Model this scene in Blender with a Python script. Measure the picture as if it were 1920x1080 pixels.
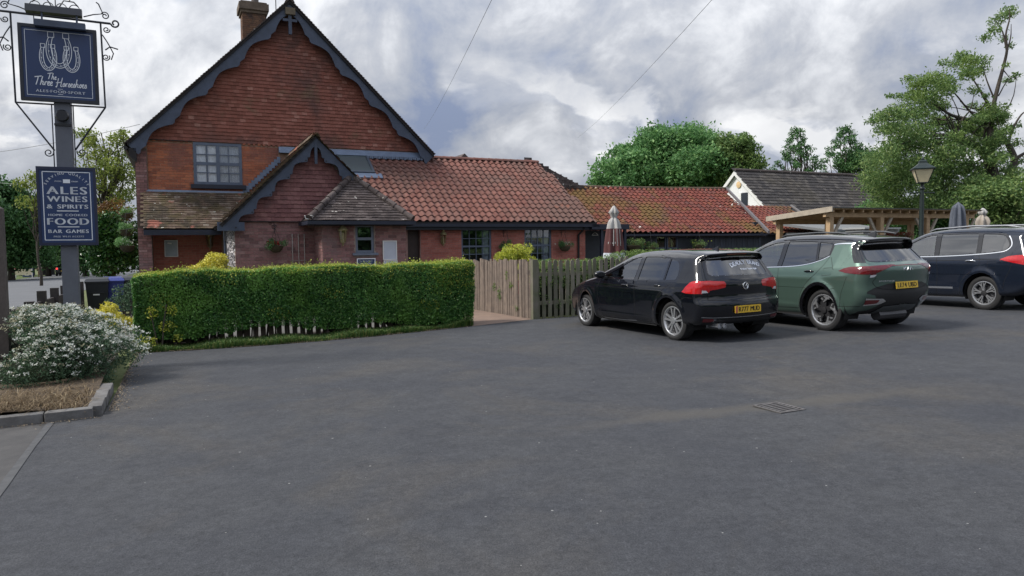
import bpy, bmesh, math, random
import numpy as np
from mathutils import Matrix, Vector

for _o in list(bpy.data.objects):
    bpy.data.objects.remove(_o)
SC = bpy.context.scene
COL = SC.collection
random.seed(7)
RNG = np.random.default_rng(11)

# ------------------------------------------------------------------ camera
FPX, PITCH, ROLL = 1350.0, math.radians(3.39), math.radians(0.6)
CAM = Vector((0, 0, 1.55))
cF = Vector((0, math.cos(PITCH), -math.sin(PITCH)))
_r0 = Vector((1, 0, 0)); _u0 = Vector((0, math.sin(PITCH), math.cos(PITCH)))
cR = _r0 * math.cos(ROLL) - _u0 * math.sin(ROLL)
cU = _u0 * math.cos(ROLL) + _r0 * math.sin(ROLL)
cam_data = bpy.data.cameras.new("camera")
cam_data.sensor_width = 36.0
cam_data.lens = FPX / 1920 * 36.0
cam_data.clip_start = 0.1
cam_data.clip_end = 3000
cam = bpy.data.objects.new("camera", cam_data)
COL.objects.link(cam)
cam.matrix_world = Matrix(((cR.x, cU.x, -cF.x, CAM.x), (cR.y, cU.y, -cF.y, CAM.y), (cR.z, cU.z, -cF.z, CAM.z), (0, 0, 0, 1)))
SC.camera = cam

# ------------------------------------------------------------------ light: bright cloudy day, soft sun from the left
SUN_EL, SUN_AZ = math.radians(48), math.radians(-102)        # azimuth measured from +Y towards +X
sun_dir = Vector((math.sin(SUN_AZ) * math.cos(SUN_EL), math.cos(SUN_AZ) * math.cos(SUN_EL), math.sin(SUN_EL)))
sd = bpy.data.lights.new("sun", 'SUN')
sd.energy = 3.0
sd.angle = math.radians(13)
sd.color = (1.0, 0.95, 0.87)
sun = bpy.data.objects.new("sun", sd)
COL.objects.link(sun)
sun.rotation_euler = sun_dir.to_track_quat('Z', 'Y').to_euler()
sun.location = (0, 0, 40)

SC.view_settings.view_transform = 'Standard'
SC.view_settings.look = 'None'
SC.view_settings.gamma = 1.0
SC.view_settings.exposure = 0.34
SC.view_settings.use_curve_mapping = False
SC.render.engine = 'CYCLES'
SC.cycles.max_bounces = 6
SC.cycles.transparent_max_bounces = 12
SC.cycles.caustics_reflective = False
SC.cycles.caustics_refractive = False
try:
    SC.cycles.use_denoising = True
except Exception:
    pass


class NT:
    """small helper round a node tree"""
    def __init__(self, tree):
        self.t = tree; self.n = tree.nodes; self.l = tree.links
    def add(self, kind, **kw):
        nd = self.n.new(kind)
        for k, v in kw.items():
            if k.startswith('i_'):
                nd.inputs[k[2:].replace('_', ' ')].default_value = v
            else:
                setattr(nd, k, v)
        return nd
    def math(self, op, a, b=None, c=None, clamp=False):
        nd = self.n.new('ShaderNodeMath'); nd.operation = op; nd.use_clamp = clamp
        for i, x in enumerate((a, b, c)):
            if x is None: continue
            if isinstance(x, (int, float)): nd.inputs[i].default_value = x
            else: self.l.new(x, nd.inputs[i])
        return nd.outputs[0]
    def ramp(self, fac, stops, interp='LINEAR'):
        nd = self.n.new('ShaderNodeValToRGB'); cr = nd.color_ramp; cr.interpolation = interp
        while len(cr.elements) < len(stops): cr.elements.new(0.5)
        for e, (p, c) in zip(cr.elements, stops):
            e.position = p
            e.color = (c[0], c[1], c[2], 1) if not isinstance(c, (int, float)) else (c, c, c, 1)
        self.l.new(fac, nd.inputs[0])
        return nd.outputs[0]
    def mix(self, fac, a, b, mode='MIX'):
        nd = self.n.new('ShaderNodeMix'); nd.data_type = 'RGBA'; nd.blend_type = mode
        for sock, x in ((nd.inputs[0], fac), (nd.inputs[6], a), (nd.inputs[7], b)):
            if isinstance(x, (int, float)): sock.default_value = x
            elif isinstance(x, (tuple, list)): sock.default_value = (x[0], x[1], x[2], 1)
            else: self.l.new(x, sock)
        return nd.outputs[2]
    def noise(self, vec, scale, detail=4, rough=0.55, dist=0.0, kind='FBM', dim='3D'):
        nd = self.n.new('ShaderNodeTexNoise'); nd.noise_dimensions = dim
        try: nd.noise_type = kind
        except Exception: pass
        nd.inputs['Scale'].default_value = scale; nd.inputs['Detail'].default_value = detail
        nd.inputs['Roughness'].default_value = rough; nd.inputs['Distortion'].default_value = dist
        if vec is not None: self.l.new(vec, nd.inputs['Vector'])
        return nd.outputs['Fac']


# ------------------------------------------------------------------ sky
world = bpy.data.worlds.new("World")
SC.world = world
world.use_nodes = True
W = NT(world.node_tree)
W.n.clear()
tc = W.add('ShaderNodeTexCoord')
sep = W.add('ShaderNodeSeparateXYZ'); W.l.new(tc.outputs['Generated'], sep.inputs[0])
zc = W.math('MAXIMUM', sep.outputs[2], 0.0)
den = W.math('ADD', zc, 0.34)
px = W.math('DIVIDE', sep.outputs[0], W.math('ADD', W.math('MULTIPLY', den, 0.45), 0.27))
py = W.math('DIVIDE', sep.outputs[1], W.math('ADD', W.math('MULTIPLY', den, 0.45), 0.27))
cv = W.add('ShaderNodeCombineXYZ'); W.l.new(px, cv.inputs[0]); W.l.new(py, cv.inputs[1]); W.l.new(W.math('ADD', W.math('MULTIPLY', zc, 0.7), 3.7), cv.inputs[2])
big = W.noise(cv.outputs[0], 1.05, 2, 0.5)
mid = W.noise(cv.outputs[0], 2.5, 8, 0.56, 0.6)
wv = W.add('ShaderNodeVectorMath', operation='ADD'); W.l.new(cv.outputs[0], wv.inputs[0]); wv.inputs[1].default_value = (5.3, 1.7, 9.1)
fine = W.noise(wv.outputs[0], 6.0, 8, 0.6, 0.3)
hole = W.noise(wv.outputs[0], 0.95, 5, 0.55, 0.3)
dens = W.math('ADD', W.math('MULTIPLY', big, 0.55), W.math('ADD', W.math('MULTIPLY', mid, 0.75), W.math('MULTIPLY', fine, 0.36)))
cloud = W.ramp(dens, [(0.70, (0.225, 0.275, 0.40)), (0.785, (0.345, 0.378, 0.45)), (0.855, (0.46, 0.482, 0.53)), (0.92, (0.615, 0.635, 0.675)), (1.0, (0.79, 0.80, 0.825))])
# cumulus heaps low over the horizon: crisp white tops against the grey-blue
dv = W.add('ShaderNodeMapping'); W.l.new(tc.outputs['Generated'], dv.inputs[0]); dv.inputs['Scale'].default_value = (1, 1, 1.9)
cum = W.noise(dv.outputs[0], 6.5, 7, 0.55, 0.25)
cumb = W.noise(dv.outputs[0], 3.4, 2, 0.5)
cmask = W.ramp(W.math('ADD', W.math('MULTIPLY', cum, 0.6), W.math('MULTIPLY', cumb, 0.5)), [(0.556, 0.0), (0.606, 1.0)])
low = W.ramp(sep.outputs[2], [(0.0, 0.75), (0.12, 0.8), (0.26, 0.0)])
cfac = W.math('MULTIPLY', cmask, low, clamp=True)
dv2 = W.add('ShaderNodeVectorMath', operation='ADD'); W.l.new(dv.outputs[0], dv2.inputs[0]); dv2.inputs[1].default_value = (0.012, 0.0, 0.045)
lit = W.ramp(W.math('ADD', W.math('MULTIPLY', W.math('SUBTRACT', cum, W.noise(dv2.outputs[0], 6.5, 7, 0.55, 0.25)), 4.6), 0.5), [(0.28, (0.44, 0.48, 0.57)), (0.5, (0.72, 0.745, 0.80)), (0.70, (1.0, 1.0, 1.0))])
cloud2 = W.mix(W.math('MULTIPLY', cfac, 0.9), cloud, lit)
hz = W.ramp(sep.outputs[2], [(0.0, 0.35), (0.16, 0.0)])
cloud3 = W.mix(hz, cloud2, (0.38, 0.43, 0.55))
sky = W.add('ShaderNodeTexSky', sky_type='NISHITA')
sky.sun_disc = False
sky.sun_elevation = SUN_EL
sky.sun_rotation = SUN_AZ
cover = W.ramp(hole, [(0.300, 0.0), (0.37, 1.0)])
bg_sky = W.add('ShaderNodeBackground'); bg_sky.inputs[1].default_value = 0.09
W.l.new(sky.outputs[0], bg_sky.inputs[0])
bg_cl = W.add('ShaderNodeBackground'); bg_cl.inputs[1].default_value = 1.0
W.l.new(cloud3, bg_cl.inputs[0])
# an overcast sky grows steadily brighter towards the zenith
W.l.new(W.math('MULTIPLY', W.math('ADD', W.math('MULTIPLY', zc, 2.0), 1.0), 0.68), bg_cl.inputs[1])
mx = W.add('ShaderNodeMixShader')
W.l.new(cover, mx.inputs[0]); W.l.new(bg_sky.outputs[0], mx.inputs[1]); W.l.new(bg_cl.outputs[0], mx.inputs[2])
wo = W.add('ShaderNodeOutputWorld'); W.l.new(mx.outputs[0], wo.inputs[0])
world.cycles.sampling_method = 'MANUAL' if hasattr(world.cycles, 'sampling_method') else world.cycles.sampling_method
try: world.cycles.sample_map_resolution = 512
except Exception: pass

# ------------------------------------------------------------------ frames
TH = math.radians(25)                      # everything on the plot is squared up to the pub, turned 25 degrees from the view
BO = Vector((-11.2258, 21.66, 0.0))
BU = Vector((math.cos(TH), math.sin(TH), 0)); BV = Vector((-math.sin(TH), math.cos(TH), 0))
def B(u, v, z=0.0): return BO + BU * u + BV * v + Vector((0, 0, z))
def to_uv(p):
    q = Vector((p[0], p[1], 0)) - Vector((BO.x, BO.y, 0)); return q.dot(BU), q.dot(BV)
def gz(x, y): return 0.02 * x - 0.0047 * y            # the plot falls gently towards the road on the left
def gzB(u, v):
    p = B(u, v); return gz(p.x, p.y)
GN = Vector((-0.02, 0.0047, 1)).normalized()
def at(px, py, depth):                                  # point of the place seen at that pixel, that many metres away
    d = cF + cR * ((px - 960) / FPX) + cU * ((540 - py) / FPX)
    return CAM + d * (depth / d.y)


# ------------------------------------------------------------------ mesh helpers
class MB:
    def __init__(self): self.v = []; self.f = []
    def add(self, vs, fs):
        o = len(self.v); self.v += [tuple(p) for p in vs]; self.f += [tuple(i + o for i in f) for f in fs]; return self
    def box(self, a, b, skip=()):
        x0, y0, z0 = a; x1, y1, z1 = b
        vs = [(x0, y0, z0), (x1, y0, z0), (x1, y1, z0), (x0, y1, z0), (x0, y0, z1), (x1, y0, z1), (x1, y1, z1), (x0, y1, z1)]
        fs = {'b': (0, 3, 2, 1), 't': (4, 5, 6, 7), 'f': (0, 1, 5, 4), 'k': (2, 3, 7, 6), 'l': (3, 0, 4, 7), 'r': (1, 2, 6, 5)}
        return self.add(vs, [f for k, f in fs.items() if k not in skip])
    def hexa(self, p):                                  # eight corners, ordered as in box
        return self.add(p, [(0, 3, 2, 1), (4, 5, 6, 7), (0, 1, 5, 4), (2, 3, 7, 6), (3, 0, 4, 7), (1, 2, 6, 5)])
    def prism(self, poly, fn, a, b):                    # polygon (p,q) swept from a to b; fn(p,q,t) -> point
        n = len(poly)
        vs = [fn(p, q, a) for p, q in poly] + [fn(p, q, b) for p, q in poly]
        fs = [tuple(range(n)), tuple(range(2 * n - 1, n - 1, -1))] + [(i, i + n, (i + 1) % n + n, (i + 1) % n) for i in range(n)]
        return self.add(vs, fs)
    def tube(self, pts, r, n=6, closed=False, caps=True):
        pts = [Vector(p) for p in pts]; rs = r if isinstance(r, (list, tuple)) else [r] * len(pts)
        o = len(self.v); m = len(pts); ref = None
        for i, p in enumerate(pts):
            a = pts[(i - 1) % m] if (closed or i > 0) else p
            c = pts[(i + 1) % m] if (closed or i < m - 1) else p
            t = (c - a)
            t = t.normalized() if t.length > 1e-9 else Vector((0, 0, 1))
            if ref is None:
                ref = Vector((0, 0, 1)) if abs(t.z) < 0.9 else Vector((1, 0, 0))
            s = t.cross(ref)
            if s.length < 1e-6: s = t.cross(Vector((0, 1, 0)))
            s.normalize(); w = s.cross(t); ref = w
            for k in range(n):
                an = 2 * math.pi * k / n
                self.v.append(tuple(p + (s * math.cos(an) + w * math.sin(an)) * rs[i]))
        for i in range(m if closed else m - 1):
            j = (i + 1) % m
            for k in range(n):
                k2 = (k + 1) % n
                self.f.append((o + i * n + k, o + i * n + k2, o + j * n + k2, o + j * n + k))
        if caps and not closed:
            self.f.append(tuple(o + k for k in range(n - 1, -1, -1)))
            self.f.append(tuple(o + (m - 1) * n + k for k in range(n)))
        return self
    def lathe(self, prof, c=(0, 0, 0), n=12, wave=None, axis='z'):   # prof [(r,z)]
        o = len(self.v)
        for r, z in prof:
            for k in range(n):
                an = 2 * math.pi * k / n
                rr = r * (wave(an, z) if wave else 1)
                x, y = rr * math.cos(an), rr * math.sin(an)
                if axis == 'z': self.v.append((c[0] + x, c[1] + y, c[2] + z))
                elif axis == 'y': self.v.append((c[0] + x, c[1] + z, c[2] + y))
                else: self.v.append((c[0] + z, c[1] + x, c[2] + y))
        for i in range(len(prof) - 1):
            for k in range(n):
                k2 = (k + 1) % n
                f = (o + i * n + k, o + i * n + k2, o + (i + 1) * n + k2, o + (i + 1) * n + k)
                self.f.append(f if axis != 'y' else f[::-1])
        return self
    def strip(self, pts, width, nrm, thick=0.0):        # flat ribbon along pts, lying square to nrm
        pts = [Vector(p) for p in pts]; nrm = Vector(nrm); o = len(self.v)
        for i, p in enumerate(pts):
            t = (pts[min(i + 1, len(pts) - 1)] - pts[max(i - 1, 0)])
            s = t.cross(nrm).normalized() * (width / 2)
            self.v += [tuple(p - s), tuple(p + s)]
        for i in range(len(pts) - 1):
            self.f.append((o + 2 * i, o + 2 * i + 1, o + 2 * i + 3, o + 2 * i + 2))
        return self
    def mapped(self, fn):
        m = MB(); m.v = [tuple(fn(*p)) for p in self.v]; m.f = list(self.f); return m
    def join(self, other): return self.add(other.v, other.f)


def smooth_by_angle(me, ang=35):
    me.update()
    try:
        me.set_sharp_from_angle(angle=math.radians(ang))
    except Exception:
        pass
    for p in me.polygons: p.use_smooth = True


def mesh_from(name, mb, m=None, smooth=None, off=(0, 0, 0)):
    me = bpy.data.meshes.new(name)
    if off != (0, 0, 0):
        vs = [(x - off[0], y - off[1], z - off[2]) for x, y, z in mb.v]
    else: vs = mb.v
    me.from_pydata(vs, [], mb.f)
    if m is not None:
        for q in (m if isinstance(m, (list, tuple)) else [m]): me.materials.append(q)
    if smooth: smooth_by_angle(me, smooth)
    me.update()
    return me


def np_mesh(name, verts, faces, m=None, smooth=False, normals=None):
    """verts (N,3), faces (M,k) arrays"""
    me = bpy.data.meshes.new(name)
    nv, (nf, k) = len(verts), faces.shape
    me.vertices.add(nv); me.vertices.foreach_set('co', np.ascontiguousarray(verts, dtype=np.float32).ravel())
    me.loops.add(nf * k); me.loops.foreach_set('vertex_index', np.ascontiguousarray(faces, dtype=np.int32).ravel())
    me.polygons.add(nf); me.polygons.foreach_set('loop_start', np.arange(0, nf * k, k, dtype=np.int32))
    try: me.polygons.foreach_set('loop_total', np.full(nf, k, dtype=np.int32))
    except Exception: pass
    if m is not None: me.materials.append(m)
    me.update(calc_edges=True)
    me.polygons.foreach_set('use_smooth', np.full(nf, bool(smooth)))
    if normals is not None:
        me.normals_split_custom_set_from_vertices([tuple(n) for n in normals])
    me.update()
    return me


def thing(name, label, cat, base, rot=TH, group=None, matrix=None):
    """an Empty at the thing's base; base is (u,v,z) on the plot unless rot is 0 (then world x,y,z)"""
    o = bpy.data.objects.new(name, None); COL.objects.link(o)
    o.empty_display_size = 0.2
    if matrix is not None: o.matrix_world = matrix
    else:
        o.location = B(*base) if rot == TH else Vector(base)
        o.rotation_euler = (0, 0, rot)
    o['label'] = label; o['category'] = cat
    if group: o['group'] = group
    o['off'] = [float(x) for x in base] if matrix is None else [0.0, 0.0, 0.0]
    return o


def part(name, mb, m, parent, smooth=None, label=None, kind=None):
    """one mesh object under its thing or part; coordinates of mb are in the thing's own frame (plot or world)"""
    root = parent
    while root.parent: root = root.parent
    off = tuple(root['off'])
    # children of a part placed away from the thing's origin are not used: parts sit at the origin of the thing
    me = mesh_from(name, mb, m, smooth, off)
    return link_part(name, me, parent, label, kind)


def link_part(name, me, parent, label=None, kind=None):
    o = bpy.data.objects.new(name, me); COL.objects.link(o)
    if parent is not None: o.parent = parent
    if label: o['label'] = label
    if kind: o['kind'] = kind
    return o


def single(name, mb, m, label, cat, base, rot=TH, smooth=None, group=None):
    """a thing that is one mesh"""
    me = mesh_from(name, mb, m, smooth, tuple(base))
    o = bpy.data.objects.new(name, me); COL.objects.link(o)
    o.location = B(*base) if rot == TH else Vector(base); o.rotation_euler = (0, 0, rot)
    o['label'] = label; o['category'] = cat
    if group: o['group'] = group
    return o


def copy_tree(o, parent=None):
    c = o.copy(); COL.objects.link(c)
    if parent is not None: c.parent = parent
    for ch in list(o.children): copy_tree(ch, c)
    return c


# ------------------------------------------------------------------ materials
def mat(name, col, rough=0.7, var=0.0, scale=3.0, bump=0.0, bscale=40.0, metal=0.0, spec=None, coat=0.0, col2=None, island=0.0, detail=5, emit=None):
    """procedural surface: base colour broken up by noise (towards col2), optional per-piece variation and relief"""
    m = bpy.data.materials.new(name); m.use_nodes = True
    T = NT(m.node_tree); bs = T.n['Principled BSDF']
    bs.inputs['Roughness'].default_value = rough; bs.inputs['Metallic'].default_value = metal
    if spec is not None: bs.inputs['Specular IOR Level'].default_value = spec
    if coat: bs.inputs['Coat Weight'].default_value = coat; bs.inputs['Coat Roughness'].default_value = 0.03
    geo = T.add('ShaderNodeNewGeometry')
    c = None
    if var or col2:
        c2 = col2 or tuple(x * (1 - var) for x in col)
        nz = T.noise(geo.outputs['Position'], scale, detail, 0.6)
        c = T.mix(T.ramp(nz, [(0.32, 0.0), (0.68, 1.0)]), col, c2)
    if island:
        oi = T.add('ShaderNodeObjectInfo')
        rn = T.math('FRACT', T.math('ADD', geo.outputs['Random Per Island'], oi.outputs['Random']))
        k = T.math('ADD', T.math('MULTIPLY', rn, 2 * island), 1 - island)
        hs = T.add('ShaderNodeHueSaturation'); T.l.new(k, hs.inputs['Value'])
        if c is None: hs.inputs['Color'].default_value = (*col, 1)
        else: T.l.new(c, hs.inputs['Color'])
        c = hs.outputs[0]
    if c is None: bs.inputs['Base Color'].default_value = (*col, 1)
    else: T.l.new(c, bs.inputs['Base Color'])
    if bump:
        bp = T.add('ShaderNodeBump'); bp.inputs['Strength'].default_value = 1.0; bp.inputs['Distance'].default_value = bump
        T.l.new(T.noise(geo.outputs['Position'], bscale, 4, 0.6), bp.inputs['Height']); T.l.new(bp.outputs[0], bs.inputs['Normal'])
    if emit:
        bs.inputs['Emission Color'].default_value = (*emit[0], 1); bs.inputs['Emission Strength'].default_value = emit[1]
    return m


def pieces_mat(name, stops, rough=0.85, k=(1.3, 1.32, 1.5), patch=None, patch_scale=0.6, patch_range=(0.52, 0.62), bump=0.004, bscale=60, spots=None):
    """bricks and tiles: each piece takes its own colour from the ramp, then lichen, soot or moss grows over in patches"""
    m = bpy.data.materials.new(name); m.use_nodes = True
    T = NT(m.node_tree); bs = T.n['Principled BSDF']; bs.inputs['Roughness'].default_value = rough
    bs.inputs['Specular IOR Level'].default_value = 0.3
    geo = T.add('ShaderNodeNewGeometry'); oi = T.add('ShaderNodeObjectInfo')
    rn = T.math('FRACT', T.math('ADD', geo.outputs['Random Per Island'], oi.outputs['Random']))
    c = T.ramp(rn, [(a, tuple(q * w for q, w in zip(b, k))) for a, b in stops])
    gr = T.noise(geo.outputs['Position'], 22, 5, 0.65)
    c = T.mix(0.55, c, T.ramp(gr, [(0.3, (0.62, 0.62, 0.62)), (0.7, (1.25, 1.25, 1.25))]), 'MULTIPLY')
    if patch:
        for kk, (pc, lo, hi, sc, amt) in enumerate(patch):
            ov = T.add('ShaderNodeVectorMath', operation='ADD'); T.l.new(geo.outputs['Position'], ov.inputs[0]); ov.inputs[1].default_value = (7.3 * kk + 2, 3.1 * kk, 1.9 * kk)
            pm = T.ramp(T.noise(ov.outputs[0], sc, 6, 0.68, 0.3), [(lo, 0.0), (hi, amt)])
            c = T.mix(pm, c, tuple(q * w for q, w in zip(pc, k)))
    if spots:
        sp = T.ramp(T.noise(geo.outputs['Position'], spots[1], 2, 0.5), [(spots[2], 0.0), (spots[2] + 0.03, 1.0)])
        c = T.mix(sp, c, spots[0])
    T.l.new(c, bs.inputs['Base Color'])
    bp = T.add('ShaderNodeBump'); bp.inputs['Strength'].default_value = 1.0; bp.inputs['Distance'].default_value = bump
    T.l.new(T.noise(geo.outputs['Position'], bscale, 4, 0.7), bp.inputs['Height']); T.l.new(bp.outputs[0], bs.inputs['Normal'])
    return m


def leaf_mat(name, stops, rough=0.5, trans=0.35, patch=None):
    """leaves: each leaf its own colour, soft light coming through"""
    m = bpy.data.materials.new(name); m.use_nodes = True
    T = NT(m.node_tree); bs = T.n['Principled BSDF']; bs.inputs['Roughness'].default_value = rough
    bs.inputs['Specular IOR Level'].default_value = 0.35
    geo = T.add('ShaderNodeNewGeometry')
    c = T.ramp(geo.outputs['Random Per Island'], stops)
    if patch:
        pc, lo, hi, sc, amt = patch
        pm = T.ramp(T.noise(geo.outputs['Position'], sc, 3, 0.6), [(lo, 0.0), (hi, amt)])
        c = T.mix(pm, c, pc)
    T.l.new(c, bs.inputs['Base Color'])
    tr = T.add('ShaderNodeBsdfTranslucent'); T.l.new(c, tr.inputs[0])
    ms = T.add('ShaderNodeMixShader'); ms.inputs[0].default_value = trans
    T.l.new(bs.outputs[0], ms.inputs[1]); T.l.new(tr.outputs[0], ms.inputs[2])
    T.l.new(ms.outputs[0], T.n['Material Output'].inputs[0])
    return m


def glass_mat(name, tint=(0.5, 0.55, 0.56), refl=1.0, ior=1.6):
    m = bpy.data.materials.new(name); m.use_nodes = True
    T = NT(m.node_tree); T.n.remove(T.n['Principled BSDF'])
    tr = T.add('ShaderNodeBsdfTransparent'); tr.inputs[0].default_value = (*tint, 1)
    gl = T.add('ShaderNodeBsdfGlossy'); gl.inputs['Roughness'].default_value = 0.015; gl.inputs[0].default_value = (refl, refl, refl, 1)
    lw = T.add('ShaderNodeLayerWeight'); lw.inputs[0].default_value = 0.5      # facing term, the same from both sides of the pane
    f0 = ((ior - 1) / (ior + 1)) ** 2
    fr = T.math('ADD', T.math('MULTIPLY', T.math('POWER', lw.outputs['Facing'], 5.0), 1 - 2 * f0), 2 * f0, clamp=True)
    ms = T.add('ShaderNodeMixShader'); T.l.new(fr, ms.inputs[0]); T.l.new(tr.outputs[0], ms.inputs[1]); T.l.new(gl.outputs[0], ms.inputs[2])
    T.l.new(ms.outputs[0], T.n['Material Output'].inputs[0])
    return m


M_BLUE = mat('blue_grey_paint', (0.060, 0.080, 0.130), 0.5, 0.35, 4.0, 0.0015, 30)
M_NAVY = mat('dark_blue_paint', (0.014, 0.020, 0.040), 0.5, 0.3, 5.0)
M_LEAD = mat('lead_sheet', (0.17, 0.22, 0.32), 0.55, 0.35, 3.0, 0.004, 12)
M_WHITE = mat('white_paint', (0.78, 0.78, 0.77), 0.5, 0.1, 2.0)
M_WBLUE = mat('window_blue_grey', (0.105, 0.135, 0.195), 0.5, 0.25, 4.0)
M_CREAMLET = mat('sign_lettering', (0.78, 0.81, 0.86), 0.5)
M_IRON = mat('black_iron', (0.018, 0.019, 0.022), 0.5)
M_SOFFIT = mat('dark_timber', (0.022, 0.020, 0.022), 0.8, 0.4, 8)
M_MORTAR_P = mat('mortar_porch', (0.36, 0.285, 0.255), 0.95, 0.35, 9, 0.004, 80)
M_MORTAR_G = mat('mortar_gable', (0.40, 0.25, 0.185), 0.95, 0.35, 9, 0.004, 80)
M_MORTAR_W = mat('mortar_wing', (0.34, 0.215, 0.19), 0.95, 0.3, 9, 0.004, 80)
M_STONE = mat('window_sill_paint', (0.16, 0.19, 0.25), 0.6, 0.2, 5)
M_BRASS = mat('tarnished_brass', (0.36, 0.31, 0.16), 0.42, 0.4, 20, metal=0.55)
M_DARKBRASS = mat('old_brass', (0.30, 0.25, 0.15), 0.45, 0.4, 20, metal=0.4)
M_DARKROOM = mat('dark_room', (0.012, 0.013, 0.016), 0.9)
M_CURTAIN = mat('pale_curtain', (0.80, 0.82, 0.85), 0.9, 0.25, 14)
M_BLIND = mat('grey_curtain', (0.30, 0.34, 0.40), 0.9, 0.25, 14)
M_GLASS = glass_mat('window_glass', (0.95, 0.965, 0.975), 1.0, 1.5)
M_SOIL = mat('soil', (0.045, 0.033, 0.024), 0.95, 0.5, 10, 0.02, 25)
# ================================================================== ground
def asphalt_mat():
    m = bpy.data.materials.new("asphalt"); m.use_nodes = True
    T = NT(m.node_tree); bs = T.n['Principled BSDF']
    geo = T.add('ShaderNodeNewGeometry'); P = geo.outputs['Position']
    c = T.mix(T.ramp(T.noise(P, 0.55, 5, 0.6, 0.4), [(0.35, 0.0), (0.65, 1.0)]), (0.0435, 0.0468, 0.0550), (0.055, 0.0578, 0.0635))
    warm = T.ramp(T.noise(P, 0.42, 6, 0.66, 0.5), [(0.50, 0.0), (0.66, 0.7)])
    c = T.mix(warm, c, (0.072, 0.067, 0.061))
    dark = T.ramp(T.noise(P, 1.6, 6, 0.7, 0.8), [(0.54, 0.0), (0.70, 0.6)])
    c = T.mix(dark, c, (0.035, 0.0375, 0.045))
    # fine chippings
    agg = T.noise(P, 120, 3, 0.8)
    c = T.mix(0.9, c, T.ramp(agg, [(0.30, (0.42, 0.42, 0.42)), (0.5, (1, 1, 1)), (0.72, (1.75, 1.73, 1.7))]), 'MULTIPLY')
    c = T.mix(0.6, c, T.ramp(T.noise(P, 20, 7, 0.85), [(0.34, (0.50, 0.50, 0.51)), (0.66, (1.5, 1.49, 1.47))]), 'MULTIPLY')
    c = T.mix(0.5, c, T.ramp(T.noise(P, 4.5, 6, 0.75), [(0.36, (0.72, 0.72, 0.74)), (0.64, (1.22, 1.21, 1.2))]), 'MULTIPLY')
    # pale grit specks
    vo = T.add('ShaderNodeTexVoronoi', feature='F1'); vo.inputs['Scale'].default_value = 6.0; vo.inputs['Randomness'].default_value = 1
    T.l.new(P, vo.inputs['Vector'])
    sz = T.math('MULTIPLY', vo.outputs['Color'], 0.075)
    spk = T.math('LESS_THAN', vo.outputs['Distance'], T.math('SUBTRACT', sz, 0.012))
    c = T.mix(T.math('MULTIPLY', spk, 0.75), c, (0.34, 0.34, 0.33))
    # long silt stain washed towards the gully
    mp = T.add('ShaderNodeMapping', vector_type='TEXTURE'); T.l.new(P, mp.inputs[0])
    g = B(6.0, -19.35); mp.inputs['Location'].default_value = (g.x, g.y + 0.02, 0); mp.inputs['Rotation'].default_value = (0, 0, math.radians(16)); mp.inputs['Scale'].default_value = (2.3, 0.22, 1)
    sx = T.add('ShaderNodeSeparateXYZ'); T.l.new(mp.outputs[0], sx.inputs[0])
    wob = T.math('MULTIPLY', T.math('SUBTRACT', T.noise(P, 3.2, 4, 0.6), 0.5), 1.7)
    rr = T.math('ADD', T.math('POWER', sx.outputs[0], 2.0), T.math('POWER', T.math('ADD', sx.outputs[1], wob), 2.0))
    st = T.ramp(rr, [(0.05, 0.6), (1.0, 0.0)])
    c = T.mix(st, c, (0.088, 0.081, 0.071))
    T.l.new(c, bs.inputs['Base Color'])
    T.l.new(T.ramp(T.noise(P, 1.1, 5, 0.6), [(0.3, 0.78), (0.7, 0.92)]), bs.inputs['Roughness'])
    bs.inputs['Specular IOR Level'].default_value = 0.35
    h = T.math('ADD', T.math('MULTIPLY', agg, 1.0), T.math('MULTIPLY', T.noise(P, 36, 4, 0.7), 1.2))
    bp = T.add('ShaderNodeBump'); bp.inputs['Distance'].default_value = 0.006; bp.inputs['Strength'].default_value = 0.8
    T.l.new(h, bp.inputs['Height']); T.l.new(bp.outputs[0], bs.inputs['Normal'])
    return m


M_ASPHALT = asphalt_mat()
M_OLDCONC = mat('old_concrete', (0.075, 0.072, 0.071), 0.9, 0.3, 5, 0.004, 120, col2=(0.052, 0.051, 0.052), detail=8)
M_ROAD = mat('road_asphalt', (0.125, 0.13, 0.14), 0.85, 0.15, 0.6, 0.003, 60)
M_FIELD = mat('field_grass', (0.075, 0.105, 0.028), 0.95, 0.35, 0.5, 0.02, 6, col2=(0.115, 0.125, 0.045))
M_PATH = mat('gravel_path', (0.235, 0.165, 0.125), 0.92, 0.25, 3, 0.006, 90, col2=(0.18, 0.13, 0.105))
M_LINE = mat('worn_white_line', (0.082, 0.083, 0.087), 0.85, 0.3, 14, col2=(0.052, 0.054, 0.058))
M_KERB = mat('kerb_concrete', (0.165, 0.162, 0.16), 0.9, 0.35, 6, 0.006, 40, col2=(0.095, 0.09, 0.086), island=0.10)


def sheet(name, poly, m, dz, world_poly=False, sub=0):
    mb = MB(); vs = []
    for a, b in poly:
        p = Vector((a, b, 0)) if world_poly else B(a, b)
        vs.append((p.x, p.y, gz(p.x, p.y) + dz))
    mb.add(vs, [tuple(range(len(vs)))])
    me = mesh_from(name, mb, m)
    o = bpy.data.objects.new(name, me); COL.objects.link(o); o['kind'] = 'structure'
    return o


sheet('ground', [(-700, -120), (700, -120), (700, 900), (-700, 900)], M_FIELD, -0.030, True)
sheet('road', [(-13.55, -80), (-3.6, -80), (-3.6, 420), (-13.55, 420)], M_ROAD, -0.018)
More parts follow.
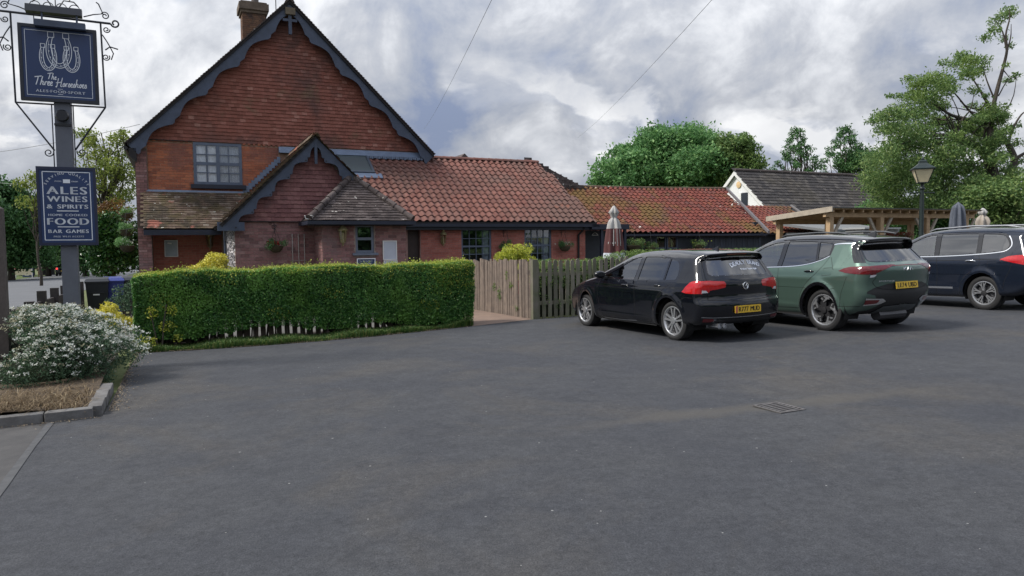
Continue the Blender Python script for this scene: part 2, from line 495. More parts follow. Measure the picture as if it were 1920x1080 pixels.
# wavy near edge along the verge
edge = [(0.42, -10.93), (1.2, -11.12), (2.2, -11.26), (3.3, -11.30), (4.3, -11.22), (5.4, -11.02), (6.45, -10.80), (7.2, -10.62), (8.0, -10.42), (10, -10.40), (45, -10.40)]
sheet('car_park', [(-0.13, -16.16), (0.30, -16.16), (0.34, -14.2), (0.36, -12.4)] + edge + [(45, -42), (-0.13, -42)], M_ASPHALT, 0.0)
sheet('old_apron', [(-9.0, -16.16), (-0.13, -16.16), (-0.13, -42), (-9.0, -42)], M_OLDCONC, -0.004)
sheet('painted_line', [(-0.165, -16.22), (-0.10, -16.22), (-0.108, -17.2), (-0.095, -18.4), (-0.10, -21.0), (-0.172, -21.0), (-0.16, -18.2)], M_LINE, 0.005)
sheet('garden_path', [(6.45, -10.82), (7.2, -10.62), (8.02, -10.40), (8.0, -4.0), (6.55, -4.0)], M_PATH, 0.004)
sheet('garden_paving', [(-0.2, -10.0), (6.45, -10.0), (6.55, -4), (8.0, -4), (8.1, -9.6), (36, -9.4), (36, 6), (-0.2, 6)], mat('garden_slabs', (0.13, 0.125, 0.115), 0.9, 0.3, 2), -0.010)

# planting bed behind the kerb
bed = MB(); NB = 14
import itertools
def bedz(u, v):
    return gzB(u, v) + 0.075 + 0.05 * math.sin(u * 2.1) * math.sin(v * 1.7) + 0.07 * max(0, min(1, (v + 16) / 3))
us = np.linspace(-6.0, 0.17, 22); vs_ = np.linspace(-16.02, -10.9, 22)
for a in us:
    for b in vs_:
        p = B(a, b); bed.v.append((p.x, p.y, bedz(a, b)))
for i in range(21):
    for j in range(21):
        bed.f.append((i * 22 + j, (i + 1) * 22 + j, (i + 1) * 22 + j + 1, i * 22 + j + 1))
o = bpy.data.objects.new('planting_bed', mesh_from('planting_bed', bed, mat('bed_litter', (0.10, 0.072, 0.042), 0.95, 0.4, 7, 0.02, 30, col2=(0.055, 0.04, 0.03), detail=8), 30)); COL.objects.link(o); o['kind'] = 'structure'

# kerb stones, one by one
kerb = bpy.data.objects.new('kerb', None); COL.objects.link(kerb); kerb['kind'] = 'structure'
kerb.location = B(0.2, -16.15, gzB(0.2, -16.15)); kerb.rotation_euler = (0, 0, TH); kerb['off'] = [0.2, -16.15, 0.0]
def stone(length, wdt, hgt):
    bm = bmesh.new(); bmesh.ops.create_cube(bm, size=1)
    for v in bm.verts: v.co = Vector((v.co.x * length, v.co.y * wdt, v.co.z * hgt))
    bmesh.ops.bevel(bm, geom=[e for e in bm.edges], offset=0.014, segments=2, affect='EDGES', profile=0.6)
    me = bpy.data.meshes.new('kerb_stone'); bm.to_mesh(me); bm.free(); me.materials.append(M_KERB); smooth_by_angle(me, 50); return me
ks = stone(0.405, 0.13, 0.26)
x = 0.02
for k in range(9):
    s = bpy.data.objects.new('kerb_stone', ks); COL.objects.link(s); s.parent = kerb
    s.location = (x - 0.2 + random.uniform(-.008, .008), 0.02 * math.sin(k) * 0.6 + 0.008 * k, -0.028 + random.uniform(-.008, .004) - 0.0085 * k); s.rotation_euler = (random.uniform(-.02, .02), random.uniform(-.012, .012), 0.02 + random.uniform(-.02, .02))
    x -= 0.418
ks2 = stone(0.13, 0.5, 0.26)
for k in range(3):
    s = bpy.data.objects.new('kerb_stone', ks2); COL.objects.link(s); s.parent = kerb
    s.location = (0.028, 0.30 + 0.515 * k, -0.030 - 0.012 * k); s.rotation_euler = (random.uniform(-.02, .02), random.uniform(-.02, .02), random.uniform(-.02, .02))

# gully grate: frame, bars and a flat black plate for the shade under them
gu, gv = 6.035, -19.44
g0 = gzB(gu, gv)
gt = thing('drain_grate', 'grey iron drain grate with slanting bars set in the asphalt', 'drain', (gu, gv, g0))
M_RUST = mat('rusty_iron', (0.13, 0.125, 0.125), 0.7, 0.5, 25, 0.002, 90, col2=(0.075, 0.068, 0.066))
fr = MB()
hw, hl, fw = 0.152, 0.178, 0.022
for a, b in (((-hw, -hl), (hw, -hl + fw)), ((-hw, hl - fw), (hw, hl)), ((-hw, -hl + fw), (-hw + fw, hl - fw)), ((hw - fw, -hl + fw), (hw, hl - fw))):
    fr.box((gu + a[0], gv + a[1], g0 + 0.002), (gu + b[0], gv + b[1], g0 + 0.012))
part('frame', fr, M_RUST, gt)
pit_shade = MB().box((gu - hw + fw, gv - hl + fw, g0 + 0.002), (gu + hw - fw, gv + hl - fw, g0 + 0.004))
part('pit_shade', pit_shade, mat('shade_black', (0.006, 0.006, 0.006), 1.0), gt)  # flat black plate; the shade below is put into its colour
for k in range(7):
    yb = gv - hl + fw + 0.02 + k * (2 * hl - 2 * fw - 0.04) / 6
    bm_ = MB(); sl = 0.02
    bm_.hexa([(gu - hw + fw, yb - sl - .011, g0 + .005), (gu + hw - fw, yb + sl - .011, g0 + .005), (gu + hw - fw, yb + sl + .011, g0 + .005), (gu - hw + fw, yb - sl + .011, g0 + .005),
              (gu - hw + fw, yb - sl - .011, g0 + .012), (gu + hw - fw, yb + sl - .011, g0 + .012), (gu + hw - fw, yb + sl + .011, g0 + .012), (gu - hw + fw, yb - sl + .011, g0 + .012)])
    part('bar', bm_, M_RUST, gt)
# ================================================================== the pub
BRICK_PORCH = pieces_mat('brick_porch', [(0.0, (0.125, 0.070, 0.062)), (0.25, (0.20, 0.100, 0.085)), (0.5, (0.235, 0.125, 0.105)), (0.8, (0.185, 0.10, 0.088)), (1.0, (0.265, 0.16, 0.135))],
                         patch=[((0.15, 0.11, 0.10), 0.55, 0.68, 1.3, 0.6)])
BRICK_GABLE = pieces_mat('brick_gable', [(0.0, (0.20, 0.070, 0.038)), (0.35, (0.29, 0.097, 0.048)), (0.7, (0.35, 0.125, 0.058)), (1.0, (0.25, 0.097, 0.058))],
                         patch=[((0.165, 0.068, 0.048), 0.50, 0.60, 0.75, 0.85), ((0.36, 0.115, 0.05), 0.60, 0.68, 1.1, 0.6)])
BRICK_WING = pieces_mat('brick_wing', k=(1.3, 1.3, 1.35), stops=[(0.0, (0.25, 0.085, 0.065)), (0.4, (0.31, 0.11, 0.085)), (0.75, (0.335, 0.13, 0.10)), (1.0, (0.285, 0.115, 0.09))],
                        patch=[((0.22, 0.10, 0.085), 0.52, 0.64, 1.2, 0.5)])
BRICK_DARK = pieces_mat('brick_recess', k=(2.1, 2.0, 2.1), stops=[(0.0, (0.17, 0.062, 0.045)), (0.5, (0.215, 0.078, 0.055)), (1.0, (0.19, 0.082, 0.06))])
TILE_HUNG = pieces_mat('tile_hung', k=(1.22, 1.25, 1.25), stops=[(0.0, (0.165, 0.062, 0.046)), (0.4, (0.205, 0.074, 0.054)), (0.90, (0.235, 0.09, 0.068)), (0.97, (0.26, 0.11, 0.085)), (1.0, (0.33, 0.165, 0.13))],
                       patch=[((0.095, 0.050, 0.043), 0.47, 0.58, 0.42, 0.85), ((0.15, 0.10, 0.062), 0.58, 0.68, 0.9, 0.6)])
TILE_HUNG2 = pieces_mat('tile_hung_porch', [(0.0, (0.145, 0.066, 0.058)), (0.5, (0.185, 0.083, 0.071)), (1.0, (0.225, 0.11, 0.092))], patch=[((0.115, 0.07, 0.062), 0.5, 0.62, 1.2, 0.7)])
TILE_MOSS = pieces_mat('tile_mossy', [(0.0, (0.095, 0.064, 0.048)), (0.5, (0.125, 0.085, 0.062)), (0.85, (0.16, 0.12, 0.09)), (1.0, (0.24, 0.20, 0.165))], k=(1, 1, 1),
                       patch=[((0.078, 0.062, 0.026), 0.45, 0.57, 2.2, 0.75), ((0.045, 0.037, 0.028), 0.50, 0.60, 1.6, 0.75), ((0.31, 0.115, 0.085), 0.575, 0.62, 0.85, 0.95)],
                       spots=((0.42, 0.41, 0.36), 9.0, 0.70), bump=0.012, bscale=35)
TILE_GREY = pieces_mat('tile_grey', [(0.0, (0.060, 0.047, 0.043)), (0.5, (0.085, 0.067, 0.061)), (1.0, (0.125, 0.103, 0.095))], k=(1, 1, 1.04),
                       patch=[((0.036, 0.029, 0.028), 0.5, 0.62, 2.0, 0.75), ((0.20, 0.185, 0.17), 0.62, 0.70, 3.0, 0.5)], spots=((0.5, 0.48, 0.44), 8.0, 0.70), bump=0.01, bscale=35)
PANTILE = pieces_mat('pantile_red', k=(.80, .75, .72), stops=[(0.0, (0.195, 0.088, 0.074)), (0.35, (0.235, 0.108, 0.090)), (0.7, (0.27, 0.13, 0.108)), (1.0, (0.225, 0.115, 0.10))],
                     patch=[((0.155, 0.102, 0.09), 0.44, 0.60, 0.42, 0.85), ((0.33, 0.115, 0.065), 0.63, 0.71, 0.5, 0.7)], bump=0.006)
PANTILE_OLD = pieces_mat('pantile_old', k=(.74, .64, .63), stops=[(0.0, (0.165, 0.055, 0.046)), (0.4, (0.22, 0.072, 0.056)), (0.7, (0.26, 0.09, 0.068)), (1.0, (0.155, 0.075, 0.068))],
                         patch=[((0.165, 0.125, 0.040), 0.50, 0.60, 0.45, 0.85), ((0.115, 0.072, 0.062), 0.54, 0.66, 0.8, 0.65)], bump=0.008, spots=((0.6, 0.6, 0.55), 4.5, 0.74))


def wall_box(mb, v0, v1, u0, u1, z0, z1, openings=()):
    """wall slab between v0 (face) and v1, built round its openings"""
    us = sorted({u0, u1, *[c for o in openings for c in o[:2]]}); zs = sorted({z0, z1, *[c for o in openings for c in o[2:]]})
    for a, b in zip(us, us[1:]):
        for c, d in zip(zs, zs[1:]):
            um, zm = (a + b) / 2, (c + d) / 2
            if any(o[0] < um < o[1] and o[2] < zm < o[3] for o in openings): continue
            mb.box((a, v0, c), (b, v1, d))
    return mb


_bricks = {}
def brick_mesh(l, h, m, depth=0.009):
    k = (round(l, 3), round(h, 3), m.name)
    if k not in _bricks:
        mb = MB(); e = 0.003
        mb.hexa([(-l / 2, -depth, -h / 2), (l / 2, -depth, -h / 2), (l / 2, 0, -h / 2), (-l / 2, 0, -h / 2), (-l / 2, -depth, h / 2), (l / 2, -depth, h / 2), (l / 2, 0, h / 2), (-l / 2, 0, h / 2)])
        _bricks[k] = mesh_from('brick', mb, m)
    return _bricks[k]


def lay_bricks(parent, v, u0, u1, z0, z1, m, course=0.08, bl=0.225, openings=(), z_single=None, limit=300, flemish=False, off=(0, 0, 0), jt=0.010):
    """courses of bricks standing a little proud of the mortar face at v; those above z_single are objects, the rest one joined part"""
    joined = MB(); n = 0; r = 0; z = z0
    while z + course * 0.6 < z1:
        h = min(course, z1 - z) - jt
        segs = []; u = u0 - (bl / 2 if r % 2 else 0.0) - (0.0)
        i = 0
        while u < u1:
            l = (bl if not flemish else (bl if (i + r) % 2 else bl / 2)); i += 1
            a, b = max(u, u0), min(u + l, u1); u += l
            pieces = [(a, b)]
            for o in openings:
                if o[2] < z + h / 2 < o[3]:
                    nx = []
                    for p, q in pieces:
                        if q <= o[0] or p >= o[1]: nx.append((p, q)); continue
                        if p < o[0]: nx.append((p, o[0]))
                        if q > o[1]: nx.append((o[1], q))
                    pieces = nx
            segs += [(p, q) for p, q in pieces if q - p > 0.03]
        for a, b in segs:
            l = b - a - jt; dv = random.uniform(-.003, .004)
            if z_single is not None and z >= z_single and n < limit:
                full = abs(b - a - bl) < 0.002
                o = bpy.data.objects.new('brick', brick_mesh(bl - jt, course - jt, m)); COL.objects.link(o); o.parent = parent
                o.location = ((a + b) / 2 - off[0], v + dv - off[1], z + h / 2 + jt / 2 - off[2]); o.scale = (l / (bl - jt), 1, h / (course - jt)); n += 1
            else:
                joined.box((a + jt / 2, v - 0.008 + dv, z + jt / 2), (b - jt / 2, v + 0.001, z + jt / 2 + h), skip='k')
        z += course; r += 1
    if joined.v: part('brickwork', joined, m, parent, kind='stuff')


def hang_tiles(mb, plane, s0, s1, t0, t1, tw, gauge, inside, thick=0.012, lift=0.016, jit=0.004, gap=0.003):
    """plain tiles in broken bond on plane(s,t,h)->point (s along, t up the slope, h out of it)"""
    r = 0; t = t0
    while t < t1:
        s = s0 - (tw / 2 if r % 2 else 0)
        while s < s1:
            a, b = s + gap / 2, s + tw - gap / 2; s += tw
            if not inside((a + b) / 2, t + gauge * 0.4): continue
            j = random.uniform(-jit, jit); h0 = lift + thick + random.uniform(-.003, .005); sk = random.uniform(-jit, jit) * 0.6
            tl = gauge * 1.25
            mb.add([plane(a, t + j - sk, h0), plane(b, t + j + sk, h0), plane(b, t + tl, thick * 0.7), plane(a, t + tl, thick * 0.7), plane(a, t + j - sk, h0 - thick), plane(b, t + j + sk, h0 - thick), plane(b, t + tl, 0), plane(a, t + tl, 0)],
                   [(0, 1, 2, 3), (4, 5, 1, 0), (0, 3, 7, 4), (1, 5, 6, 2)])
        t += gauge; r += 1
    return mb


def pantile_mesh(w, l, m, n=9, thick=0.013):
    """one S-shaped tile; x across, y up the slope, z out of it; lower edge lifted over the course below"""
    mb = MB(); prof = []
    for i in range(n + 1):
        t = i / n * 1.1 - 0.05
        if t < 0.62: z = 0.044 * math.sin(math.pi * t / 0.62)         # roll
        else: z = -0.020 * math.sin(math.pi * (t - 0.62) / 0.43)       # pan
        prof.append((t * w, z))
    nn = n + 1
    for (y, lift) in ((0, 0.034), (l, 0.0)):
        for x_, z_ in prof: mb.v.append((x_, y, z_ + lift))
        for x_, z_ in prof: mb.v.append((x_, y, z_ + lift - thick))
    for i in range(n):
        mb.f.append((i, i + 1, 2 * nn + i + 1, 2 * nn + i))
        mb.f.append((i + 1, i, nn + i, nn + i + 1))
    mb.f.append((0, 2 * nn, 3 * nn, nn)); mb.f.append((n, nn + n, 3 * nn + n, 2 * nn + n))
    me = mesh_from('roof_tile', mb, m, None)
    for i, p in enumerate(me.polygons): p.use_smooth = True
    smooth_by_angle(me, 50)
    return me, mb


def pantile_roof(parent, off, u_left, u_right, eave, ridge, w, gauge, m, n_single=300, ok=None, sag=None):
    """eave, ridge: (v,z); tiles between u_left(t) and u_right(t), t 0 at the eave"""
    ev, ez = eave; rv, rz = ridge
    L = math.hypot(rv - ev, rz - ez); dv, dz = (rv - ev) / L, (rz - ez) / L
    ang = math.atan2(dz, dv)
    rows = int(L / gauge + 0.999); gauge = L / rows
    me, src = pantile_mesh(w, gauge * 1.16, m)
    joined = MB(); n = 0; ca, sa = math.cos(ang), math.sin(ang)
    for r in range(rows):
        t = r / rows
        a, b = u_left(t), u_right(t)
        k0 = math.ceil((a - 40) / w)
        k = int(math.floor(a / w))
        while (k + 0.5) * w < b:
            u = k * w; k += 1
            if u + w * 0.5 < a: continue
            s = r * gauge
            if ok and not ok(u + w / 2, s + gauge / 2): continue
            du, ds, dh, tilt = random.uniform(-.006, .006), random.uniform(-.008, .008), random.uniform(-.003, .004), random.uniform(-.02, .02)
            sg = sag(u, t) if sag else 0
            P = (u + du, ev + (s + ds) * dv - dh * dz, ez + (s + ds) * dz + dh * dv + sg)
            if n < n_single:
                o = bpy.data.objects.new('roof_tile', me); COL.objects.link(o); o.parent = parent
                o.location = (P[0] - off[0], P[1] - off[1], P[2] - off[2]); o.rotation_euler = (ang, tilt, 0); n += 1
            else:
                joined.add([(P[0] + x_, P[1] + y_ * ca - z_ * sa, P[2] + y_ * sa + z_ * ca) for x_, y_, z_ in src.v], src.f)
    if joined.v:
        o = part('roof_tiles', joined, m, parent, smooth=50, kind='stuff')
    return rows, gauge


def bargeboard(mb, apex, foot, v, n_unit, deep=0.44, shallow=0.24, th=0.035, flip=1, start=0.0, crown=0.0):
    """scalloped board running down a verge in the (u,z) plane from apex to foot"""
    ax, az = apex; fx, fz = foot
    L = math.hypot(fx - ax, fz - az); dx, dz = (fx - ax) / L, (fz - az) / L
    nx, nz = (dz * flip, -dx * flip)                     # square to the rake, into the gable
    if nz > 0: nx, nz = -nx, -nz
    top, bot = [], []
    N = n_unit * 16
    for i in range(N + 1):
        s = i / N * L; q = (i / N * n_unit) % 1.0 if i < N else 1.0
        if q < 0.80: d = shallow + (deep - shallow) * abs(2 * q / 0.80 - 1) ** 1.7
        elif q < 0.86: d = deep - 0.05
        elif q < 0.93: d = deep * 0.86
        else: d = deep
        if s < crown: d = max(d, deep * 0.9)
        top.append((ax + dx * s, az + dz * s)); bot.append((ax + dx * s + nx * d, az + dz * s + nz * d))
    # plumb cut at the apex
    bot = [(min(p[0], ax) if fx < ax else max(p[0], ax), p[1] if (p[0] - ax) * (fx - ax) > 0 else az - abs(nz) * deep * 1.25) for p in bot]
    o = len(mb.v)
    for (a, b) in zip(top, bot):
        mb.v += [(a[0], v, a[1]), (b[0], v, b[1]), (a[0], v + th, a[1]), (b[0], v + th, b[1])]
    for i in range(N):
        q = o + 4 * i; w = q + 4
        for f in ((q, q + 1, w + 1, w), (q + 2, w + 2, w + 3, q + 3), (q + 1, q + 3, w + 3, w + 1), (q, w, w + 2, q + 2)):
            mb.f.append(f)
    mb.f.append((o, o + 2, o + 3, o + 1)); e = o + 4 * N
    mb.f.append((e, e + 1, e + 3, e + 2))
    return mb


def sash(parent, u0, u1, z0, z1, v, m, rows, cols, bar=0.028, edge=0.07, depth=0.06, mid_h=True, mid_v=False, curtain=None, recess=0.05, name='window', back=True):
    """window: frame with glazing bars; every pane a piece of glass of its own; dark room behind"""
    fr = MB(); vf = v + recess
    for a, b in (((u0, z0), (u1, z0 + edge)), ((u0, z1 - edge), (u1, z1)), ((u0, z0 + edge), (u0 + edge, z1 - edge)), ((u1 - edge, z0 + edge), (u1, z1 - edge))):
        fr.box((a[0], vf, a[1]), (b[0], vf + depth, b[1]))
    iu0, iu1, iz0, iz1 = u0 + edge, u1 - edge, z0 + edge, z1 - edge
    bu = [iu0 + (iu1 - iu0) * i / cols for i in range(cols + 1)]; bz = [iz0 + (iz1 - iz0) * i / rows for i in range(rows + 1)]
    for i in range(1, cols):
        w = edge * 0.62 if (mid_v and i == cols // 2) else bar / 2
        fr.box((bu[i] - w, vf + 0.006, iz0), (bu[i] + w, vf + depth - 0.01, iz1))
    for j in range(1, rows):
        h = edge * 0.55 if (mid_h and j == rows // 2) else bar / 2
        fr.box((iu0, vf + 0.009, bz[j] - h), (iu1, vf + depth - 0.013, bz[j] + h))
    f = part(name, fr, m, parent)
    for i in range(cols):
        for j in range(rows):
            part('pane', MB().box((bu[i], vf + 0.030, bz[j]), (bu[i + 1], vf + 0.034, bz[j + 1])), M_GLASS, f)
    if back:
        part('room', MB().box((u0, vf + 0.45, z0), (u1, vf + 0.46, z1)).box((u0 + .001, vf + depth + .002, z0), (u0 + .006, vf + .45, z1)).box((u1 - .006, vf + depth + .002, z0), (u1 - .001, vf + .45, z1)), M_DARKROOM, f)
    if curtain:
        for (ca, cb, cz0, cz1, cm) in curtain:
            cu = MB(); n = 24
            for i in range(n + 1):
                uu = ca + (cb - ca) * i / n; w = vf + 0.062 + 0.012 * math.sin(i * 1.9)
                cu.v += [(uu, w, cz0), (uu, w, cz1)]
            for i in range(n): cu.f.append((2 * i, 2 * i + 2, 2 * i + 3, 2 * i + 1))
            part('curtain', cu, cm, f, smooth=80)
    return f


pub = thing('pub_house', 'brick pub with a tall tile-hung gable, scalloped blue bargeboards and small gabled porch', 'pub', (0, 0, 0))
EL, ER, AP = (-0.15, 4.62), (9.27, 4.68), (4.56, 9.30)
GV = -0.35                                             # bargeboards stand forward of the wall
DEEP = 11.0
# gable wall with its window opening; triangle above
WIN = (1.62, 3.02, 3.53, 4.82)
gw = MB(); wall_box(gw, 0.0, 0.3, 0.06, 9.1, -0.4, 4.86, [WIN])
gw.prism([(0.06, 4.86), (9.1, 4.86), (4.56, 9.15)], lambda p, q, t: (p, t, q), 0.0, 0.3)
gw.box((0.06, 0.3, -0.4), (0.36, DEEP, 4.7)); gw.box((8.8, 0.3, -0.4), (9.1, DEEP, 4.6)); gw.box((0.36, DEEP - .3, -0.4), (8.8, DEEP, 4.7))
gwall = part('gable_wall', gw, M_MORTAR_G, pub)
lay_bricks(gwall, -0.001, 0.36, 4.13, 3.34, 4.80, BRICK_GABLE, 0.079, 0.225, [WIN], off=(0, 0, 0))
dc = MB(); kk = 0                                     # dentil course under the tile hanging
while 0.36 + kk * 0.15 < 4.13:
    a = 0.36 + kk * 0.15
    if not (WIN[0] - .08 < a < WIN[1] + .02): dc.box((a, -0.045, 4.795), (a + 0.075, 0.0, 4.86))
    kk += 1
part('dentil_course', dc, BRICK_GABLE, gwall, kind='stuff')
lay_bricks(gwall, -0.001, 0.36, 2.35, -0.1, 2.35, BRICK_DARK, 0.077, 0.225)
# corner pier on the left
pr = MB().box((0.02, -0.10, -0.4), (0.34, -0.002, 4.55)).box((0.06, -1.02, -0.4), (0.42, -0.12, 2.2))
pier = part('corner_pier', pr, mat('pier_mortar', (0.16, 0.115, 0.095), 0.95, 0.4, 7, 0.004, 60), pub)
lay_bricks(pier, -1.021, 0.065, 0.415, -0.1, 2.15, BRICK_PORCH, 0.078, 0.225)
lay_bricks(pier, -0.101, 0.03, 0.335, 2.6, 4.5, BRICK_PORCH, 0.078, 0.225)
# tile hanging on the gable
tm = MB()
def in_gable(s, t):
    if t < 4.9: return 0.2 < s < 9.05
    hl = (t - EL[1]) / (AP[1] - EL[1]) * (AP[0] - EL[0]) + EL[0]; hr = ER[0] - (t - ER[1]) / (AP[1] - ER[1]) * (ER[0] - AP[0])
    return hl + 0.1 < s < hr - 0.1
hang_tiles(tm, lambda s, t, h: (s, -0.012 - h, t), 0.2, 9.1, 4.84, 9.1, 0.165, 0.112, in_gable, lift=0.024, jit=0.006)
part('hung_tiles', tm, TILE_HUNG, gwall, kind='stuff')
sk = MB().box((0.2, -0.075, 4.825), (1.60, -0.002, 4.845)); part('tile_fillet', sk, M_SOFFIT, gwall)
# main window
mw = sash(pub, *WIN, 0.0, M_WBLUE, 4, 4, bar=0.026, edge=0.085, mid_v=True, recess=-0.03,
          curtain=[(1.70, 1.98, 3.6, 4.75, M_CURTAIN), (2.02, 2.28, 3.6, 4.75, M_CURTAIN), (2.36, 2.96, 3.6, 4.75, M_BLIND), (2.36, 2.96, 3.6, 4.12, M_CURTAIN)])
part('window_sill', MB().box((1.52, -0.13, 3.405), (3.12, -0.0, 3.528)), M_NAVY, mw)
part('lead_flashing', MB().hexa([(0.30, -0.16, 3.16), (3.03, -0.16, 3.16), (3.03, -0.02, 3.16), (0.30, -0.02, 3.16), (0.30, -0.10, 3.335), (3.03, -0.10, 3.335), (3.03, -0.02, 3.335), (0.30, -0.02, 3.335)]), M_LEAD, pub)
# main roof
rf = MB()
def slab(a, b, c, d, th):                             # roof slab from ridge (u,z) a->b, thickness th downwards, v c..d
    return [(a[0], c, a[1]), (b[0], c, b[1]), (b[0], d, b[1]), (a[0], d, a[1]), (a[0], c, a[1] - th), (b[0], c, b[1] - th), (b[0], d, b[1] - th), (a[0], d, a[1] - th)]
SL = lambda p, q: p
for tip in (EL, ER):
    s = slab((AP[0], AP[1] + 0.06), (tip[0], tip[1] + 0.06), GV - 0.06, DEEP + 0.2, 0.10)
    rf.hexa([s[4], s[5], s[6], s[7], s[0], s[1], s[2], s[3]] if tip is EL else [s[5], s[4], s[7], s[6], s[1], s[0], s[3], s[2]])
roof = part('roof', rf, M_SOFFIT, pub)
rt = MB()
for tip, sg in ((EL, -1), (ER, 1)):
    L = math.hypot(tip[0] - AP[0], tip[1] - AP[1]); du, dz = (tip[0] - AP[0]) / L, (tip[1] - AP[1]) / L
    n = int(L / 0.1)
    for i in range(n + 1):                            # courses of plain tiles, their edges stepping down the verge
        s = i * 0.1; j = random.uniform(-.006, .006)
        a = (AP[0] + du * s, AP[1] + 0.062 + dz * s); b = (AP[0] + du * (s + 0.13), AP[1] + 0.062 + dz * (s + 0.13))
        nx, nz = (-dz * sg * 1.0, du * sg * 1.0)
        if nz < 0: nx, nz = -nx, -nz
        h0, h1 = 0.008, 0.036 + j
        rt.hexa([(a[0], GV - 0.10 + j, a[1]), (b[0], GV - 0.10 + j, b[1]), (b[0], DEEP + .2, b[1]), (a[0], DEEP + .2, a[1]),
                 (a[0] + nx * h0, GV - 0.10 + j, a[1] + nz * h0), (b[0] + nx * h1, GV - 0.10 + j, b[1] + nz * h1), (b[0] + nx * h1, DEEP + .2, b[1] + nz * h1), (a[0] + nx * h0, DEEP + .2, a[1] + nz * h0)])
part('roof_courses', rt, TILE_GREY, roof, kind='stuff')
for k in range(28):
    v0 = GV - 0.1 + k * 0.4
    part('ridge_tile', MB().prism([(-0.15, -0.11), (-0.10, 0.0), (0, 0.065), (0.10, 0.0), (0.15, -0.11), (0, -0.03)], lambda p, q, t: (AP[0] + p, t, AP[1] + 0.09 + q), v0, v0 + 0.39), TILE_GREY, roof)
bb = MB()
bargeboard(bb, AP, EL, GV, 5, 0.40, 0.205)
part('bargeboard', bb, M_BLUE, pub)
bb = MB(); bargeboard(bb, AP, ER, GV - 0.002, 5, 0.40, 0.205)
part('bargeboard', bb, M_BLUE, pub)
part('gable_pendant', MB().box((AP[0] - 0.05, GV - 0.03, AP[1] - 1.0), (AP[0] + 0.05, GV + 0.05, AP[1] - 0.15)).box((AP[0] - 0.22, GV - 0.02, AP[1] - 0.60), (AP[0] + 0.22, GV + 0.03, AP[1] - 0.52)), M_BLUE, pub)
part('purlin_end', MB().box((AP[0] - 0.14, GV - 0.10, AP[1] - 0.40), (AP[0] + 0.16, GV + 0.3, AP[1] - 0.19)), mat('weathered_purlin', (0.16, 0.13, 0.09), 0.8, 0.3, 9), pub)
# boxed left eave seen from below, with brackets
part('left_soffit', MB().hexa([(-0.12, GV, 4.30), (0.08, GV, 4.12), (0.08, DEEP, 4.12), (-0.12, DEEP, 4.30), (-0.12, GV, 4.52), (0.08, GV, 4.52), (0.08, DEEP, 4.52), (-0.12, DEEP, 4.52)]), M_SOFFIT, pub)
part('gutter_left', MB().tube([(-0.20, GV + .05, 4.52), (-0.20, DEEP, 4.48)], 0.06, 8), M_IRON, pub)
# long flashing where the lean-to roofs meet the gable wall
part('lead_apron', MB().hexa([(4.14, -0.20, 4.59), (8.86, -0.20, 4.62), (8.86, -0.02, 4.62), (4.14, -0.02, 4.59), (4.14, -0.085, 4.79), (8.86, -0.085, 4.80), (8.86, -0.02, 4.80), (4.14, -0.02, 4.79)]), M_LEAD, pub)
sc = MB()
for k in range(26):                                   # scalloped lead dressed over the pantiles
    a = 6.95 + k * 0.075
    sc.box((a, -0.30 - 0.02 * (k % 2), 4.53 - 0.012 * (k % 3)), (a + 0.06, -0.20, 4.60))
part('lead_dressing', sc, M_LEAD, pub, kind='stuff')
# chimney
ch = thing('chimney_stack', 'square brick chimney with corbelled top and clay pot behind the pub ridge', 'chimney', (3.85, 4.0, 7.6))
ch_b = MB().box((3.50, 3.6, 7.4), (4.28, 4.4, 10.02)).box((3.44, 3.54, 10.02), (4.34, 4.46, 10.12)).box((3.38, 3.48, 10.12), (4.40, 4.52, 10.36)).box((3.44, 3.54, 10.36), (4.34, 4.46, 10.42))
cs = part('stack', ch_b, mat('chimney_mortar', (0.17, 0.13, 0.10), 0.95, 0.4, 6), ch)
M_CHB = pieces_mat('brick_chimney', k=(.7, .7, .8), stops=[(0, (0.20, 0.10, 0.055)), (0.5, (0.26, 0.15, 0.08)), (1, (0.16, 0.09, 0.06))], patch=[((0.07, 0.055, 0.045), 0.5, 0.6, 2.5, 0.8)])
lay_bricks(cs, 3.599, 3.5, 4.28, 8.6, 10.0, M_CHB, 0.075, 0.225)
cb = MB()
z = 8.6; r = 0
while z < 10.0:
    u = 3.6 - (0.11 if r % 2 else 0)
    while u < 4.4:
        cb.box((3.488, max(u, 3.6) + .005, z + .005), (3.5, min(u + .215, 4.4), z + .068)); u += .225
    z += .075; r += 1
part('brickwork', cb, M_CHB, cs, kind='stuff')
part('chimney_pot', MB().lathe([(0.14, 10.42), (0.13, 10.5), (0.12, 10.95), (0.15, 11.0), (0.15, 11.06), (0.10, 11.06)], (3.98, 4.0, 0), 14), mat('clay_pot', (0.14, 0.12, 0.115), 0.85, 0.3, 8), ch, smooth=40)
aer = MB().tube([(4.4, 1.6, 9.2), (4.4, 1.6, 10.25)], 0.016, 5).tube([(4.4, 1.2, 10.2), (4.4, 2.2, 10.2)], 0.008, 4)
for k in range(6): aer.tube([(4.22, 1.25 + k * .17, 10.2), (4.58, 1.25 + k * .17, 10.2)], 0.004, 4)
single('television_aerial', aer, M_IRON, 'thin metal television aerial on the ridge of the pub roof', 'aerial', (4.4, 1.6, 9.2))

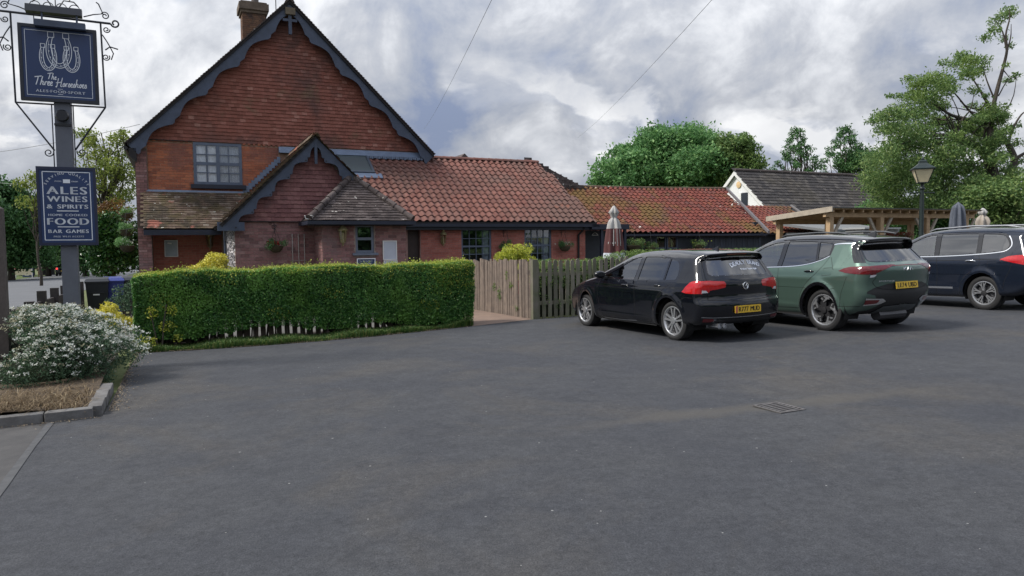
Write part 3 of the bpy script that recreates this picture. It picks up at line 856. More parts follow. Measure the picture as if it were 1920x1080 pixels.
# ---- lean-to over the recess on the left
lt0, lt1 = (0.26, 3.0), (-0.16, -1.35)
LZ0, LZ1 = 3.22, 2.13
def leanp(s, t, h):                                    # t up the slope from the eave
    L = math.hypot(1.19, 1.09); a, b = 1.19 / L, 1.09 / L
    return (s, -1.35 + t * a - h * b, 2.13 + t * b + h * a)
LL = math.hypot(1.19, 1.09)
lb = MB().hexa([leanp(0.22, 0, -.06), leanp(3.3, 0, -.06), leanp(3.3, LL, -.06), leanp(0.22, LL, -.06), leanp(0.22, 0, 0), leanp(3.3, 0, 0), leanp(3.3, LL, 0), leanp(0.22, LL, 0)])
lean = part('lean_to_roof', lb, M_SOFFIT, pub)
tm = MB(); hang_tiles(tm, leanp, 0.22, 3.3, 0.0, LL, 0.165, 0.1, lambda s, t: 0.2 < s < 2.25 + t * 0.72, lift=0.014, jit=0.012)
part('roof_tiles', tm, TILE_MOSS, lean, kind='stuff')
part('lean_to_fascia', MB().box((0.22, -1.36, 1.95), (2.28, -1.31, 2.10)).box((0.22, -1.30, 2.06), (2.3, -0.05, 2.09)), M_NAVY, lean)

# ---- gabled porch
PV = -4.8
PA, PL_, PR = (4.42, 4.42), (2.05, 2.10), (6.79, 2.10)
pw = MB(); wall_box(pw, PV, PV + 0.25, 2.4, 6.45, -0.3, 2.30)
pw.prism([(2.4, 2.30), (6.45, 2.30), (4.42, 4.25)], lambda p, q, t: (p, t, q), PV, PV + 0.25)
pw.box((6.2, PV + .25, -.3), (6.45, 0, 2.3))
porch = part('porch_wall', pw, M_MORTAR_P, pub)
lay_bricks(porch, PV - 0.001, 2.4, 4.40, -0.1, 2.24, BRICK_PORCH, 0.083, 0.228, z_single=0.98, limit=150)
# left side wall of the porch: flint pebbles
part('flint_wall', MB().box((2.40, PV + .25, -.3), (2.62, 0.0, 2.2)), mat('flint_mortar', (0.30, 0.28, 0.25), 0.95, 0.3, 10), porch)
fl = MB()
for k in range(520):
    y, z = random.uniform(PV + .02, -1.5), random.uniform(0.5, 2.08); r = random.uniform(.03, .055)
    a = random.uniform(0, 3.1); h = [(r * random.uniform(.8, 1.2) * math.cos(a + i * 1.047), r * random.uniform(.7, 1.1) * math.sin(a + i * 1.047)) for i in range(6)]
    o = len(fl.v)
    fl.v += [(2.399, y + p, z + q) for p, q in h] + [(2.372, y + p * .55, z + q * .55) for p, q in h]
    for i in range(6): fl.f.append((o + i, o + 6 + i, o + 6 + (i + 1) % 6, o + (i + 1) % 6))
    fl.f.append(tuple(o + 6 + i for i in range(5, -1, -1)))
part('flints', fl, pieces_mat('flint', [(0, (0.05, 0.05, 0.055)), (0.4, (0.16, 0.15, 0.14)), (0.7, (0.42, 0.39, 0.35)), (1, (0.5, 0.48, 0.44))], rough=0.5), porch, kind='stuff')
tm = MB()
def in_porch(s, t):
    w = 2.03 * (4.25 - t) / 1.95; return 4.42 - w + .08 < s < 4.42 + w - .08
hang_tiles(tm, lambda s, t, h: (s, PV - 0.012 - h, t), 2.3, 6.6, 2.24, 4.3, 0.165, 0.112, in_porch, lift=0.024, jit=0.006)
part('hung_tiles', tm, TILE_HUNG2, porch, kind='stuff')
part('tile_fillet', MB().box((2.45, PV - .075, 2.215), (6.4, PV - .002, 2.236)), M_SOFFIT, porch)
PB = PV - 0.30
bb = MB(); bargeboard(bb, (PA[0], PA[1]), (2.16, 2.17), PB, 5, 0.30, 0.15, 0.03); part('bargeboard', bb, M_BLUE, porch)
bb = MB(); bargeboard(bb, (PA[0], PA[1]), (6.68, 2.17), PB - 0.002, 5, 0.30, 0.15, 0.03); part('bargeboard', bb, M_BLUE, porch)
part('bargeboard_foot', MB().box((1.98, PB + .002, 1.985), (2.62, PB + .04, 2.20)), M_BLUE, porch)
part('porch_pendant', MB().box((4.385, PB - 0.02, 3.72), (4.455, PB + .05, 4.25)), M_BLUE, porch)
hol = MB()
for tip in ((2.16, 2.17), (6.68, 2.17)):
    for i in range(5):
        for q, dd in ((0.83, 0.25), (0.97, 0.26)):
            s = (i + q) / 5
            if s > 0.99: continue
            x_, z_ = PA[0] + (tip[0] - PA[0]) * s, PA[1] + (tip[1] - PA[1]) * s
            sg = 1 if tip[0] < PA[0] else -1
            hol.lathe([(0.019, -0.004), (0.0, -0.004)], (x_ + sg * dd * .70, PB, z_ - dd * .71), 8, axis='y')
part('drilled_holes', hol, M_SOFFIT, porch, kind='stuff')
# porch roof: two slopes of mossy plain tiles running back to the gable wall
def porch_slope(sgn):
    def fn(s, t, h):                                   # s along v, t up from the eave
        foot = (2.05, 2.13) if sgn < 0 else (6.79, 2.13)
        L = math.hypot(PA[0] - foot[0], PA[1] + .03 - foot[1]); a, b = (PA[0] - foot[0]) / L, (PA[1] + .03 - foot[1]) / L
        nx, nz = (-b, a) if sgn < 0 else (b, a)
        return (foot[0] + a * t + nx * h, s, foot[1] + b * t + nz * h)
    return fn
PLEN = math.hypot(PA[0] - 2.05, PA[1] + .03 - 2.13)
pslab = MB()
for sg in (-1, 1):
    f_ = porch_slope(sg); e = 0.004 * sg
    ve = -0.05 if sg < 0 else -1.0
    pslab.hexa([f_(PB - .04, 0, -.06), f_(ve, 0, -.06), f_(ve, PLEN, -.06), f_(PB - .04, PLEN, -.06), f_(PB - .04, 0, 0), f_(ve, 0, 0), f_(ve, PLEN, 0), f_(PB - .04, PLEN, 0)])
proof = part('porch_roof', pslab, M_SOFFIT, pub)
tm = MB(); hang_tiles(tm, porch_slope(-1), PB - .05, 0.0, 0.0, PLEN, 0.165, 0.1, lambda s, t: True, jit=.014, lift=.02)
f2 = porch_slope(1)
hang_tiles(tm, lambda s, t, h: f2(s, t, h), PB - .05, -1.0, 0.0, PLEN, 0.165, 0.1, lambda s, t: True, jit=.014, lift=.02)
part('roof_tiles', tm, TILE_MOSS, proof, kind='stuff')
for k in range(12):
    v0 = PB - .06 + k * 0.4
    part('ridge_tile', MB().prism([(-0.13, -0.10), (-0.08, 0.0), (0, 0.045), (0.08, 0.0), (0.13, -0.10), (0, -0.03)], lambda p, q, t: (PA[0] + p, t, PA[1] + 0.07 + q), v0, v0 + 0.39), TILE_MOSS, proof)
sf = MB()                                              # stepped lead where the porch roof climbs the gable wall
for k in range(13):
    u = 3.02 + k * 0.088; z = 3.26 + k * 0.086
    sf.box((u, -0.055 - .001 * (k % 2), z - 0.02), (u + 0.105, -0.02, z + 0.165 + 0.012))
part('stepped_flashing', sf, M_LEAD, proof)
part('porch_gutter_pipe', MB().tube([(2.16, PB + .12, 2.03), (2.16, PB + .2, 1.9), (2.20, PV + .5, 1.75), (2.20, PV + .5, -0.1)], 0.035, 8), M_BLUE, porch, smooth=60)

# ---- hipped bay in front of the porch
BVF = -5.9
BWIN = (5.22, 5.70, 1.40, 2.12)
bw = MB(); wall_box(bw, BVF, BVF + .22, 4.39, 6.56, -.3, 2.14, [BWIN]); bw.box((4.39, BVF + .22, -.3), (4.6, PV, 2.14)); bw.box((6.34, BVF + .22, -.3), (6.56, PV, 2.14))
bay = part('bay_wall', bw, M_MORTAR_P, pub)
lay_bricks(bay, BVF - .001, 4.39, 6.56, -0.1, 2.13, BRICK_PORCH, 0.0815, 0.225, [(BWIN[0] - .02, BWIN[1] + .02, BWIN[2] - .09, BWIN[3])], z_single=0.92, limit=150)
sb = MB(); z = 0.3; r = 0
while z < 2.1:
    v = BVF - (0.11 if r % 2 else 0)
    while v < PV:
        a, b = max(v, BVF), min(v + .215, PV)
        if b - a > .03: sb.box((4.378, a + .004, z + .005), (4.39, b, z + .072), skip='r')
        v += .225
    z += .0815; r += 1
part('brickwork', sb, BRICK_PORCH, bay, kind='stuff')
bwn = sash(pub, *BWIN, BVF, M_STONE, 2, 1, bar=.05, edge=0.062, mid_h=True, recess=0.03)
part('window_sill', MB().hexa([(5.13, BVF - .09, 1.335), (5.79, BVF - .09, 1.335), (5.79, BVF, 1.335), (5.13, BVF, 1.335), (5.13, BVF - .09, 1.375), (5.79, BVF - .09, 1.375), (5.79, BVF, 1.40), (5.13, BVF, 1.40)]), M_STONE, bwn)
BE = -6.22; BL, BR = 4.02, 6.66; BC = 5.36; BZ = 2.21; BAV, BAZ = -4.98, 3.40
bs_ = MB()
bs_.add([(BL, BE, BZ), (BR, BE, BZ), (BC, BAV, BAZ), (BL, -4.7, BZ), (BR, -4.7, BZ), (BC, -3.6, BAZ)], [(0, 1, 2), (1, 4, 5, 2), (3, 0, 2, 5), (0, 3, 4, 1)])
broof = part('bay_roof', bs_, M_SOFFIT, pub)
def bay_front(s, t, h):
    L = math.hypot(BAV - BE, BAZ - BZ); a, b = (BAV - BE) / L, (BAZ - BZ) / L
    return (s, BE - .02 + t * a - h * b, BZ + t * b + h * a)
BLN = math.hypot(BAV - BE, BAZ - BZ)
tm = MB(); hang_tiles(tm, bay_front, BL, BR, 0.0, BLN, 0.165, 0.1, lambda s, t: BL + (BC - BL) * t / BLN - .06 < s < BR - (BR - BC) * t / BLN + .06, jit=.01)
for sg in (-1, 1):
    e0 = BL if sg < 0 else BR
    def side(s, t, h, e0=e0, sg=sg):
        w = abs(BC - e0); L = math.hypot(w, BAZ - BZ); a, b = w / L, (BAZ - BZ) / L
        return (e0 - sg * t * a + sg * h * b, s, BZ + t * b + h * a)
    LS = math.hypot(BC - BL, BAZ - BZ)
    hang_tiles(tm, side, BE, -3.6, 0.0, LS, .165, .1, lambda s, t: s > BE + (BAV - BE) * t / LS - .04 and s < -4.7 + 1.1 * t / LS, jit=.01)
part('roof_tiles', tm, TILE_GREY, broof, kind='stuff')
for sg, e0 in ((-1, BL), (1, BR)):
    n = 7
    for k in range(n):
        a, b = k / n, (k + 1.08) / n
        A = Vector((e0 + (BC - e0) * a, BE + (BAV - BE) * a, BZ + .06 + (BAZ - BZ) * a)); C = Vector((e0 + (BC - e0) * b, BE + (BAV - BE) * b, BZ + .045 + (BAZ - BZ) * b))
        part('hip_tile', MB().tube([A, C], [0.092, 0.078], 8), TILE_GREY, broof, smooth=50)
part('hip_iron', MB().tube([(BL - .02, BE - .02, BZ + .03), (BL - .10, BE - .08, BZ + .05), (BL - .12, BE - .10, BZ + .12)], .012, 5), M_WHITE, broof)
part('bay_gutter', MB().box((BL - .05, BE - .07, 2.115), (BR + .06, BE + .03, 2.205)).box((BL - .05, BE + .031, 2.115), (BL + .05, -4.85, 2.205)).box((BR - .04, BE + .031, 2.115), (BR + .06, -4.0, 2.205)), M_NAVY, broof)
part('bay_soffit', MB().box((BL, BE + .035, 2.09), (BR, BVF, 2.113)), M_SOFFIT, broof)

# ---- long single-storey wing with red pantiles
wing = thing('pub_wing', 'long low brick wing of the pub under a red pantile roof', 'pub wing', (8.0, -3.1, 0))
WV = -3.10
W1, W2 = (9.20, 10.22, 0.98, 2.08), (11.41, 12.40, 0.98, 2.10)
DOOR = (7.45, 7.84, -.2, 2.05)
ww = MB(); wall_box(ww, WV, WV + .25, 6.6, 13.72, -.3, 2.2, [W1, W2, DOOR]); ww.box((13.47, WV + .25, -.3), (13.72, 1.0, 2.3)); ww.box((6.7, 0.35, -.3), (13.47, 0.55, 4.3))
wwall = part('wing_wall', ww, M_MORTAR_W, wing)
lay_bricks(wwall, WV - .001, 7.86, 13.72, -0.05, 2.16, BRICK_WING, 0.0745, 0.225, [W1, W2], z_single=1.0, limit=300, off=(8.0, -3.1, 0))
part('door', MB().box((7.45, WV + .12, -.1), (7.84, WV + .16, 2.05)), mat('dark_brown_door', (0.035, 0.02, 0.018), 0.6, 0.3, 6), wing)
for w_, cur in ((W1, (9.92, 10.16)), (W2, (12.08, 12.34))):
    f = sash(wing, *w_, WV, M_WBLUE, 4, 4, bar=0.022, edge=0.05, recess=0.02, curtain=[(cur[0], cur[1], 1.03, 2.05, M_BLIND)])
part('white_bowl', MB().lathe([(0.0, 0), (0.10, .02), (0.12, .06), (0.0, .065)], (9.62, WV + .35, 1.03), 10), M_WHITE, wing)  # plain white bowl inside the window
EAVE, RIDGE = (-3.40, 2.30), (0.0, 4.64)
ur = lambda t: 14.06 - 0.56 * t
wr = MB().hexa([(5.2, EAVE[0], EAVE[1] - .09), (14.0, EAVE[0], EAVE[1] - .09), (13.45, .02, 4.55), (5.2, .02, 4.55), (5.2, EAVE[0], EAVE[1] - .02), (14.0, EAVE[0], EAVE[1] - .02), (13.45, .02, 4.62), (5.2, .02, 4.62)])
wr.hexa([(9.1, .021, 4.55), (13.45, .021, 4.55), (14.0, 3.4, 2.3), (9.1, 3.4, 2.3), (9.1, .021, 4.62), (13.45, .021, 4.62), (14.0, 3.4, 2.38), (9.1, 3.4, 2.38)])
wroof = part('wing_roof', wr, M_SOFFIT, wing)
def okt(u, s):
    L = math.hypot(3.40, 2.34); v = EAVE[0] + s / L * 3.4
    if 5.95 < u < 7.02 and -1.12 < v < 0.0: return False
    return u > 4.3 + 2.0
pantile_roof(wroof, (8.0, -3.1, 0), lambda t: 6.2 - 0.6 * t, ur, EAVE, RIDGE, 0.2255, 0.285, PANTILE, n_single=300, ok=okt)
for k in range(15):
    u0 = 9.15 + k * 0.292
    rd = MB()
    for i in range(8):
        an = math.pi * i / 7
        rd.v += [(u0, .02 - .13 * math.cos(an), 4.645 + .10 * math.sin(an)), (u0 + .285, .02 - .125 * math.cos(an), 4.64 + .095 * math.sin(an))]
    for i in range(7): rd.f.append((2 * i, 2 * i + 1, 2 * i + 3, 2 * i + 2))
    rd.f.append(tuple(range(0, 16, 2))); rd.f.append(tuple(range(15, 0, -2)))
    part('ridge_tile', rd, PANTILE, wroof, smooth=60)
part('gutter', MB().box((6.6, -3.50, 2.14), (14.05, -3.38, 2.235)), M_NAVY, wroof)
part('fascia', MB().box((6.6, -3.375, 2.05), (13.9, -3.12, 2.14)), M_NAVY, wroof)
part('downpipe', MB().tube([(13.50, -3.42, 2.13), (13.50, -3.25, 2.0), (13.42, -3.16, 1.88), (13.42, -3.16, 0)], .036, 8), M_SOFFIT, wing, smooth=60)
# roof window
def rp(u, v, h=0.0):
    L = math.hypot(3.4, 2.34); a, b = 3.4 / L, 2.34 / L
    return (u, v - h * b, 4.64 + (v) * 2.34 / 3.4 + h * a)
sg_ = MB()
def rbox(mb, u0, u1, v0, v1, h0, h1):
    mb.hexa([rp(u0, v0, h0), rp(u1, v0, h0), rp(u1, v1, h0), rp(u0, v1, h0), rp(u0, v0, h1), rp(u1, v0, h1), rp(u1, v1, h1), rp(u0, v1, h1)]); return mb
rbox(sg_, 5.90, 5.98, -1.08, -.02, 0, .09); rbox(sg_, 6.92, 7.0, -1.08, -.02, 0, .09); rbox(sg_, 5.98, 6.92, -1.08, -1.0, 0, .09); rbox(sg_, 5.98, 6.92, -.10, -.02, 0, .09)
skyl = part('roof_window', sg_, mat('roof_window_frame', (0.06, 0.075, 0.10), 0.5), wroof)
part('pane', rbox(MB(), 5.98, 6.92, -1.0, -.10, .05, .06), mat('roof_window_pane', (0.09, 0.115, 0.125), 0.08, spec=0.8), skyl)
part('lead_apron', rbox(MB(), 5.80, 7.20, -1.32, -1.082, 0.02, .055), M_LEAD, skyl)
# darker plain tiled roof behind, falling to the right
rr = MB().prism([(13.3, 4.78), (13.72, 4.83), (16.1, 3.78), (16.1, 2.6), (13.3, 2.6)], lambda p, q, t: (p, t, q), 0.75, 4.0)
rear = part('rear_roof', rr, M_SOFFIT, wing)
tm = MB(); hang_tiles(tm, lambda s, t, h: (s, 0.74 - h, t), 13.3, 16.1, 3.0, 4.8, .165, .10, lambda s, t: t < 4.83 - (s - 13.72) * .441 - .03)
part('roof_tiles', tm, TILE_GREY, rear, kind='stuff')
part('small_dormer', MB().prism([(-.45, 0), (.45, 0), (0, .42)], lambda p, q, t: (11.35 + p, t, 4.72 + q), 2.0, 3.5), TILE_GREY, wing)
# flat canopy over the garden door, on two posts
cn = MB().box((13.75, -3.50, 2.06), (15.25, -2.2, 2.24)); can = part('canopy', cn, M_NAVY, wing)
for u in (14.2, 15.14):
    part('canopy_post', MB().box((u - .045, -3.42, -.1), (u + .045, -3.33, 2.06)), M_NAVY, can)
part('garden_door', MB().box((13.75, -2.25, -.1), (15.3, -2.2, 2.05)), mat('slate_blue_boards', (0.035, 0.045, 0.06), 0.6, 0.3, 6), can)
for u in (13.98, 14.62):
    part('arched_light', MB().tube([(u - .13 + .26 * i / 8, -2.27, 1.88 + .09 * math.sin(math.pi * i / 8)) for i in range(9)] + [(u - .13, -2.27, 1.88)], .014, 5), M_WHITE, can)

# ---- timber outbuilding beyond, mossy red pantiles
barn = thing('timber_outbuilding', 'low dark boarded outbuilding with a mossy red pantile roof', 'outbuilding', (15.3, -2.2, 0))
bnw = MB(); BWN = (17.50, 18.52, 1.36, 1.90)
wall_box(bnw, -1.95, -1.75, 13.9, 22.75, -.2, 1.98, [BWN]); bnw.box((22.55, -1.75, -.2), (22.75, 3.5, 2.4)); bnw.prism([(-1.95, 1.98), (3.6, 1.98), (0.9, 3.85)], lambda p, q, t: (t, p, q), 22.55, 22.75)
bw_ = part('barn_wall', bnw, mat('dark_blue_boards', (0.026, 0.034, 0.048), 0.7, 0.3, 5), barn)
M_BOARD = mat('blue_black_board', (0.034, 0.045, 0.066), 0.65, 0.3, 6, 0.002, 40, island=0.12)
for k in range(24):                                    # upright boards at the right-hand end
    a = 19.3 + k * 0.142
    part('board', MB().box((a, -1.985 - .006 * (k % 2), -.1), (a + .132, -1.952, 1.86)), M_BOARD, bw_)
sash(barn, 17.50, 17.98, 1.36, 1.90, -1.95, M_BLUE, 1, 1, edge=.05, recess=0)
sash(barn, 18.02, 18.52, 1.36, 1.90, -1.95, M_BLUE, 1, 1, edge=.05, recess=0)
part('white_window', MB().box((15.6, -1.99, 1.45), (16.1, -1.955, 1.82)), mat('grey_window', (0.25, 0.28, 0.31), 0.6), barn)
bsl = MB().hexa([(13.6, -2.2, 1.83), (22.75, -2.2, 1.78), (23.42, .95, 3.76), (14.0, .95, 3.66), (13.6, -2.2, 1.88), (22.75, -2.2, 1.83), (23.42, .95, 3.84), (14.0, .95, 3.72)])
bsl.hexa([(14.0, .951, 3.66), (23.42, .951, 3.76), (23.42, 4.0, 1.8), (14.0, 4.0, 1.8), (14.0, .951, 3.72), (23.42, .951, 3.84), (23.42, 4.0, 1.86), (14.0, 4.0, 1.86)])
brf = part('barn_roof', bsl, M_SOFFIT, barn)
pantile_roof(brf, (15.3, -2.2, 0), lambda t: 13.6 + 0.9 * t, lambda t: 22.72 + 0.62 * t, (-2.22, 1.96), (0.95, 3.86), 0.236, 0.262, PANTILE_OLD, n_single=0,
             sag=lambda u, t: 0.02 - 0.03 * math.sin((u - 14) / 9.3 * math.pi) * t - 0.03 * (u - 14) / 9 * (1 - t) + 0.012 * math.sin(u * 1.9) * t + 0.10 * (u - 14) / 9 * t)
part('roof_verge', MB().hexa([(22.78, -2.28, 1.92), (22.88, -2.28, 1.92), (23.52, .97, 3.96), (23.42, .97, 3.96), (22.78, -2.28, 2.04), (22.88, -2.28, 2.04), (23.52, .97, 4.07), (23.42, .97, 4.07)]), mat('grey_verge', (0.16, 0.15, 0.16), 0.8), brf)
part('ridge', MB().tube([(14.4 + k * .5, .95, 3.87 + .10 * k / 18 - 0.03 * math.sin(k / 18 * math.pi)) for k in range(19)], .085, 7), TILE_MOSS, brf, smooth=60)
part('barn_gutter', MB().box((15.3, -2.33, 1.84), (22.7, -2.23, 1.915)), M_NAVY, brf)
for u in (16.45, 18.95):
    part('bulkhead_lamp', MB().lathe([(0, 0), (.07, .0), (.07, .05), (0, .07)], (u, -2.0, 1.86), 8, axis='y'), M_WHITE, barn)

# ---- smaller red-roofed shed further right
shed = thing('small_outbuilding', 'small shed with a steep mossy pantile roof behind the pergola end', 'shed', (24, -1.5, 0))
part('shed_wall', MB().box((23.0, -1.3, -.1), (26.6, 3, 1.95)), mat('shed_boards', (0.03, 0.036, 0.045), 0.7), shed)
sslab = MB().hexa([(22.9, -1.6, 1.88), (26.85, -1.6, 1.88), (27.4, 1.0, 3.2), (23.4, 1.0, 3.15), (22.9, -1.6, 1.94), (26.85, -1.6, 1.94), (27.4, 1.0, 3.26), (23.4, 1.0, 3.21)])
srf = part('shed_roof', sslab, M_SOFFIT, shed)
pantile_roof(srf, (24, -1.5, 0), lambda t: 22.9 + .6 * t, lambda t: 26.8 + 0.5 * t, (-1.62, 1.93), (1.0, 3.22), 0.236, .262, PANTILE_OLD, n_single=0)
part('roof_verge', MB().hexa([(26.86, -1.66, 1.9), (26.96, -1.66, 1.9), (27.5, 1.02, 3.22), (27.4, 1.02, 3.22), (26.86, -1.66, 2.02), (26.96, -1.66, 2.02), (27.5, 1.02, 3.33), (27.4, 1.02, 3.33)]), mat('grey_verge2', (0.18, 0.17, 0.17), 0.8), srf)

# ---- white gabled house behind
wh = thing('white_house', 'white rendered house with a steep dark tiled roof behind the outbuildings', 'house', (34, 12, 0))
HA, HV = 6.22, 12.0
M_WRENDER = mat('white_render', (0.80, 0.81, 0.82), 0.8, 0.08, 2)
hw_ = MB().box((34.1, 8.6, -.6), (46, 15.4, 3.0)); hw_.prism([(8.6, 3.0), (15.4, 3.0), (12, 6.0)], lambda p, q, t: (t, p, q), 34.1, 34.4)
hwall = part('house_wall', hw_, M_WRENDER, wh)
part('gable_window', MB().box((34.06, 10.95, 3.85), (34.1, 11.5, 4.75)), mat('dark_glass', (0.02, 0.025, 0.035), 0.1), hwall)
part('window_frame', MB().box((34.04, 11.52, 3.85), (34.1, 11.75, 4.75)), M_WHITE, hwall)
part('wall_lamp', MB().lathe([(0, -.02), (.19, -.02), (.21, -.06), (0, -.09)], (34.1, 11.75, 5.3), 14, axis='x'), mat('warm_lamp', (0.7, 0.5, 0.28), 0.5), hwall, smooth=40)
hr = MB()
for sg in (-1, 1):
    e = (12 + sg * 3.9, 2.75)
    hr.hexa([(33.95, 12, HA - .10), (46.3, 12, HA - .10), (46.3, e[0], e[1] - .1), (33.95, e[0], e[1] - .1), (33.95, 12, HA), (46.3, 12, HA), (46.3, e[0], e[1]), (33.95, e[0], e[1])])
hroof = part('house_roof', hr, M_SOFFIT, wh)
tm = MB(); Lh = math.hypot(3.9, 3.47)
hang_tiles(tm, lambda s, t, h: (s, 8.1 + t * 3.9 / Lh - h * 3.47 / Lh, 2.75 + t * 3.47 / Lh + h * 3.9 / Lh), 33.95, 46.3, 0, Lh, .30, .30, lambda s, t: True, thick=.02, lift=.03, jit=.01, gap=.02)
part('roof_tiles', tm, pieces_mat('tile_charcoal', k=(.8, .78, .78), stops=[(0, (0.045, 0.043, 0.045)), (0.6, (0.068, 0.064, 0.064)), (1, (0.12, 0.112, 0.105))], patch=[((0.085, 0.075, 0.055), 0.5, 0.65, .5, .5)]), hroof, kind='stuff')
part('bargeboard', MB().hexa([(33.90, 12, HA - .30), (33.96, 12, HA - .30), (33.96, 8.1, 2.46), (33.90, 8.1, 2.46), (33.90, 12, HA - .02), (33.96, 12, HA - .02), (33.96, 8.1, 2.74), (33.90, 8.1, 2.74)]), M_WHITE, hroof)
part('bargeboard', MB().hexa([(33.90, 12, HA - .30), (33.96, 12, HA - .30), (33.96, 15.9, 2.46), (33.90, 15.9, 2.46), (33.90, 12, HA - .02), (33.96, 12, HA - .02), (33.96, 15.9, 2.74), (33.90, 15.9, 2.74)]), M_WHITE, hroof)
part('ridge', MB().tube([(33.95, 12, HA + .02), (46.3, 12, HA + .02)], .12, 7), TILE_GREY, hroof, smooth=60)
# ================================================================== lettering helpers
def text_mb(body):
    """lettering outlines as a flat mesh, x right and y up, in a unit box"""
    cu = bpy.data.curves.new('lettering', 'FONT'); cu.body = body; cu.resolution_u = 3
    ob = bpy.data.objects.new('lettering', cu); COL.objects.link(ob)
    bpy.context.view_layer.update()
    me = bpy.data.meshes.new_from_object(ob.evaluated_get(bpy.context.evaluated_depsgraph_get()))
    mb = MB(); mb.v = [tuple(v.co) for v in me.vertices]; mb.f = [tuple(p.vertices) for p in me.polygons]
    bpy.data.objects.remove(ob); bpy.data.curves.remove(cu); bpy.data.meshes.remove(me)
    return mb


def fit_text(dst, body, cx, cy, w, h, fn, spread=0.0, bold=0.0):
    """write body into a w x h box centred on cx,cy; letters set out one by one so they can be spaced; fn maps (x,y)->point"""
    chars = []; x = 0.0
    for ch in body:
        if ch == ' ': x += 0.34 + spread; continue
        m = text_mb(ch); xs = [p[0] for p in m.v]
        if not xs: continue
        a, b = min(xs), max(xs); chars.append((m, x - a)); x += b - a + 0.075 + spread
    ys = [p[1] for m, _ in chars for p in m.v if True]
    y0, y1 = min(ys), max(ys); W = x - 0.075 - spread
    for m, dx in chars:
        for off in ([0.0] if not bold else [-bold, 0, bold]):
            dst.add([fn(cx - w / 2 + (p[0] + dx) / W * w + off, cy - h / 2 + (p[1] - y0) / (y1 - y0) * h) for p in m.v], m.f)


def spline(pts, n=6):
    P = [Vector(p if len(p) == 3 else (p[0], p[1], 0)) for p in pts]
    P = [P[0] * 2 - P[1]] + P + [P[-1] * 2 - P[-2]]
    out = []
    for i in range(1, len(P) - 2):
        for k in range(n):
            t = k / n; a, b, c, d = P[i - 1:i + 3]
            out.append(0.5 * ((2 * b) + (c - a) * t + (2 * a - 5 * b + 4 * c - d) * t * t + (3 * b - a - 3 * c + d) * t ** 3))
    out.append(P[-2]); return out


GLYPH = {'T': (0.62, [[(0, .88), (.3, .95), (.68, 1.02)], [(.36, .98), (.30, .5), (.2, 0)]]),
         'H': (0.62, [[(.16, 1.0), (.08, .45), (-.02, -.08), (-.12, .0)], [(-.1, .42), (.2, .46), (.52, .6)], [(.58, 1.08), (.48, .5), (.42, .02), (.6, .04)]]),
         'h': (0.40, [[(.16, 1.0), (.08, .5), (0, 0)], [(.03, .22), (.18, .45), (.26, .35), (.24, .06), (.40, .06)]]),
         'r': (0.28, [[(0, .05), (.07, .42), (.05, .0)], [(.06, .22), (.16, .42), (.28, .38)]]),
         'e': (0.27, [[(0, .18), (.18, .28), (.2, .42), (.09, .42), (.03, .18), (.11, .0), (.27, .08)]]),
         'o': (0.29, [[(.13, .43), (.03, .2), (.11, .0), (.23, .2), (.14, .43), (.29, .34)]]),
         's': (0.26, [[(0, .06), (.15, .45), (.2, .2), (.14, .0), (.0, .05)], [(.14, .0), (.26, .08)]])}


def script_text(dst, body, x, y, size, fn, nrm, width, slant=0.12):
    for ch in body:
        if ch == ' ': x += size * 0.22; continue
        adv, strokes = GLYPH[ch]
        for st in strokes:
            pts = [(x + (p[0] + slant * p[1]) * size, y + p[1] * size) for p in [(q.x, q.y) for q in spline(st, 5)]]
            dst.strip([fn(*p) for p in pts], width, nrm)
        x += adv * size
    return x


# ================================================================== hanging pub sign on its post
SV = -12.62
ps = thing('pub_sign', 'tall grey post carrying a dark blue hanging sign with horseshoes and a lower board', 'pub sign', (-0.33, -12.48, gzB(-0.33, -12.48)))
M_POST = mat('grey_post_paint', (0.125, 0.135, 0.165), 0.55, 0.2, 5, 0.002, 30)
M_BOARDN = mat('sign_navy', (0.020, 0.044, 0.130), 0.38, 0.15, 3)
M_FRAME = mat('sign_frame_black', (0.014, 0.017, 0.028), 0.4)
pst = MB().box((-0.43, -12.58, -0.5), (-0.235, -12.39, 3.62)); part('post', pst, M_POST, ps)
part('post_lamp', MB().lathe([(0, 0), (.07, 0), (.085, .03), (.07, .075), (0, .09)], (-0.33, -12.585 - .09, 3.40), 14, axis='y').box((-.435, -12.60, 3.27), (-.23, -12.58, 3.30)), mat('lamp_black', (0.012, 0.013, 0.018), 0.25), ps, smooth=40)
irn = MB()
def S(u, z, v=-12.55): return (u, v, z)
irn.tube([S(-1.10, 4.765), S(0.30, 4.745)], 0.016, 6)
irn.tube([S(-.885, 4.76), S(-.875, 3.56), S(-.45, 2.93)], 0.013, 6); irn.tube([S(.175, 4.745), S(.19, 3.565), S(-.20, 2.95)], 0.013, 6)
irn.tube([S(-.875, 3.56), S(.19, 3.565)], 0.012, 6); irn.tube([S(-.46, 3.56), S(-.46, 2.6)], 0.008, 5); irn.tube([S(-.205, 3.56), S(-.205, 2.6)], 0.008, 5)
def scroll(c, r, a0, turns, sgn=1, r1=0.25, n=26):
    return [S(c[0] + r * (1 - (1 - r1) * i / n) * math.cos(a0 + sgn * turns * 2 * math.pi * i / n), c[1] + r * (1 - (1 - r1) * i / n) * math.sin(a0 + sgn * turns * 2 * math.pi * i / n)) for i in range(n + 1)]
scr = MB(); scrolls = []
scr.tube([S(.30, 4.745)] + scroll((.355, 4.755), .055, -2.4, 1.05, 1, .45), .012, 6)                # curled end of the bar
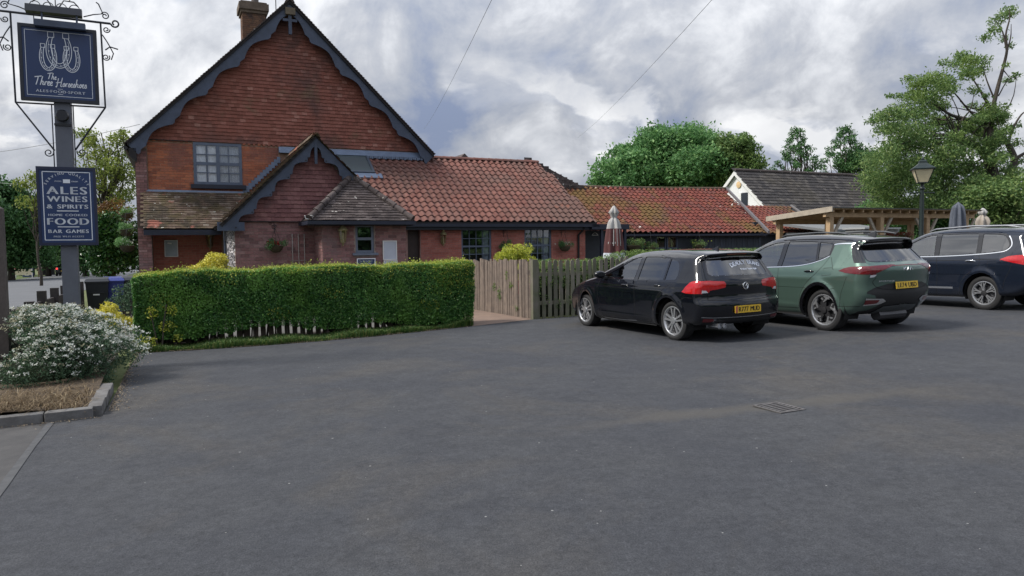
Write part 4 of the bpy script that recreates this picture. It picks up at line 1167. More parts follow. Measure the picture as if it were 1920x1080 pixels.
for (c, r, a0, t, sg) in (((.235, 4.845), .055, 2.6, 1.4, -1), ((.245, 4.655), .045, 0.2, 1.4, -1), ((.225, 4.27), .05, 0.6, 1.5, -1),
                          ((-.945, 4.845), .055, 0.5, 1.4, 1), ((-.95, 4.66), .045, 2.9, 1.4, 1), ((-.935, 4.29), .05, 2.5, 1.5, 1),
                          ((-.52, 2.90), .06, 0.3, 1.35, -1), ((-.125, 2.92), .06, 2.8, 1.35, 1)):
    scrolls.append(MB().tube(scroll(c, r, a0, t, sg), .008, 5))
for k in range(4):
    cx = -.60 + k * .155
    scrolls.append(MB().tube(scroll((cx, 4.885), .062, 0.0, .5, 1, 1.0, 12), .006, 5))
for sgn, cx in ((1, -.36), (-1, -.36)):
    scr.tube([S(cx + sgn * .03, 4.87), S(cx + sgn * .10, 4.99), S(cx + sgn * .22, 4.985), S(cx + sgn * .27, 4.93)], .009, 5)
    scr.tube([S(cx + sgn * .16, 4.99), S(cx + sgn * .20, 5.05), S(cx + sgn * .30, 5.07)], .009, 5)
scr.tube([S(-.36, 4.86), S(-.36, 5.15)], .007, 5)
for sgn, ux in ((1, .19), (-1, -.89)):
    scr.tube([S(ux, 4.58), S(ux + sgn * .06, 4.48), S(ux + sgn * .09, 4.42), S(ux + sgn * .13, 4.33), S(ux + sgn * .10, 4.24)], .008, 5)
    scr.tube([S(ux + sgn * .03, 4.37), S(ux + sgn * .09, 4.42), S(ux + sgn * .19, 4.395)], .010, 5)
    scr.tube([S(ux - sgn * .22, 4.80), S(ux - sgn * .10, 4.845), S(ux + sgn * .02, 4.87), S(ux - sgn * .03, 5.0), S(ux - sgn * .06, 5.02)], .009, 5)
bracket = part('iron_bracket', irn, M_FRAME, ps, smooth=50)
part('scrollwork', scr, M_FRAME, bracket, smooth=60, kind='stuff')
for m in scrolls: part('scroll', m, M_FRAME, bracket, smooth=60)
def trough(z0, u0, u1, dv):
    m = MB(); m.hexa([(u0, SV - dv - .06, z0), (u1, SV - dv - .06, z0), (u1, SV - dv + .06, z0 - .01), (u0, SV - dv + .06, z0 - .01), (u0, SV - dv - .03, z0 + .10), (u1, SV - dv - .03, z0 + .10), (u1, SV - dv + .06, z0 + .10), (u0, SV - dv + .06, z0 + .10)]); return m
part('lamp_trough', trough(4.77, -.70, -.04, .02).tube([S(-.62, 4.78), S(-.62, 4.60)], .006, 4).tube([S(-.12, 4.78), S(-.12, 4.60)], .006, 4), M_FRAME, bracket)
part('lamp_trough', MB().box((-.60, SV - .12, 4.575), (0.0, SV - .03, 4.66)).box((-.52, SV - .06, 4.66), (-.50, SV - .04, 4.77)).box((-.11, SV - .06, 4.66), (-.09, SV - .04, 4.77)), M_BLUE, bracket)
# hanging board
U0, U1, Z0, Z1 = -.79, .11, 3.60, 4.60
ub = part('hanging_board', MB().box((U0, SV, Z0), (U1, SV + .05, Z1)), M_BOARDN, ps)
fm = MB()
for a, b in (((U0 - .012, Z0 - .012), (U1 + .012, Z0 + .03)), ((U0 - .012, Z1 - .03), (U1 + .012, Z1 + .012)), ((U0 - .012, Z0 + .03), (U0 + .03, Z1 - .03)), ((U1 - .03, Z0 + .03), (U1 + .012, Z1 - .03))):
    fm.box((a[0], SV - .014, a[1]), (b[0], SV + .056, b[1]))
part('board_frame', fm, M_FRAME, ub)
def on(u, z, h=.003): return (u, SV - h, z)
lt = MB()
def outline(a, b, c, d, w):
    for p, q in (((a, c), (b, c)), ((b, c), (b, d)), ((b, d), (a, d)), ((a, d), (a, c))):
        lt.strip([on(*p), on(*q)], w, (0, -1, 0))
outline(U0 + .065, U1 - .065, Z0 + .065, Z1 - .065, .006)
def shoe(cx, top, w, h, t):
    """horseshoe drawn in line: outer and inner edge, square heels, nail marks"""
    def arch(rx, ry, lift):
        return [(cx + rx * math.sin(a) * (1.0 + .06 * math.cos(a)), top - h + lift + ry * 1.2 * (1 - math.cos(a)) / 2) for a in [(-0.72 + 1.44 * i / 36) * math.pi for i in range(37)]]
    out = arch(w / 2, h, 0); inn = arch(w / 2 - t, h - t * .9, t * .95)
    for line in (out, inn): lt.strip([on(*p) for p in line], .0085, (0, -1, 0))
    for i in range(4, 34, 3):
        m = ((out[i][0] + inn[i][0]) / 2, (out[i][1] + inn[i][1]) / 2); lt.strip([on(m[0] - .006, m[1]), on(m[0] + .006, m[1])], .012, (0, -1, 0))
    mid_pts = [((o_[0] * .6 + i_[0] * .4), (o_[1] * .6 + i_[1] * .4)) for o_, i_ in zip(out, inn)]
    lt.strip([on(*p) for p in mid_pts[2:-2]], .004, (0, -1, 0))
    for o_, i_ in ((out[0], inn[0]), (out[-1], inn[-1])):
        m = ((o_[0] + i_[0]) / 2, max(o_[1], i_[1])); s = t * .58
        for p, q in (((-s, 0), (s, 0)), ((s, 0), (s, 2 * s)), ((s, 2 * s), (-s, 2 * s)), ((-s, 2 * s), (-s, 0))):
            lt.strip([on(m[0] + p[0], m[1] + p[1] - .01), on(m[0] + q[0], m[1] + q[1] - .01)], .007, (0, -1, 0))
CX = (U0 + U1) / 2
shoe(CX + .005, Z1 - .13, .30, .42, .062); shoe(CX - .125, Z1 - .275, .20, .32, .044); shoe(CX + .150, Z1 - .285, .20, .31, .044)
script_text(lt, 'The', U0 + .30, Z1 - .71, .085, on, (0, -1, 0), .009)
script_text(lt, 'Three', U0 + .145, Z1 - .795, .118, on, (0, -1, 0), .011)
script_text(lt, 'Horseshoes', U0 + .41, Z1 - .80, .112, on, (0, -1, 0), .009, .06)
fit_text(lt, 'ALES·FOOD·SPORT', CX + .005, Z1 - .872, .58, .036, on, .10, .0015)
lt.strip([on(CX - .03, Z1 - .836), on(CX + .03, Z1 - .836)], .005, (0, -1, 0)); lt.strip([on(CX - .03, Z1 - .908), on(CX + .03, Z1 - .908)], .005, (0, -1, 0))
part('lettering', lt, M_CREAMLET, ub)
# lower board
LV = -12.625
lb_ = part('lower_board', MB().box((-.665, LV, 1.625), (.03, LV + .045, 2.69)), M_BOARDN, ps)
fm = MB()
for a, b in (((-.672, 1.615), (.037, 1.655)), ((-.672, 2.66), (.037, 2.70)), ((-.672, 1.655), (-.64, 2.66)), ((.005, 1.655), (.037, 2.66))):
    fm.box((a[0], LV - .012, a[1]), (b[0], LV + .05, b[1]))
part('board_frame', fm, mat('board_frame_navy', (0.016, 0.022, 0.055), 0.4), lb_)
lt = MB(); SVs = SV; 
def on2(u, z, h=.003): return (u, LV - h, z)
LX, LT = -.317, 2.69
for p, q in (((-.60, 1.69), (-.035, 1.69)), ((-.035, 1.69), (-.035, 2.63)), ((-.035, 2.63), (-.60, 2.63)), ((-.60, 2.63), (-.60, 1.69))):
    lt.strip([on2(*p), on2(*q)], .010, (0, -1, 0))
for d, txt, w, h, sp, bo in ((.314, 'ALES', .475, .105, .10, .004), (.432, 'WINES', .475, .078, .10, .003), (.536, '& SPIRITS', .49, .056, .08, .0025), (.653, 'HOME COOKED', .465, .032, .12, .001),
                             (.743, 'FOOD', .49, .092, .10, .004), (.879, 'BAR GAMES', .48, .048, .10, .002), (.952, 'FREE WI-FI ACCESS', .36, .022, .1, 0.0005)):
    fit_text(lt, txt, LX, LT - d, w, h, on2, sp, bo * 1.5)
for d in (.597, .818): lt.strip([on2(LX - .13, LT - d), on2(LX + .13, LT - d)], .011, (0, -1, 0))
arc = 'SERVING QUALITY'; R = .27
for i, chx in enumerate(arc):
    if chx == ' ': continue
    m = text_mb(chx); xs = [p[0] for p in m.v]; cxm = (min(xs) + max(xs)) / 2; an = (-62 + 124 * i / (len(arc) - 1)) * math.pi / 180; s = .048
    cz = LT - .36
    lt.add([on2(LX + (R + p[1] * s) * math.sin(an) + (p[0] - cxm) * s * math.cos(an), cz + (R + p[1] * s) * math.cos(an) - (p[0] - cxm) * s * math.sin(an)) for p in m.v], m.f)
lt.add([on2(LX - .042, LT - .212), on2(LX + .042, LT - .212), on2(LX + .042, LT - .160), on2(LX - .042, LT - .160)], [(0, 1, 2, 3)])
fit_text(lt, 'FOOD', LX - .10, LT - .188, .08, .016, on2); fit_text(lt, 'DRINK', LX + .10, LT - .188, .08, .016, on2)
part('lettering', lt, M_CREAMLET, lb_)

# ================================================================== fences
M_POLE = mat('weathered_pole', (0.25, 0.20, 0.162), 0.85, 0.35, 6, 0.004, 35, col2=(0.165, 0.132, 0.112), island=0.18)
M_PICK = mat('weathered_picket', (0.19, 0.17, 0.14), 0.88, 0.35, 5, 0.004, 40, col2=(0.125, 0.135, 0.080), island=0.2, detail=7)
fa = thing('pole_fence', 'fence of weathered half-round wooden poles beside the gravel path', 'fence', (8.05, -9.0, 0))
poles = []
for k in range(3):
    mb = MB(); n = 6
    prof = [(0.05 * math.cos(math.pi * i / n), 0.05 * math.sin(math.pi * i / n)) for i in range(n + 1)]
    lean = [0, .006, -.008][k]; top = [1.32, 1.30, 1.335][k]
    for z, j in ((0, 0), (top * .5, .006 * (k - 1)), (top, lean)):
        for x_, y_ in prof: mb.v.append((-y_ + j * .5, x_ * .96 + j, z))
    m1 = n + 1
    for r in range(2):
        for i in range(n): mb.f.append((r * m1 + i, (r + 1) * m1 + i, (r + 1) * m1 + i + 1, r * m1 + i + 1))
        mb.f.append((r * m1, r * m1 + n, (r + 1) * m1 + n, (r + 1) * m1))
    mb.f.append(tuple(2 * m1 + i for i in range(m1)))
    poles.append(mesh_from('fence_pole', mb, M_POLE, 40))
for k in range(36):
    v = -10.28 + k * 0.108
    o = link_part('fence_pole', poles[k % 3], fa); g = gzB(8.05, v)
    o.location = (random.uniform(-.012, .012), v + 9.0, g - .02 + random.uniform(-.03, .02)); o.rotation_euler = (random.uniform(-.018, .018), random.uniform(-.012, .012), random.uniform(-.2, .2))
    o.scale = (1, random.uniform(.82, 1.04), random.uniform(.985, 1.01))
part('rail', MB().box((8.06, -10.33, .25), (8.11, -6.4, .34)), M_POLE, fa); part('rail', MB().box((8.06, -10.33, .90), (8.11, -6.4, .99)), M_POLE, fa)
part('corner_post', MB().box((8.03, -10.42, -.2), (8.16, -10.30, 1.235)), M_PICK, fa)

fb = thing('picket_fence', 'green-stained wooden picket fence running behind the parked cars', 'fence', (12, -10.1, 0))
pk = []
for k in range(3):
    mb = MB(); h = [1.28, 1.30, 1.265][k]
    mb.prism([(-.046, 0), (.046, 0), (.046, h - .03), (.02, h), (-.02, h), (-.046, h - .03)], lambda p, q, t: (p, t, q), -.011, .011)
    pk.append(mesh_from('picket', mb, M_PICK))
k = 0; u = 8.28
while u < 18.5:
    o = link_part('picket', pk[k % 3], fb); g = gzB(u, -10.15)
    o.location = (u - 12, -10.17 + 10.1 + random.uniform(-.004, .004), g - .02 + random.uniform(-.02, .02)); o.rotation_euler = (random.uniform(-.012, .012), random.uniform(-.016, .016), random.uniform(-.03, .03)); k += 1; u += .148
part('rail', MB().box((8.16, -10.155, .22), (18.5, -10.105, .30)), M_PICK, fb); part('rail', MB().box((8.16, -10.155, .86), (18.5, -10.105, .94)), M_PICK, fb)
for u in (10.6, 13.2, 15.8, 18.4): part('fence_post', MB().box((u, -10.10, -.2), (u + .1, -10.0, 1.2)), M_PICK, fb)

fc = thing('low_fence', 'low dark wooden paling fence buried in the clipped hedge', 'fence', (3.3, -10.4, 0))
M_OLDP = mat('dark_paling', (0.085, 0.065, 0.05), 0.9, 0.4, 8, island=0.2)
lp = mesh_from('paling', MB().box((-.045, -.01, 0), (.045, .01, .72)), M_OLDP)
for k in range(40):
    u = .75 + k * .142
    o = link_part('paling', lp, fc); o.location = (u - 3.3, -10.36 + 10.4, gzB(u, -10.4) - .02); o.rotation_euler = (0, random.uniform(-.04, .04), 0)
part('rail', MB().box((.7, -10.35, .42), (6.4, -10.31, .49)), M_OLDP, fc)

# dark timber knee rails along the road, and the stout post at the picture's edge
M_TIMB = mat('dark_timber_rail', (0.050, 0.042, 0.042), 0.85, 0.4, 6, 0.003, 30)
kf = thing('knee_rail_fence', 'low dark timber post and rail fence along the road edge', 'fence', (-1.4, -6.0, -.3))
for v in (-12.9, -11.0, -8.9, -7.55, -5.9, -4.35, -2.7, -1.2):
    g = gzB(-1.4, v); part('fence_post', MB().box((-1.48, v - .075, g - .2), (-1.33, v + .075, g + (1.0 if v > -8 else .86))), M_TIMB, kf)
for a, b in ((-12.9, -11.0), (-11.0, -8.9), (-8.9, -7.55), (-7.55, -5.9), (-5.9, -4.35), (-4.35, -2.7), (-2.7, -1.2)):
    ga, gb = gzB(-1.4, a), gzB(-1.4, b)
    for z0, z1 in ((.52, .80), (.15, .38)):
        part('rail', MB().hexa([(-1.45, a + .076, ga + z0), (-1.40, a + .076, ga + z0), (-1.40, b - .076, gb + z0), (-1.45, b - .076, gb + z0), (-1.45, a + .076, ga + z1), (-1.40, a + .076, ga + z1), (-1.40, b - .076, gb + z1), (-1.45, b - .076, gb + z1)]), M_TIMB, kf)
single('timber_post', MB().box((-1.055, -13.62, -.6), (-.905, -13.47, 2.07)).hexa([(-1.055, -13.62, 2.07), (-.905, -13.62, 2.07), (-.905, -13.47, 2.07), (-1.055, -13.47, 2.07), (-1.0, -13.57, 2.12), (-.96, -13.57, 2.12), (-.96, -13.52, 2.12), (-1.0, -13.52, 2.12)]),
       mat('grey_brown_post', (0.105, 0.088, 0.080), 0.8, 0.3, 8, 0.003, 30), 'thick square grey-brown timber post behind the flowering bush', 'post', (-.98, -13.55, gzB(-.98, -13.55)))

# ================================================================== wheelie bins
def bin_(px, D, body_col, lid_col, label):
    p = at(px, 540, D); u, v = to_uv(p); g = gzB(u, v)
    t = thing('wheelie_bin', label, 'bin', (u, v, g), TH, 'wheelie bins beside the pub')
    mb = MB().hexa([(u - .23, v - .27, g + .06), (u + .23, v - .27, g + .06), (u + .23, v + .25, g + .06), (u - .23, v + .25, g + .06), (u - .285, v - .345, g + .98), (u + .285, v - .345, g + .98), (u + .285, v + .33, g + .98), (u - .285, v + .33, g + .98)])
    mb.box((u - .30, v - .36, g + .94), (u + .30, v + .345, g + .985)); mb.box((u - .2, v - .352, g + .66), (u + .2, v - .335, g + .69)); mb.tube([(u - .28, v + .38, g + 1.0), (u + .28, v + .38, g + 1.0)], .02, 6)
    part('bin_body', mb, mat('bin_plastic', body_col, 0.45, 0.15, 4), t)
    lid = MB().hexa([(u - .31, v - .38, g + .987), (u + .31, v - .38, g + .987), (u + .31, v + .36, g + .987), (u - .31, v + .36, g + .987), (u - .27, v - .30, g + 1.06), (u + .27, v - .30, g + 1.06), (u + .27, v + .32, g + 1.09), (u - .27, v + .32, g + 1.09)])
    part('lid', lid, mat('bin_lid', lid_col, 0.4, 0.15, 4), t)
    for s in (-1, 1): part('wheel', MB().lathe([(0, -.025), (.10, -.025), (.10, .025), (0, .025)], (u + s * .25, v + .27, g + .10), 12, axis='x'), M_IRON, t)
    if body_col[2] < .025: part('emblem', MB().box((u - .10, v - .335, g + .60), (u + .06, v - .322, g + .635)), M_WHITE, t)
bin_(184, 20.6, (0.012, 0.014, 0.02), (0.014, 0.018, 0.025), 'black wheelie bin with a small white mark, leftmost of the three')
bin_(213, 20.9, (0.028, 0.040, 0.21), (0.032, 0.052, 0.27), 'royal blue wheelie bin between two dark bins')
bin_(248, 21.2, (0.022, 0.026, 0.036), (0.035, 0.042, 0.055), 'dark grey wheelie bin with a pale lid edge against the pub corner')

# ================================================================== wall lanterns
M_LGLASS = glass_mat('lantern_glass', (0.82, 0.80, 0.70), 1.0, 1.5)
def lantern(u, v, z, label, m, s=1.0, lit=(0.50, 0.46, 0.34)):
    t = thing('wall_lantern', label, 'lantern', (u, v, z), TH, 'brass carriage lanterns on the pub walls')
    c = (u, v - .20 * s, z)
    br = MB().box((u - .04 * s, v - .03, z - .20 * s), (u + .04 * s, v - .002, z + .02 * s)).tube([(u, v - .02, z - .1 * s), (u, v - .12 * s, z - .26 * s), (c[0], c[1], z - .28 * s), (c[0], c[1], z - .20 * s)], .011 * s, 6)
    part('bracket', br, m, t, smooth=40)
    cage = MB().lathe([(.02, -.215), (.05, -.21), (.058, -.20), (.0, -.20)], c, 6) if False else MB()
    cage.lathe([(0, -.24 * s), (.025 * s, -.235 * s), (.03 * s, -.20 * s), (.062 * s, -.195 * s), (.062 * s, -.18 * s), (0, -.18 * s)], c, 6)
    for k in range(6):
        a = 2 * math.pi * k / 6
        cage.tube([(c[0] + .058 * s * math.cos(a), c[1] + .058 * s * math.sin(a), c[2] - .18 * s), (c[0] + .098 * s * math.cos(a), c[1] + .098 * s * math.sin(a), c[2] + .11 * s)], .007 * s, 4)
    part('cage', cage, m, t)
    gl = MB().lathe([(.056 * s, -.178 * s), (.094 * s, .108 * s)], c, 6); part('lantern_glass', gl, M_LGLASS, t)
    part('candle_tube', MB().lathe([(.0, -.18 * s), (.022 * s, -.18 * s), (.022 * s, -.02 * s), (.03 * s, .02 * s), (0, .07 * s)], c, 8), mat('lamp_tube', lit, 0.5), t)
    cap = MB().lathe([(.0, .11 * s), (.125 * s, .105 * s), (.13 * s, .12 * s), (.095 * s, .165 * s), (.05 * s, .215 * s), (.03 * s, .225 * s), (.045 * s, .25 * s), (.045 * s, .265 * s), (.02 * s, .285 * s), (.014 * s, .31 * s), (.026 * s, .33 * s), (.014 * s, .352 * s), (0, .358 * s)], c, 12)
    part('cap', cap, m, t, smooth=45)
lantern(4.86, BVF, 1.86, 'pale brass wall lantern on the bay front left of the narrow window', M_BRASS, 1.0)
lantern(8.54, WV, 1.80, 'small brass lantern on the red wing wall beside the dark doorway', M_BRASS, .9)
lantern(2.0, -0.01, 1.82, 'old brass lantern in the shadowed recess above the yellow bush', M_DARKBRASS, 1.15, (0.3, 0.26, 0.17))

# notice boards on the walls
def board(name, u0, u1, z0, z1, v, m, label, cat, frame=None, extra=None, group=None):
    t = thing(name, label, cat, ((u0 + u1) / 2, v, z0), TH, group)
    part('panel', MB().box((u0, v - .025, z0), (u1, v - .003, z1)), m, t)
    if frame:
        f = MB(); e = .022
        for a, b in (((u0 - e, z0 - e), (u1 + e, z0)), ((u0 - e, z1), (u1 + e, z1 + e)), ((u0 - e, z0), (u0, z1)), ((u1, z0), (u1 + e, z1))): f.box((a[0], v - .045, a[1]), (b[0], v - .003, b[1]))
        part('frame', f, frame, t)
    if extra: extra(t)
M_PAPER = mat('poster_paper', (0.50, 0.54, 0.63), 0.6, 0.12, 2.5)
def poster_text(t):
    lt = MB(); fn = lambda x, y: (x, BVF - .0275, y)
    for k in range(2): lt.add([fn(6.05, 1.60 - k * .035), fn(6.17 - k * .03, 1.60 - k * .035), fn(6.17 - k * .03, 1.612 - k * .035), fn(6.05, 1.612 - k * .035)], [(0, 1, 2, 3)])
    part('print', lt, mat('grey_print', (0.22, 0.25, 0.33), 0.6), t)
board('wall_poster', 5.94, 6.27, 1.225, 1.685, BVF - .014, M_PAPER, 'tall white notice on the bay wall right of the narrow window', 'notice', M_WHITE, poster_text)
board('wall_poster', 5.955, 6.275, 0.80, 1.17, BVF - .014, mat('poster_pale', (0.55, 0.62, 0.74), 0.6, 0.1, 3), 'lower pale blue notice below the tall white one on the bay wall', 'notice', M_WHITE)
def liab(t):
    lt = MB(); fn = lambda x, y: (x, BVF - .042, y)
    for k, (tx, w) in enumerate((('The Management', .36), ('cannot accept', .30), ('any liability for', .32))): fit_text(lt, tx, 5.47, 1.185 - k * .062, w, .036, fn, .03)
    part('lettering', lt, M_CREAMLET, t)
board('liability_sign', 5.255, 5.69, 0.82, 1.235, BVF - .014, M_BOARDN, 'small dark blue sign with white lettering under the bay window', 'sign', M_CREAMLET, liab)
board('notice_case', .745, 1.075, 1.33, 1.795, -0.016, mat('notice_glass', (0.46, 0.52, 0.62), 0.12, 0.3, 3, spec=.8), 'white framed notice case on the recess wall under the lean-to', 'notice board', M_WHITE,
      lambda t: part('paper', MB().add([(.80, -.0425, 1.71), (.92, -.0425, 1.69), (.93, -.0425, 1.735), (.82, -.0425, 1.75)], [(0, 1, 2, 3)]), M_WHITE, t))
# slim trellis canes on the porch wall
tr = thing('trellis', 'three slim pale trellis canes fixed upright on the porch wall', 'trellis', (3.96, PV, .1))
for u in (3.80, 3.955, 4.105): part('cane', MB().tube([(u, PV - .05, 0), (u + .004, PV - .03, 1.91)], .012, 5), mat('pale_cane', (0.40, 0.37, 0.35), 0.8), tr)
for z in (.7, 1.2): part('cane', MB().tube([(3.72, PV - .055, z), (4.16, PV - .055, z + .01)], .009, 5), mat('pale_cane2', (0.3, 0.27, 0.25), 0.8), tr)

# ================================================================== lamp post
lpz = at(1727, 440, 21); LX_, LY_ = lpz.x, lpz.y
G = gz(LX_, LY_)
lm = thing('street_lamp', 'green-black Victorian lamp post with a cream glass lantern above the cars', 'lamp post', (LX_, LY_, G), 0)
M_LPG = mat('lamp_post_green', (0.016, 0.028, 0.027), 0.4, 0.3, 6)
C_ = (LX_, LY_, 0)
part('post', MB().lathe([(.16, G), (.16, G + .35), (.11, G + .45), (.095, G + .9), (.07, G + 1.0), (.060, 2.6), (.05, 3.02), (.075, 3.05), (.075, 3.09), (.05, 3.12), (.04, 3.2), (.085, 3.22), (.0, 3.235)], C_, 14), M_LPG, lm, smooth=40)
part('ladder_bar', MB().tube([(LX_ - .33, LY_, 2.945), (LX_ + .33, LY_, 2.945)], .016, 6).lathe([(0, -.03), (.03, 0), (0, .03)], (LX_ - .34, LY_, 2.945), 8).lathe([(0, -.03), (.03, 0), (0, .03)], (LX_ + .34, LY_, 2.945), 8), M_LPG, lm, smooth=50)
def sq(r, z, a0=.45): return [(LX_ + r * math.cos(a0 + k * math.pi / 2) * 1.414, LY_ + r * math.sin(a0 + k * math.pi / 2) * 1.414, z) for k in range(4)]
cg = MB()
for k in range(4): cg.tube([sq(.125, 3.235)[k], sq(.25, 3.62)[k]], .012, 5)
for r, z in ((.125, 3.235), (.25, 3.62)): cg.tube(sq(r, z), .014, 5, closed=True)
lanhead = part('lantern_frame', cg, M_LPG, lm)
gl = MB(); a, b = sq(.12, 3.24), sq(.245, 3.615)
for k in range(4): gl.add([a[k], a[(k + 1) % 4], b[(k + 1) % 4], b[k]], [(0, 1, 2, 3)])
part('lantern_glass', gl, mat('cream_glass', (0.80, 0.70, 0.46), 0.35, 0.2, 5), lanhead)
rf_ = MB(); pr_ = [(.285, 3.61), (.29, 3.64), (.17, 3.73), (.10, 3.80), (.095, 3.86), (.07, 3.88), (.03, 3.90)]
for i in range(len(pr_) - 1):
    a, b = sq(*pr_[i]), sq(*pr_[i + 1])
    for k in range(4): rf_.add([a[k], a[(k + 1) % 4], b[(k + 1) % 4], b[k]], [(0, 1, 2, 3)])
rf_.lathe([(.03, 3.89), (.045, 3.92), (.03, 3.95), (.012, 3.98), (0, 4.0)], C_, 8)
part('lantern_roof', rf_, M_LPG, lanhead)

# ================================================================== pergola
pg = thing('pergola', 'new pale timber pergola with a board roof and braced posts behind the cars', 'pergola', (20.5, -9.0, 0))
M_NEWW = mat('new_timber', (0.50, 0.35, 0.205), 0.75, 0.25, 6, 0.002, 40, col2=(0.38, 0.255, 0.145), island=0.1)
M_GREYW = mat('silvered_timber', (0.46, 0.40, 0.32), 0.8, 0.25, 6, 0.002, 40, island=0.08)
pzz = lambda v: 2.5 + (v + 9.6) * (-0.18 / 2.3)
for u in (18.12, 20.22, 22.3, 24.2):
    for v, zt in ((-9.4, 2.27), (-7.5, 2.12)):
        g = gzB(u, v); p = part('post', MB().box((u - .075, v - .075, g - .1), (u + .075, v + .075, zt)), M_NEWW, pg)
        for s in (-1, 1):
            if (u < 18.2 and s < 0) or v > -8: continue
            part('brace', MB().hexa([(u + s * .08, v - .03, 1.72), (u + s * .17, v - .03, 1.72), (u + s * .17, v + .03, 1.72), (u + s * .08, v + .03, 1.72), (u + s * .44, v - .03, zt), (u + s * .54, v - .03, zt), (u + s * .54, v + .03, zt), (u + s * .44, v + .03, zt)]) if s > 0 else
                 MB().hexa([(u - .17, v - .03, 1.72), (u - .08, v - .03, 1.72), (u - .08, v + .03, 1.72), (u - .17, v + .03, 1.72), (u - .54, v - .03, zt), (u - .44, v - .03, zt), (u - .44, v + .03, zt), (u - .54, v + .03, zt)]), M_GREYW, pg)
for v, zt in ((-9.4, 2.27), (-7.5, 2.12)): part('beam', MB().box((17.9, v - .05, zt), (24.6, v + .05, zt + .13)), M_NEWW, pg)
for k in range(17):
    u = 18.02 + k * .40
    part('rafter', MB().hexa([(u - .025, -9.62, pzz(-9.62) - .10), (u + .025, -9.62, pzz(-9.62) - .10), (u + .025, -7.3, pzz(-7.3) - .10), (u - .025, -7.3, pzz(-7.3) - .10), (u - .025, -9.62, pzz(-9.62) - .02), (u + .025, -9.62, pzz(-9.62) - .02), (u + .025, -7.3, pzz(-7.3) - .02), (u - .025, -7.3, pzz(-7.3) - .02)]), M_NEWW, pg)
for k in range(16):
    v0 = -9.66 + k * .148
    part('roof_board', MB().hexa([(17.9, v0, pzz(v0) - .018), (24.6, v0, pzz(v0) - .018), (24.6, v0 + .14, pzz(v0 + .14) - .018), (17.9, v0 + .14, pzz(v0 + .14) - .018), (17.9, v0, pzz(v0) + .004), (24.6, v0, pzz(v0) + .004), (24.6, v0 + .14, pzz(v0 + .14) + .004), (17.9, v0 + .14, pzz(v0 + .14) + .004)]), M_NEWW, pg)
part('roof_felt', MB().hexa([(17.88, -9.7, pzz(-9.7) + .006), (24.62, -9.7, pzz(-9.7) + .006), (24.62, -7.24, pzz(-7.24) + .006), (17.88, -7.24, pzz(-7.24) + .006), (17.88, -9.7, pzz(-9.7) + .03), (24.62, -9.7, pzz(-9.7) + .03), (24.62, -7.24, pzz(-7.24) + .03), (17.88, -7.24, pzz(-7.24) + .03)]), mat('roof_felt', (0.12, 0.12, 0.105), 0.9, 0.3, 4), pg)
part('verge_board', MB().hexa([(17.84, -9.72, 2.41), (17.875, -9.72, 2.41), (17.875, -7.2, 2.215), (17.84, -7.2, 2.215), (17.84, -9.72, 2.56), (17.875, -9.72, 2.56), (17.875, -7.2, 2.365), (17.84, -7.2, 2.365)]), M_GREYW, pg)

# ================================================================== closed parasols
def parasol(px, py_top, D, label, prof_parts, folds, pole_r=.025, phase=0.0):
    p = at(px, py_top, D); g = gz(p.x, p.y)
    t = thing('closed_parasol', label, 'parasol', (p.x, p.y, g), 0, 'closed parasols in the beer garden')
    c = (p.x, p.y, p.z)
    part('pole', MB().lathe([(pole_r, g - p.z), (pole_r, -.05), (0, 0.03)], c, 8), M_IRON, t)
    part('base', MB().lathe([(0, g - p.z), (.25, g - p.z), (.25, g - p.z + .07), (.05, g - p.z + .10), (0, g - p.z + .1)], c, 16), M_IRON, t)
    for nm, prof, m in prof_parts:
        part(nm, MB().lathe(prof, c, folds * 6, wave=lambda a, z: 1 + (.30 * math.cos(folds * a + phase + z * .6) if z < -.06 else .05 * math.cos(folds * a))), m, t, smooth=70)
    return t, c
M_MAROON = mat('maroon_canvas', (0.115, 0.042, 0.042), 0.9, 0.3, 5); M_PALEC = mat('grey_white_canvas', (0.46, 0.45, 0.44), 0.9, 0.25, 6); M_PALEB = mat('white_canvas', (0.62, 0.66, 0.74), 0.9, 0.15, 6)
t1, c1 = parasol(1151, 386, 18.5, 'closed maroon parasol with a pale hood beside the wing', [
    ('hood', [(0.02, 0.0), (.04, -.02), (.11, -.17), (.085, -.20), (.065, -.27), (.05, -.33)], M_PALEC),
    ('upper_canvas', [(.052, -.30), (.095, -.36), (.125, -.44), (.14, -.54), (.148, -.58)], M_PALEC),
    ('canvas', [(.15, -.58), (.165, -.70), (.185, -.86), (.20, -1.0), (.212, -1.2)], M_MAROON),
    ('hem', [(.214, -1.2), (.22, -1.28), (.215, -1.38)], M_PALEB)], 6, phase=1.2)
bits = MB()
for k in range(3):
    a = -1.75 + k * .42; bits.strip([(c1[0] + (.150 + .03 * t) * math.cos(a) * 1.32, c1[1] + (.150 + .03 * t) * math.sin(a) * 1.32, c1[2] - .60 - .42 * t) for t in (0, .5, 1)], .018, (math.cos(a), math.sin(a), 0))
for k in range(7):
    a = -2.35 + k * .26; r = .205 + .01 * math.cos(6 * a + 1.2)
    bits.add([(c1[0] + r * math.cos(a + s) * 1.1, c1[1] + r * math.sin(a + s) * 1.1, c1[2] - .93 - .04 * dz) for s, dz in ((-.05, 1), (.05, 1), (.05, -0.4 + (k % 3) * .5), (-.05, -0.2))], [(0, 1, 2, 3)])
part('printed_band', bits, M_PALEC, t1)
M_GREYC = mat('grey_canvas', (0.115, 0.13, 0.165), 0.9, 0.25, 6); M_BEIGE = mat('beige_canvas', (0.42, 0.37, 0.32), 0.9, 0.2, 6)
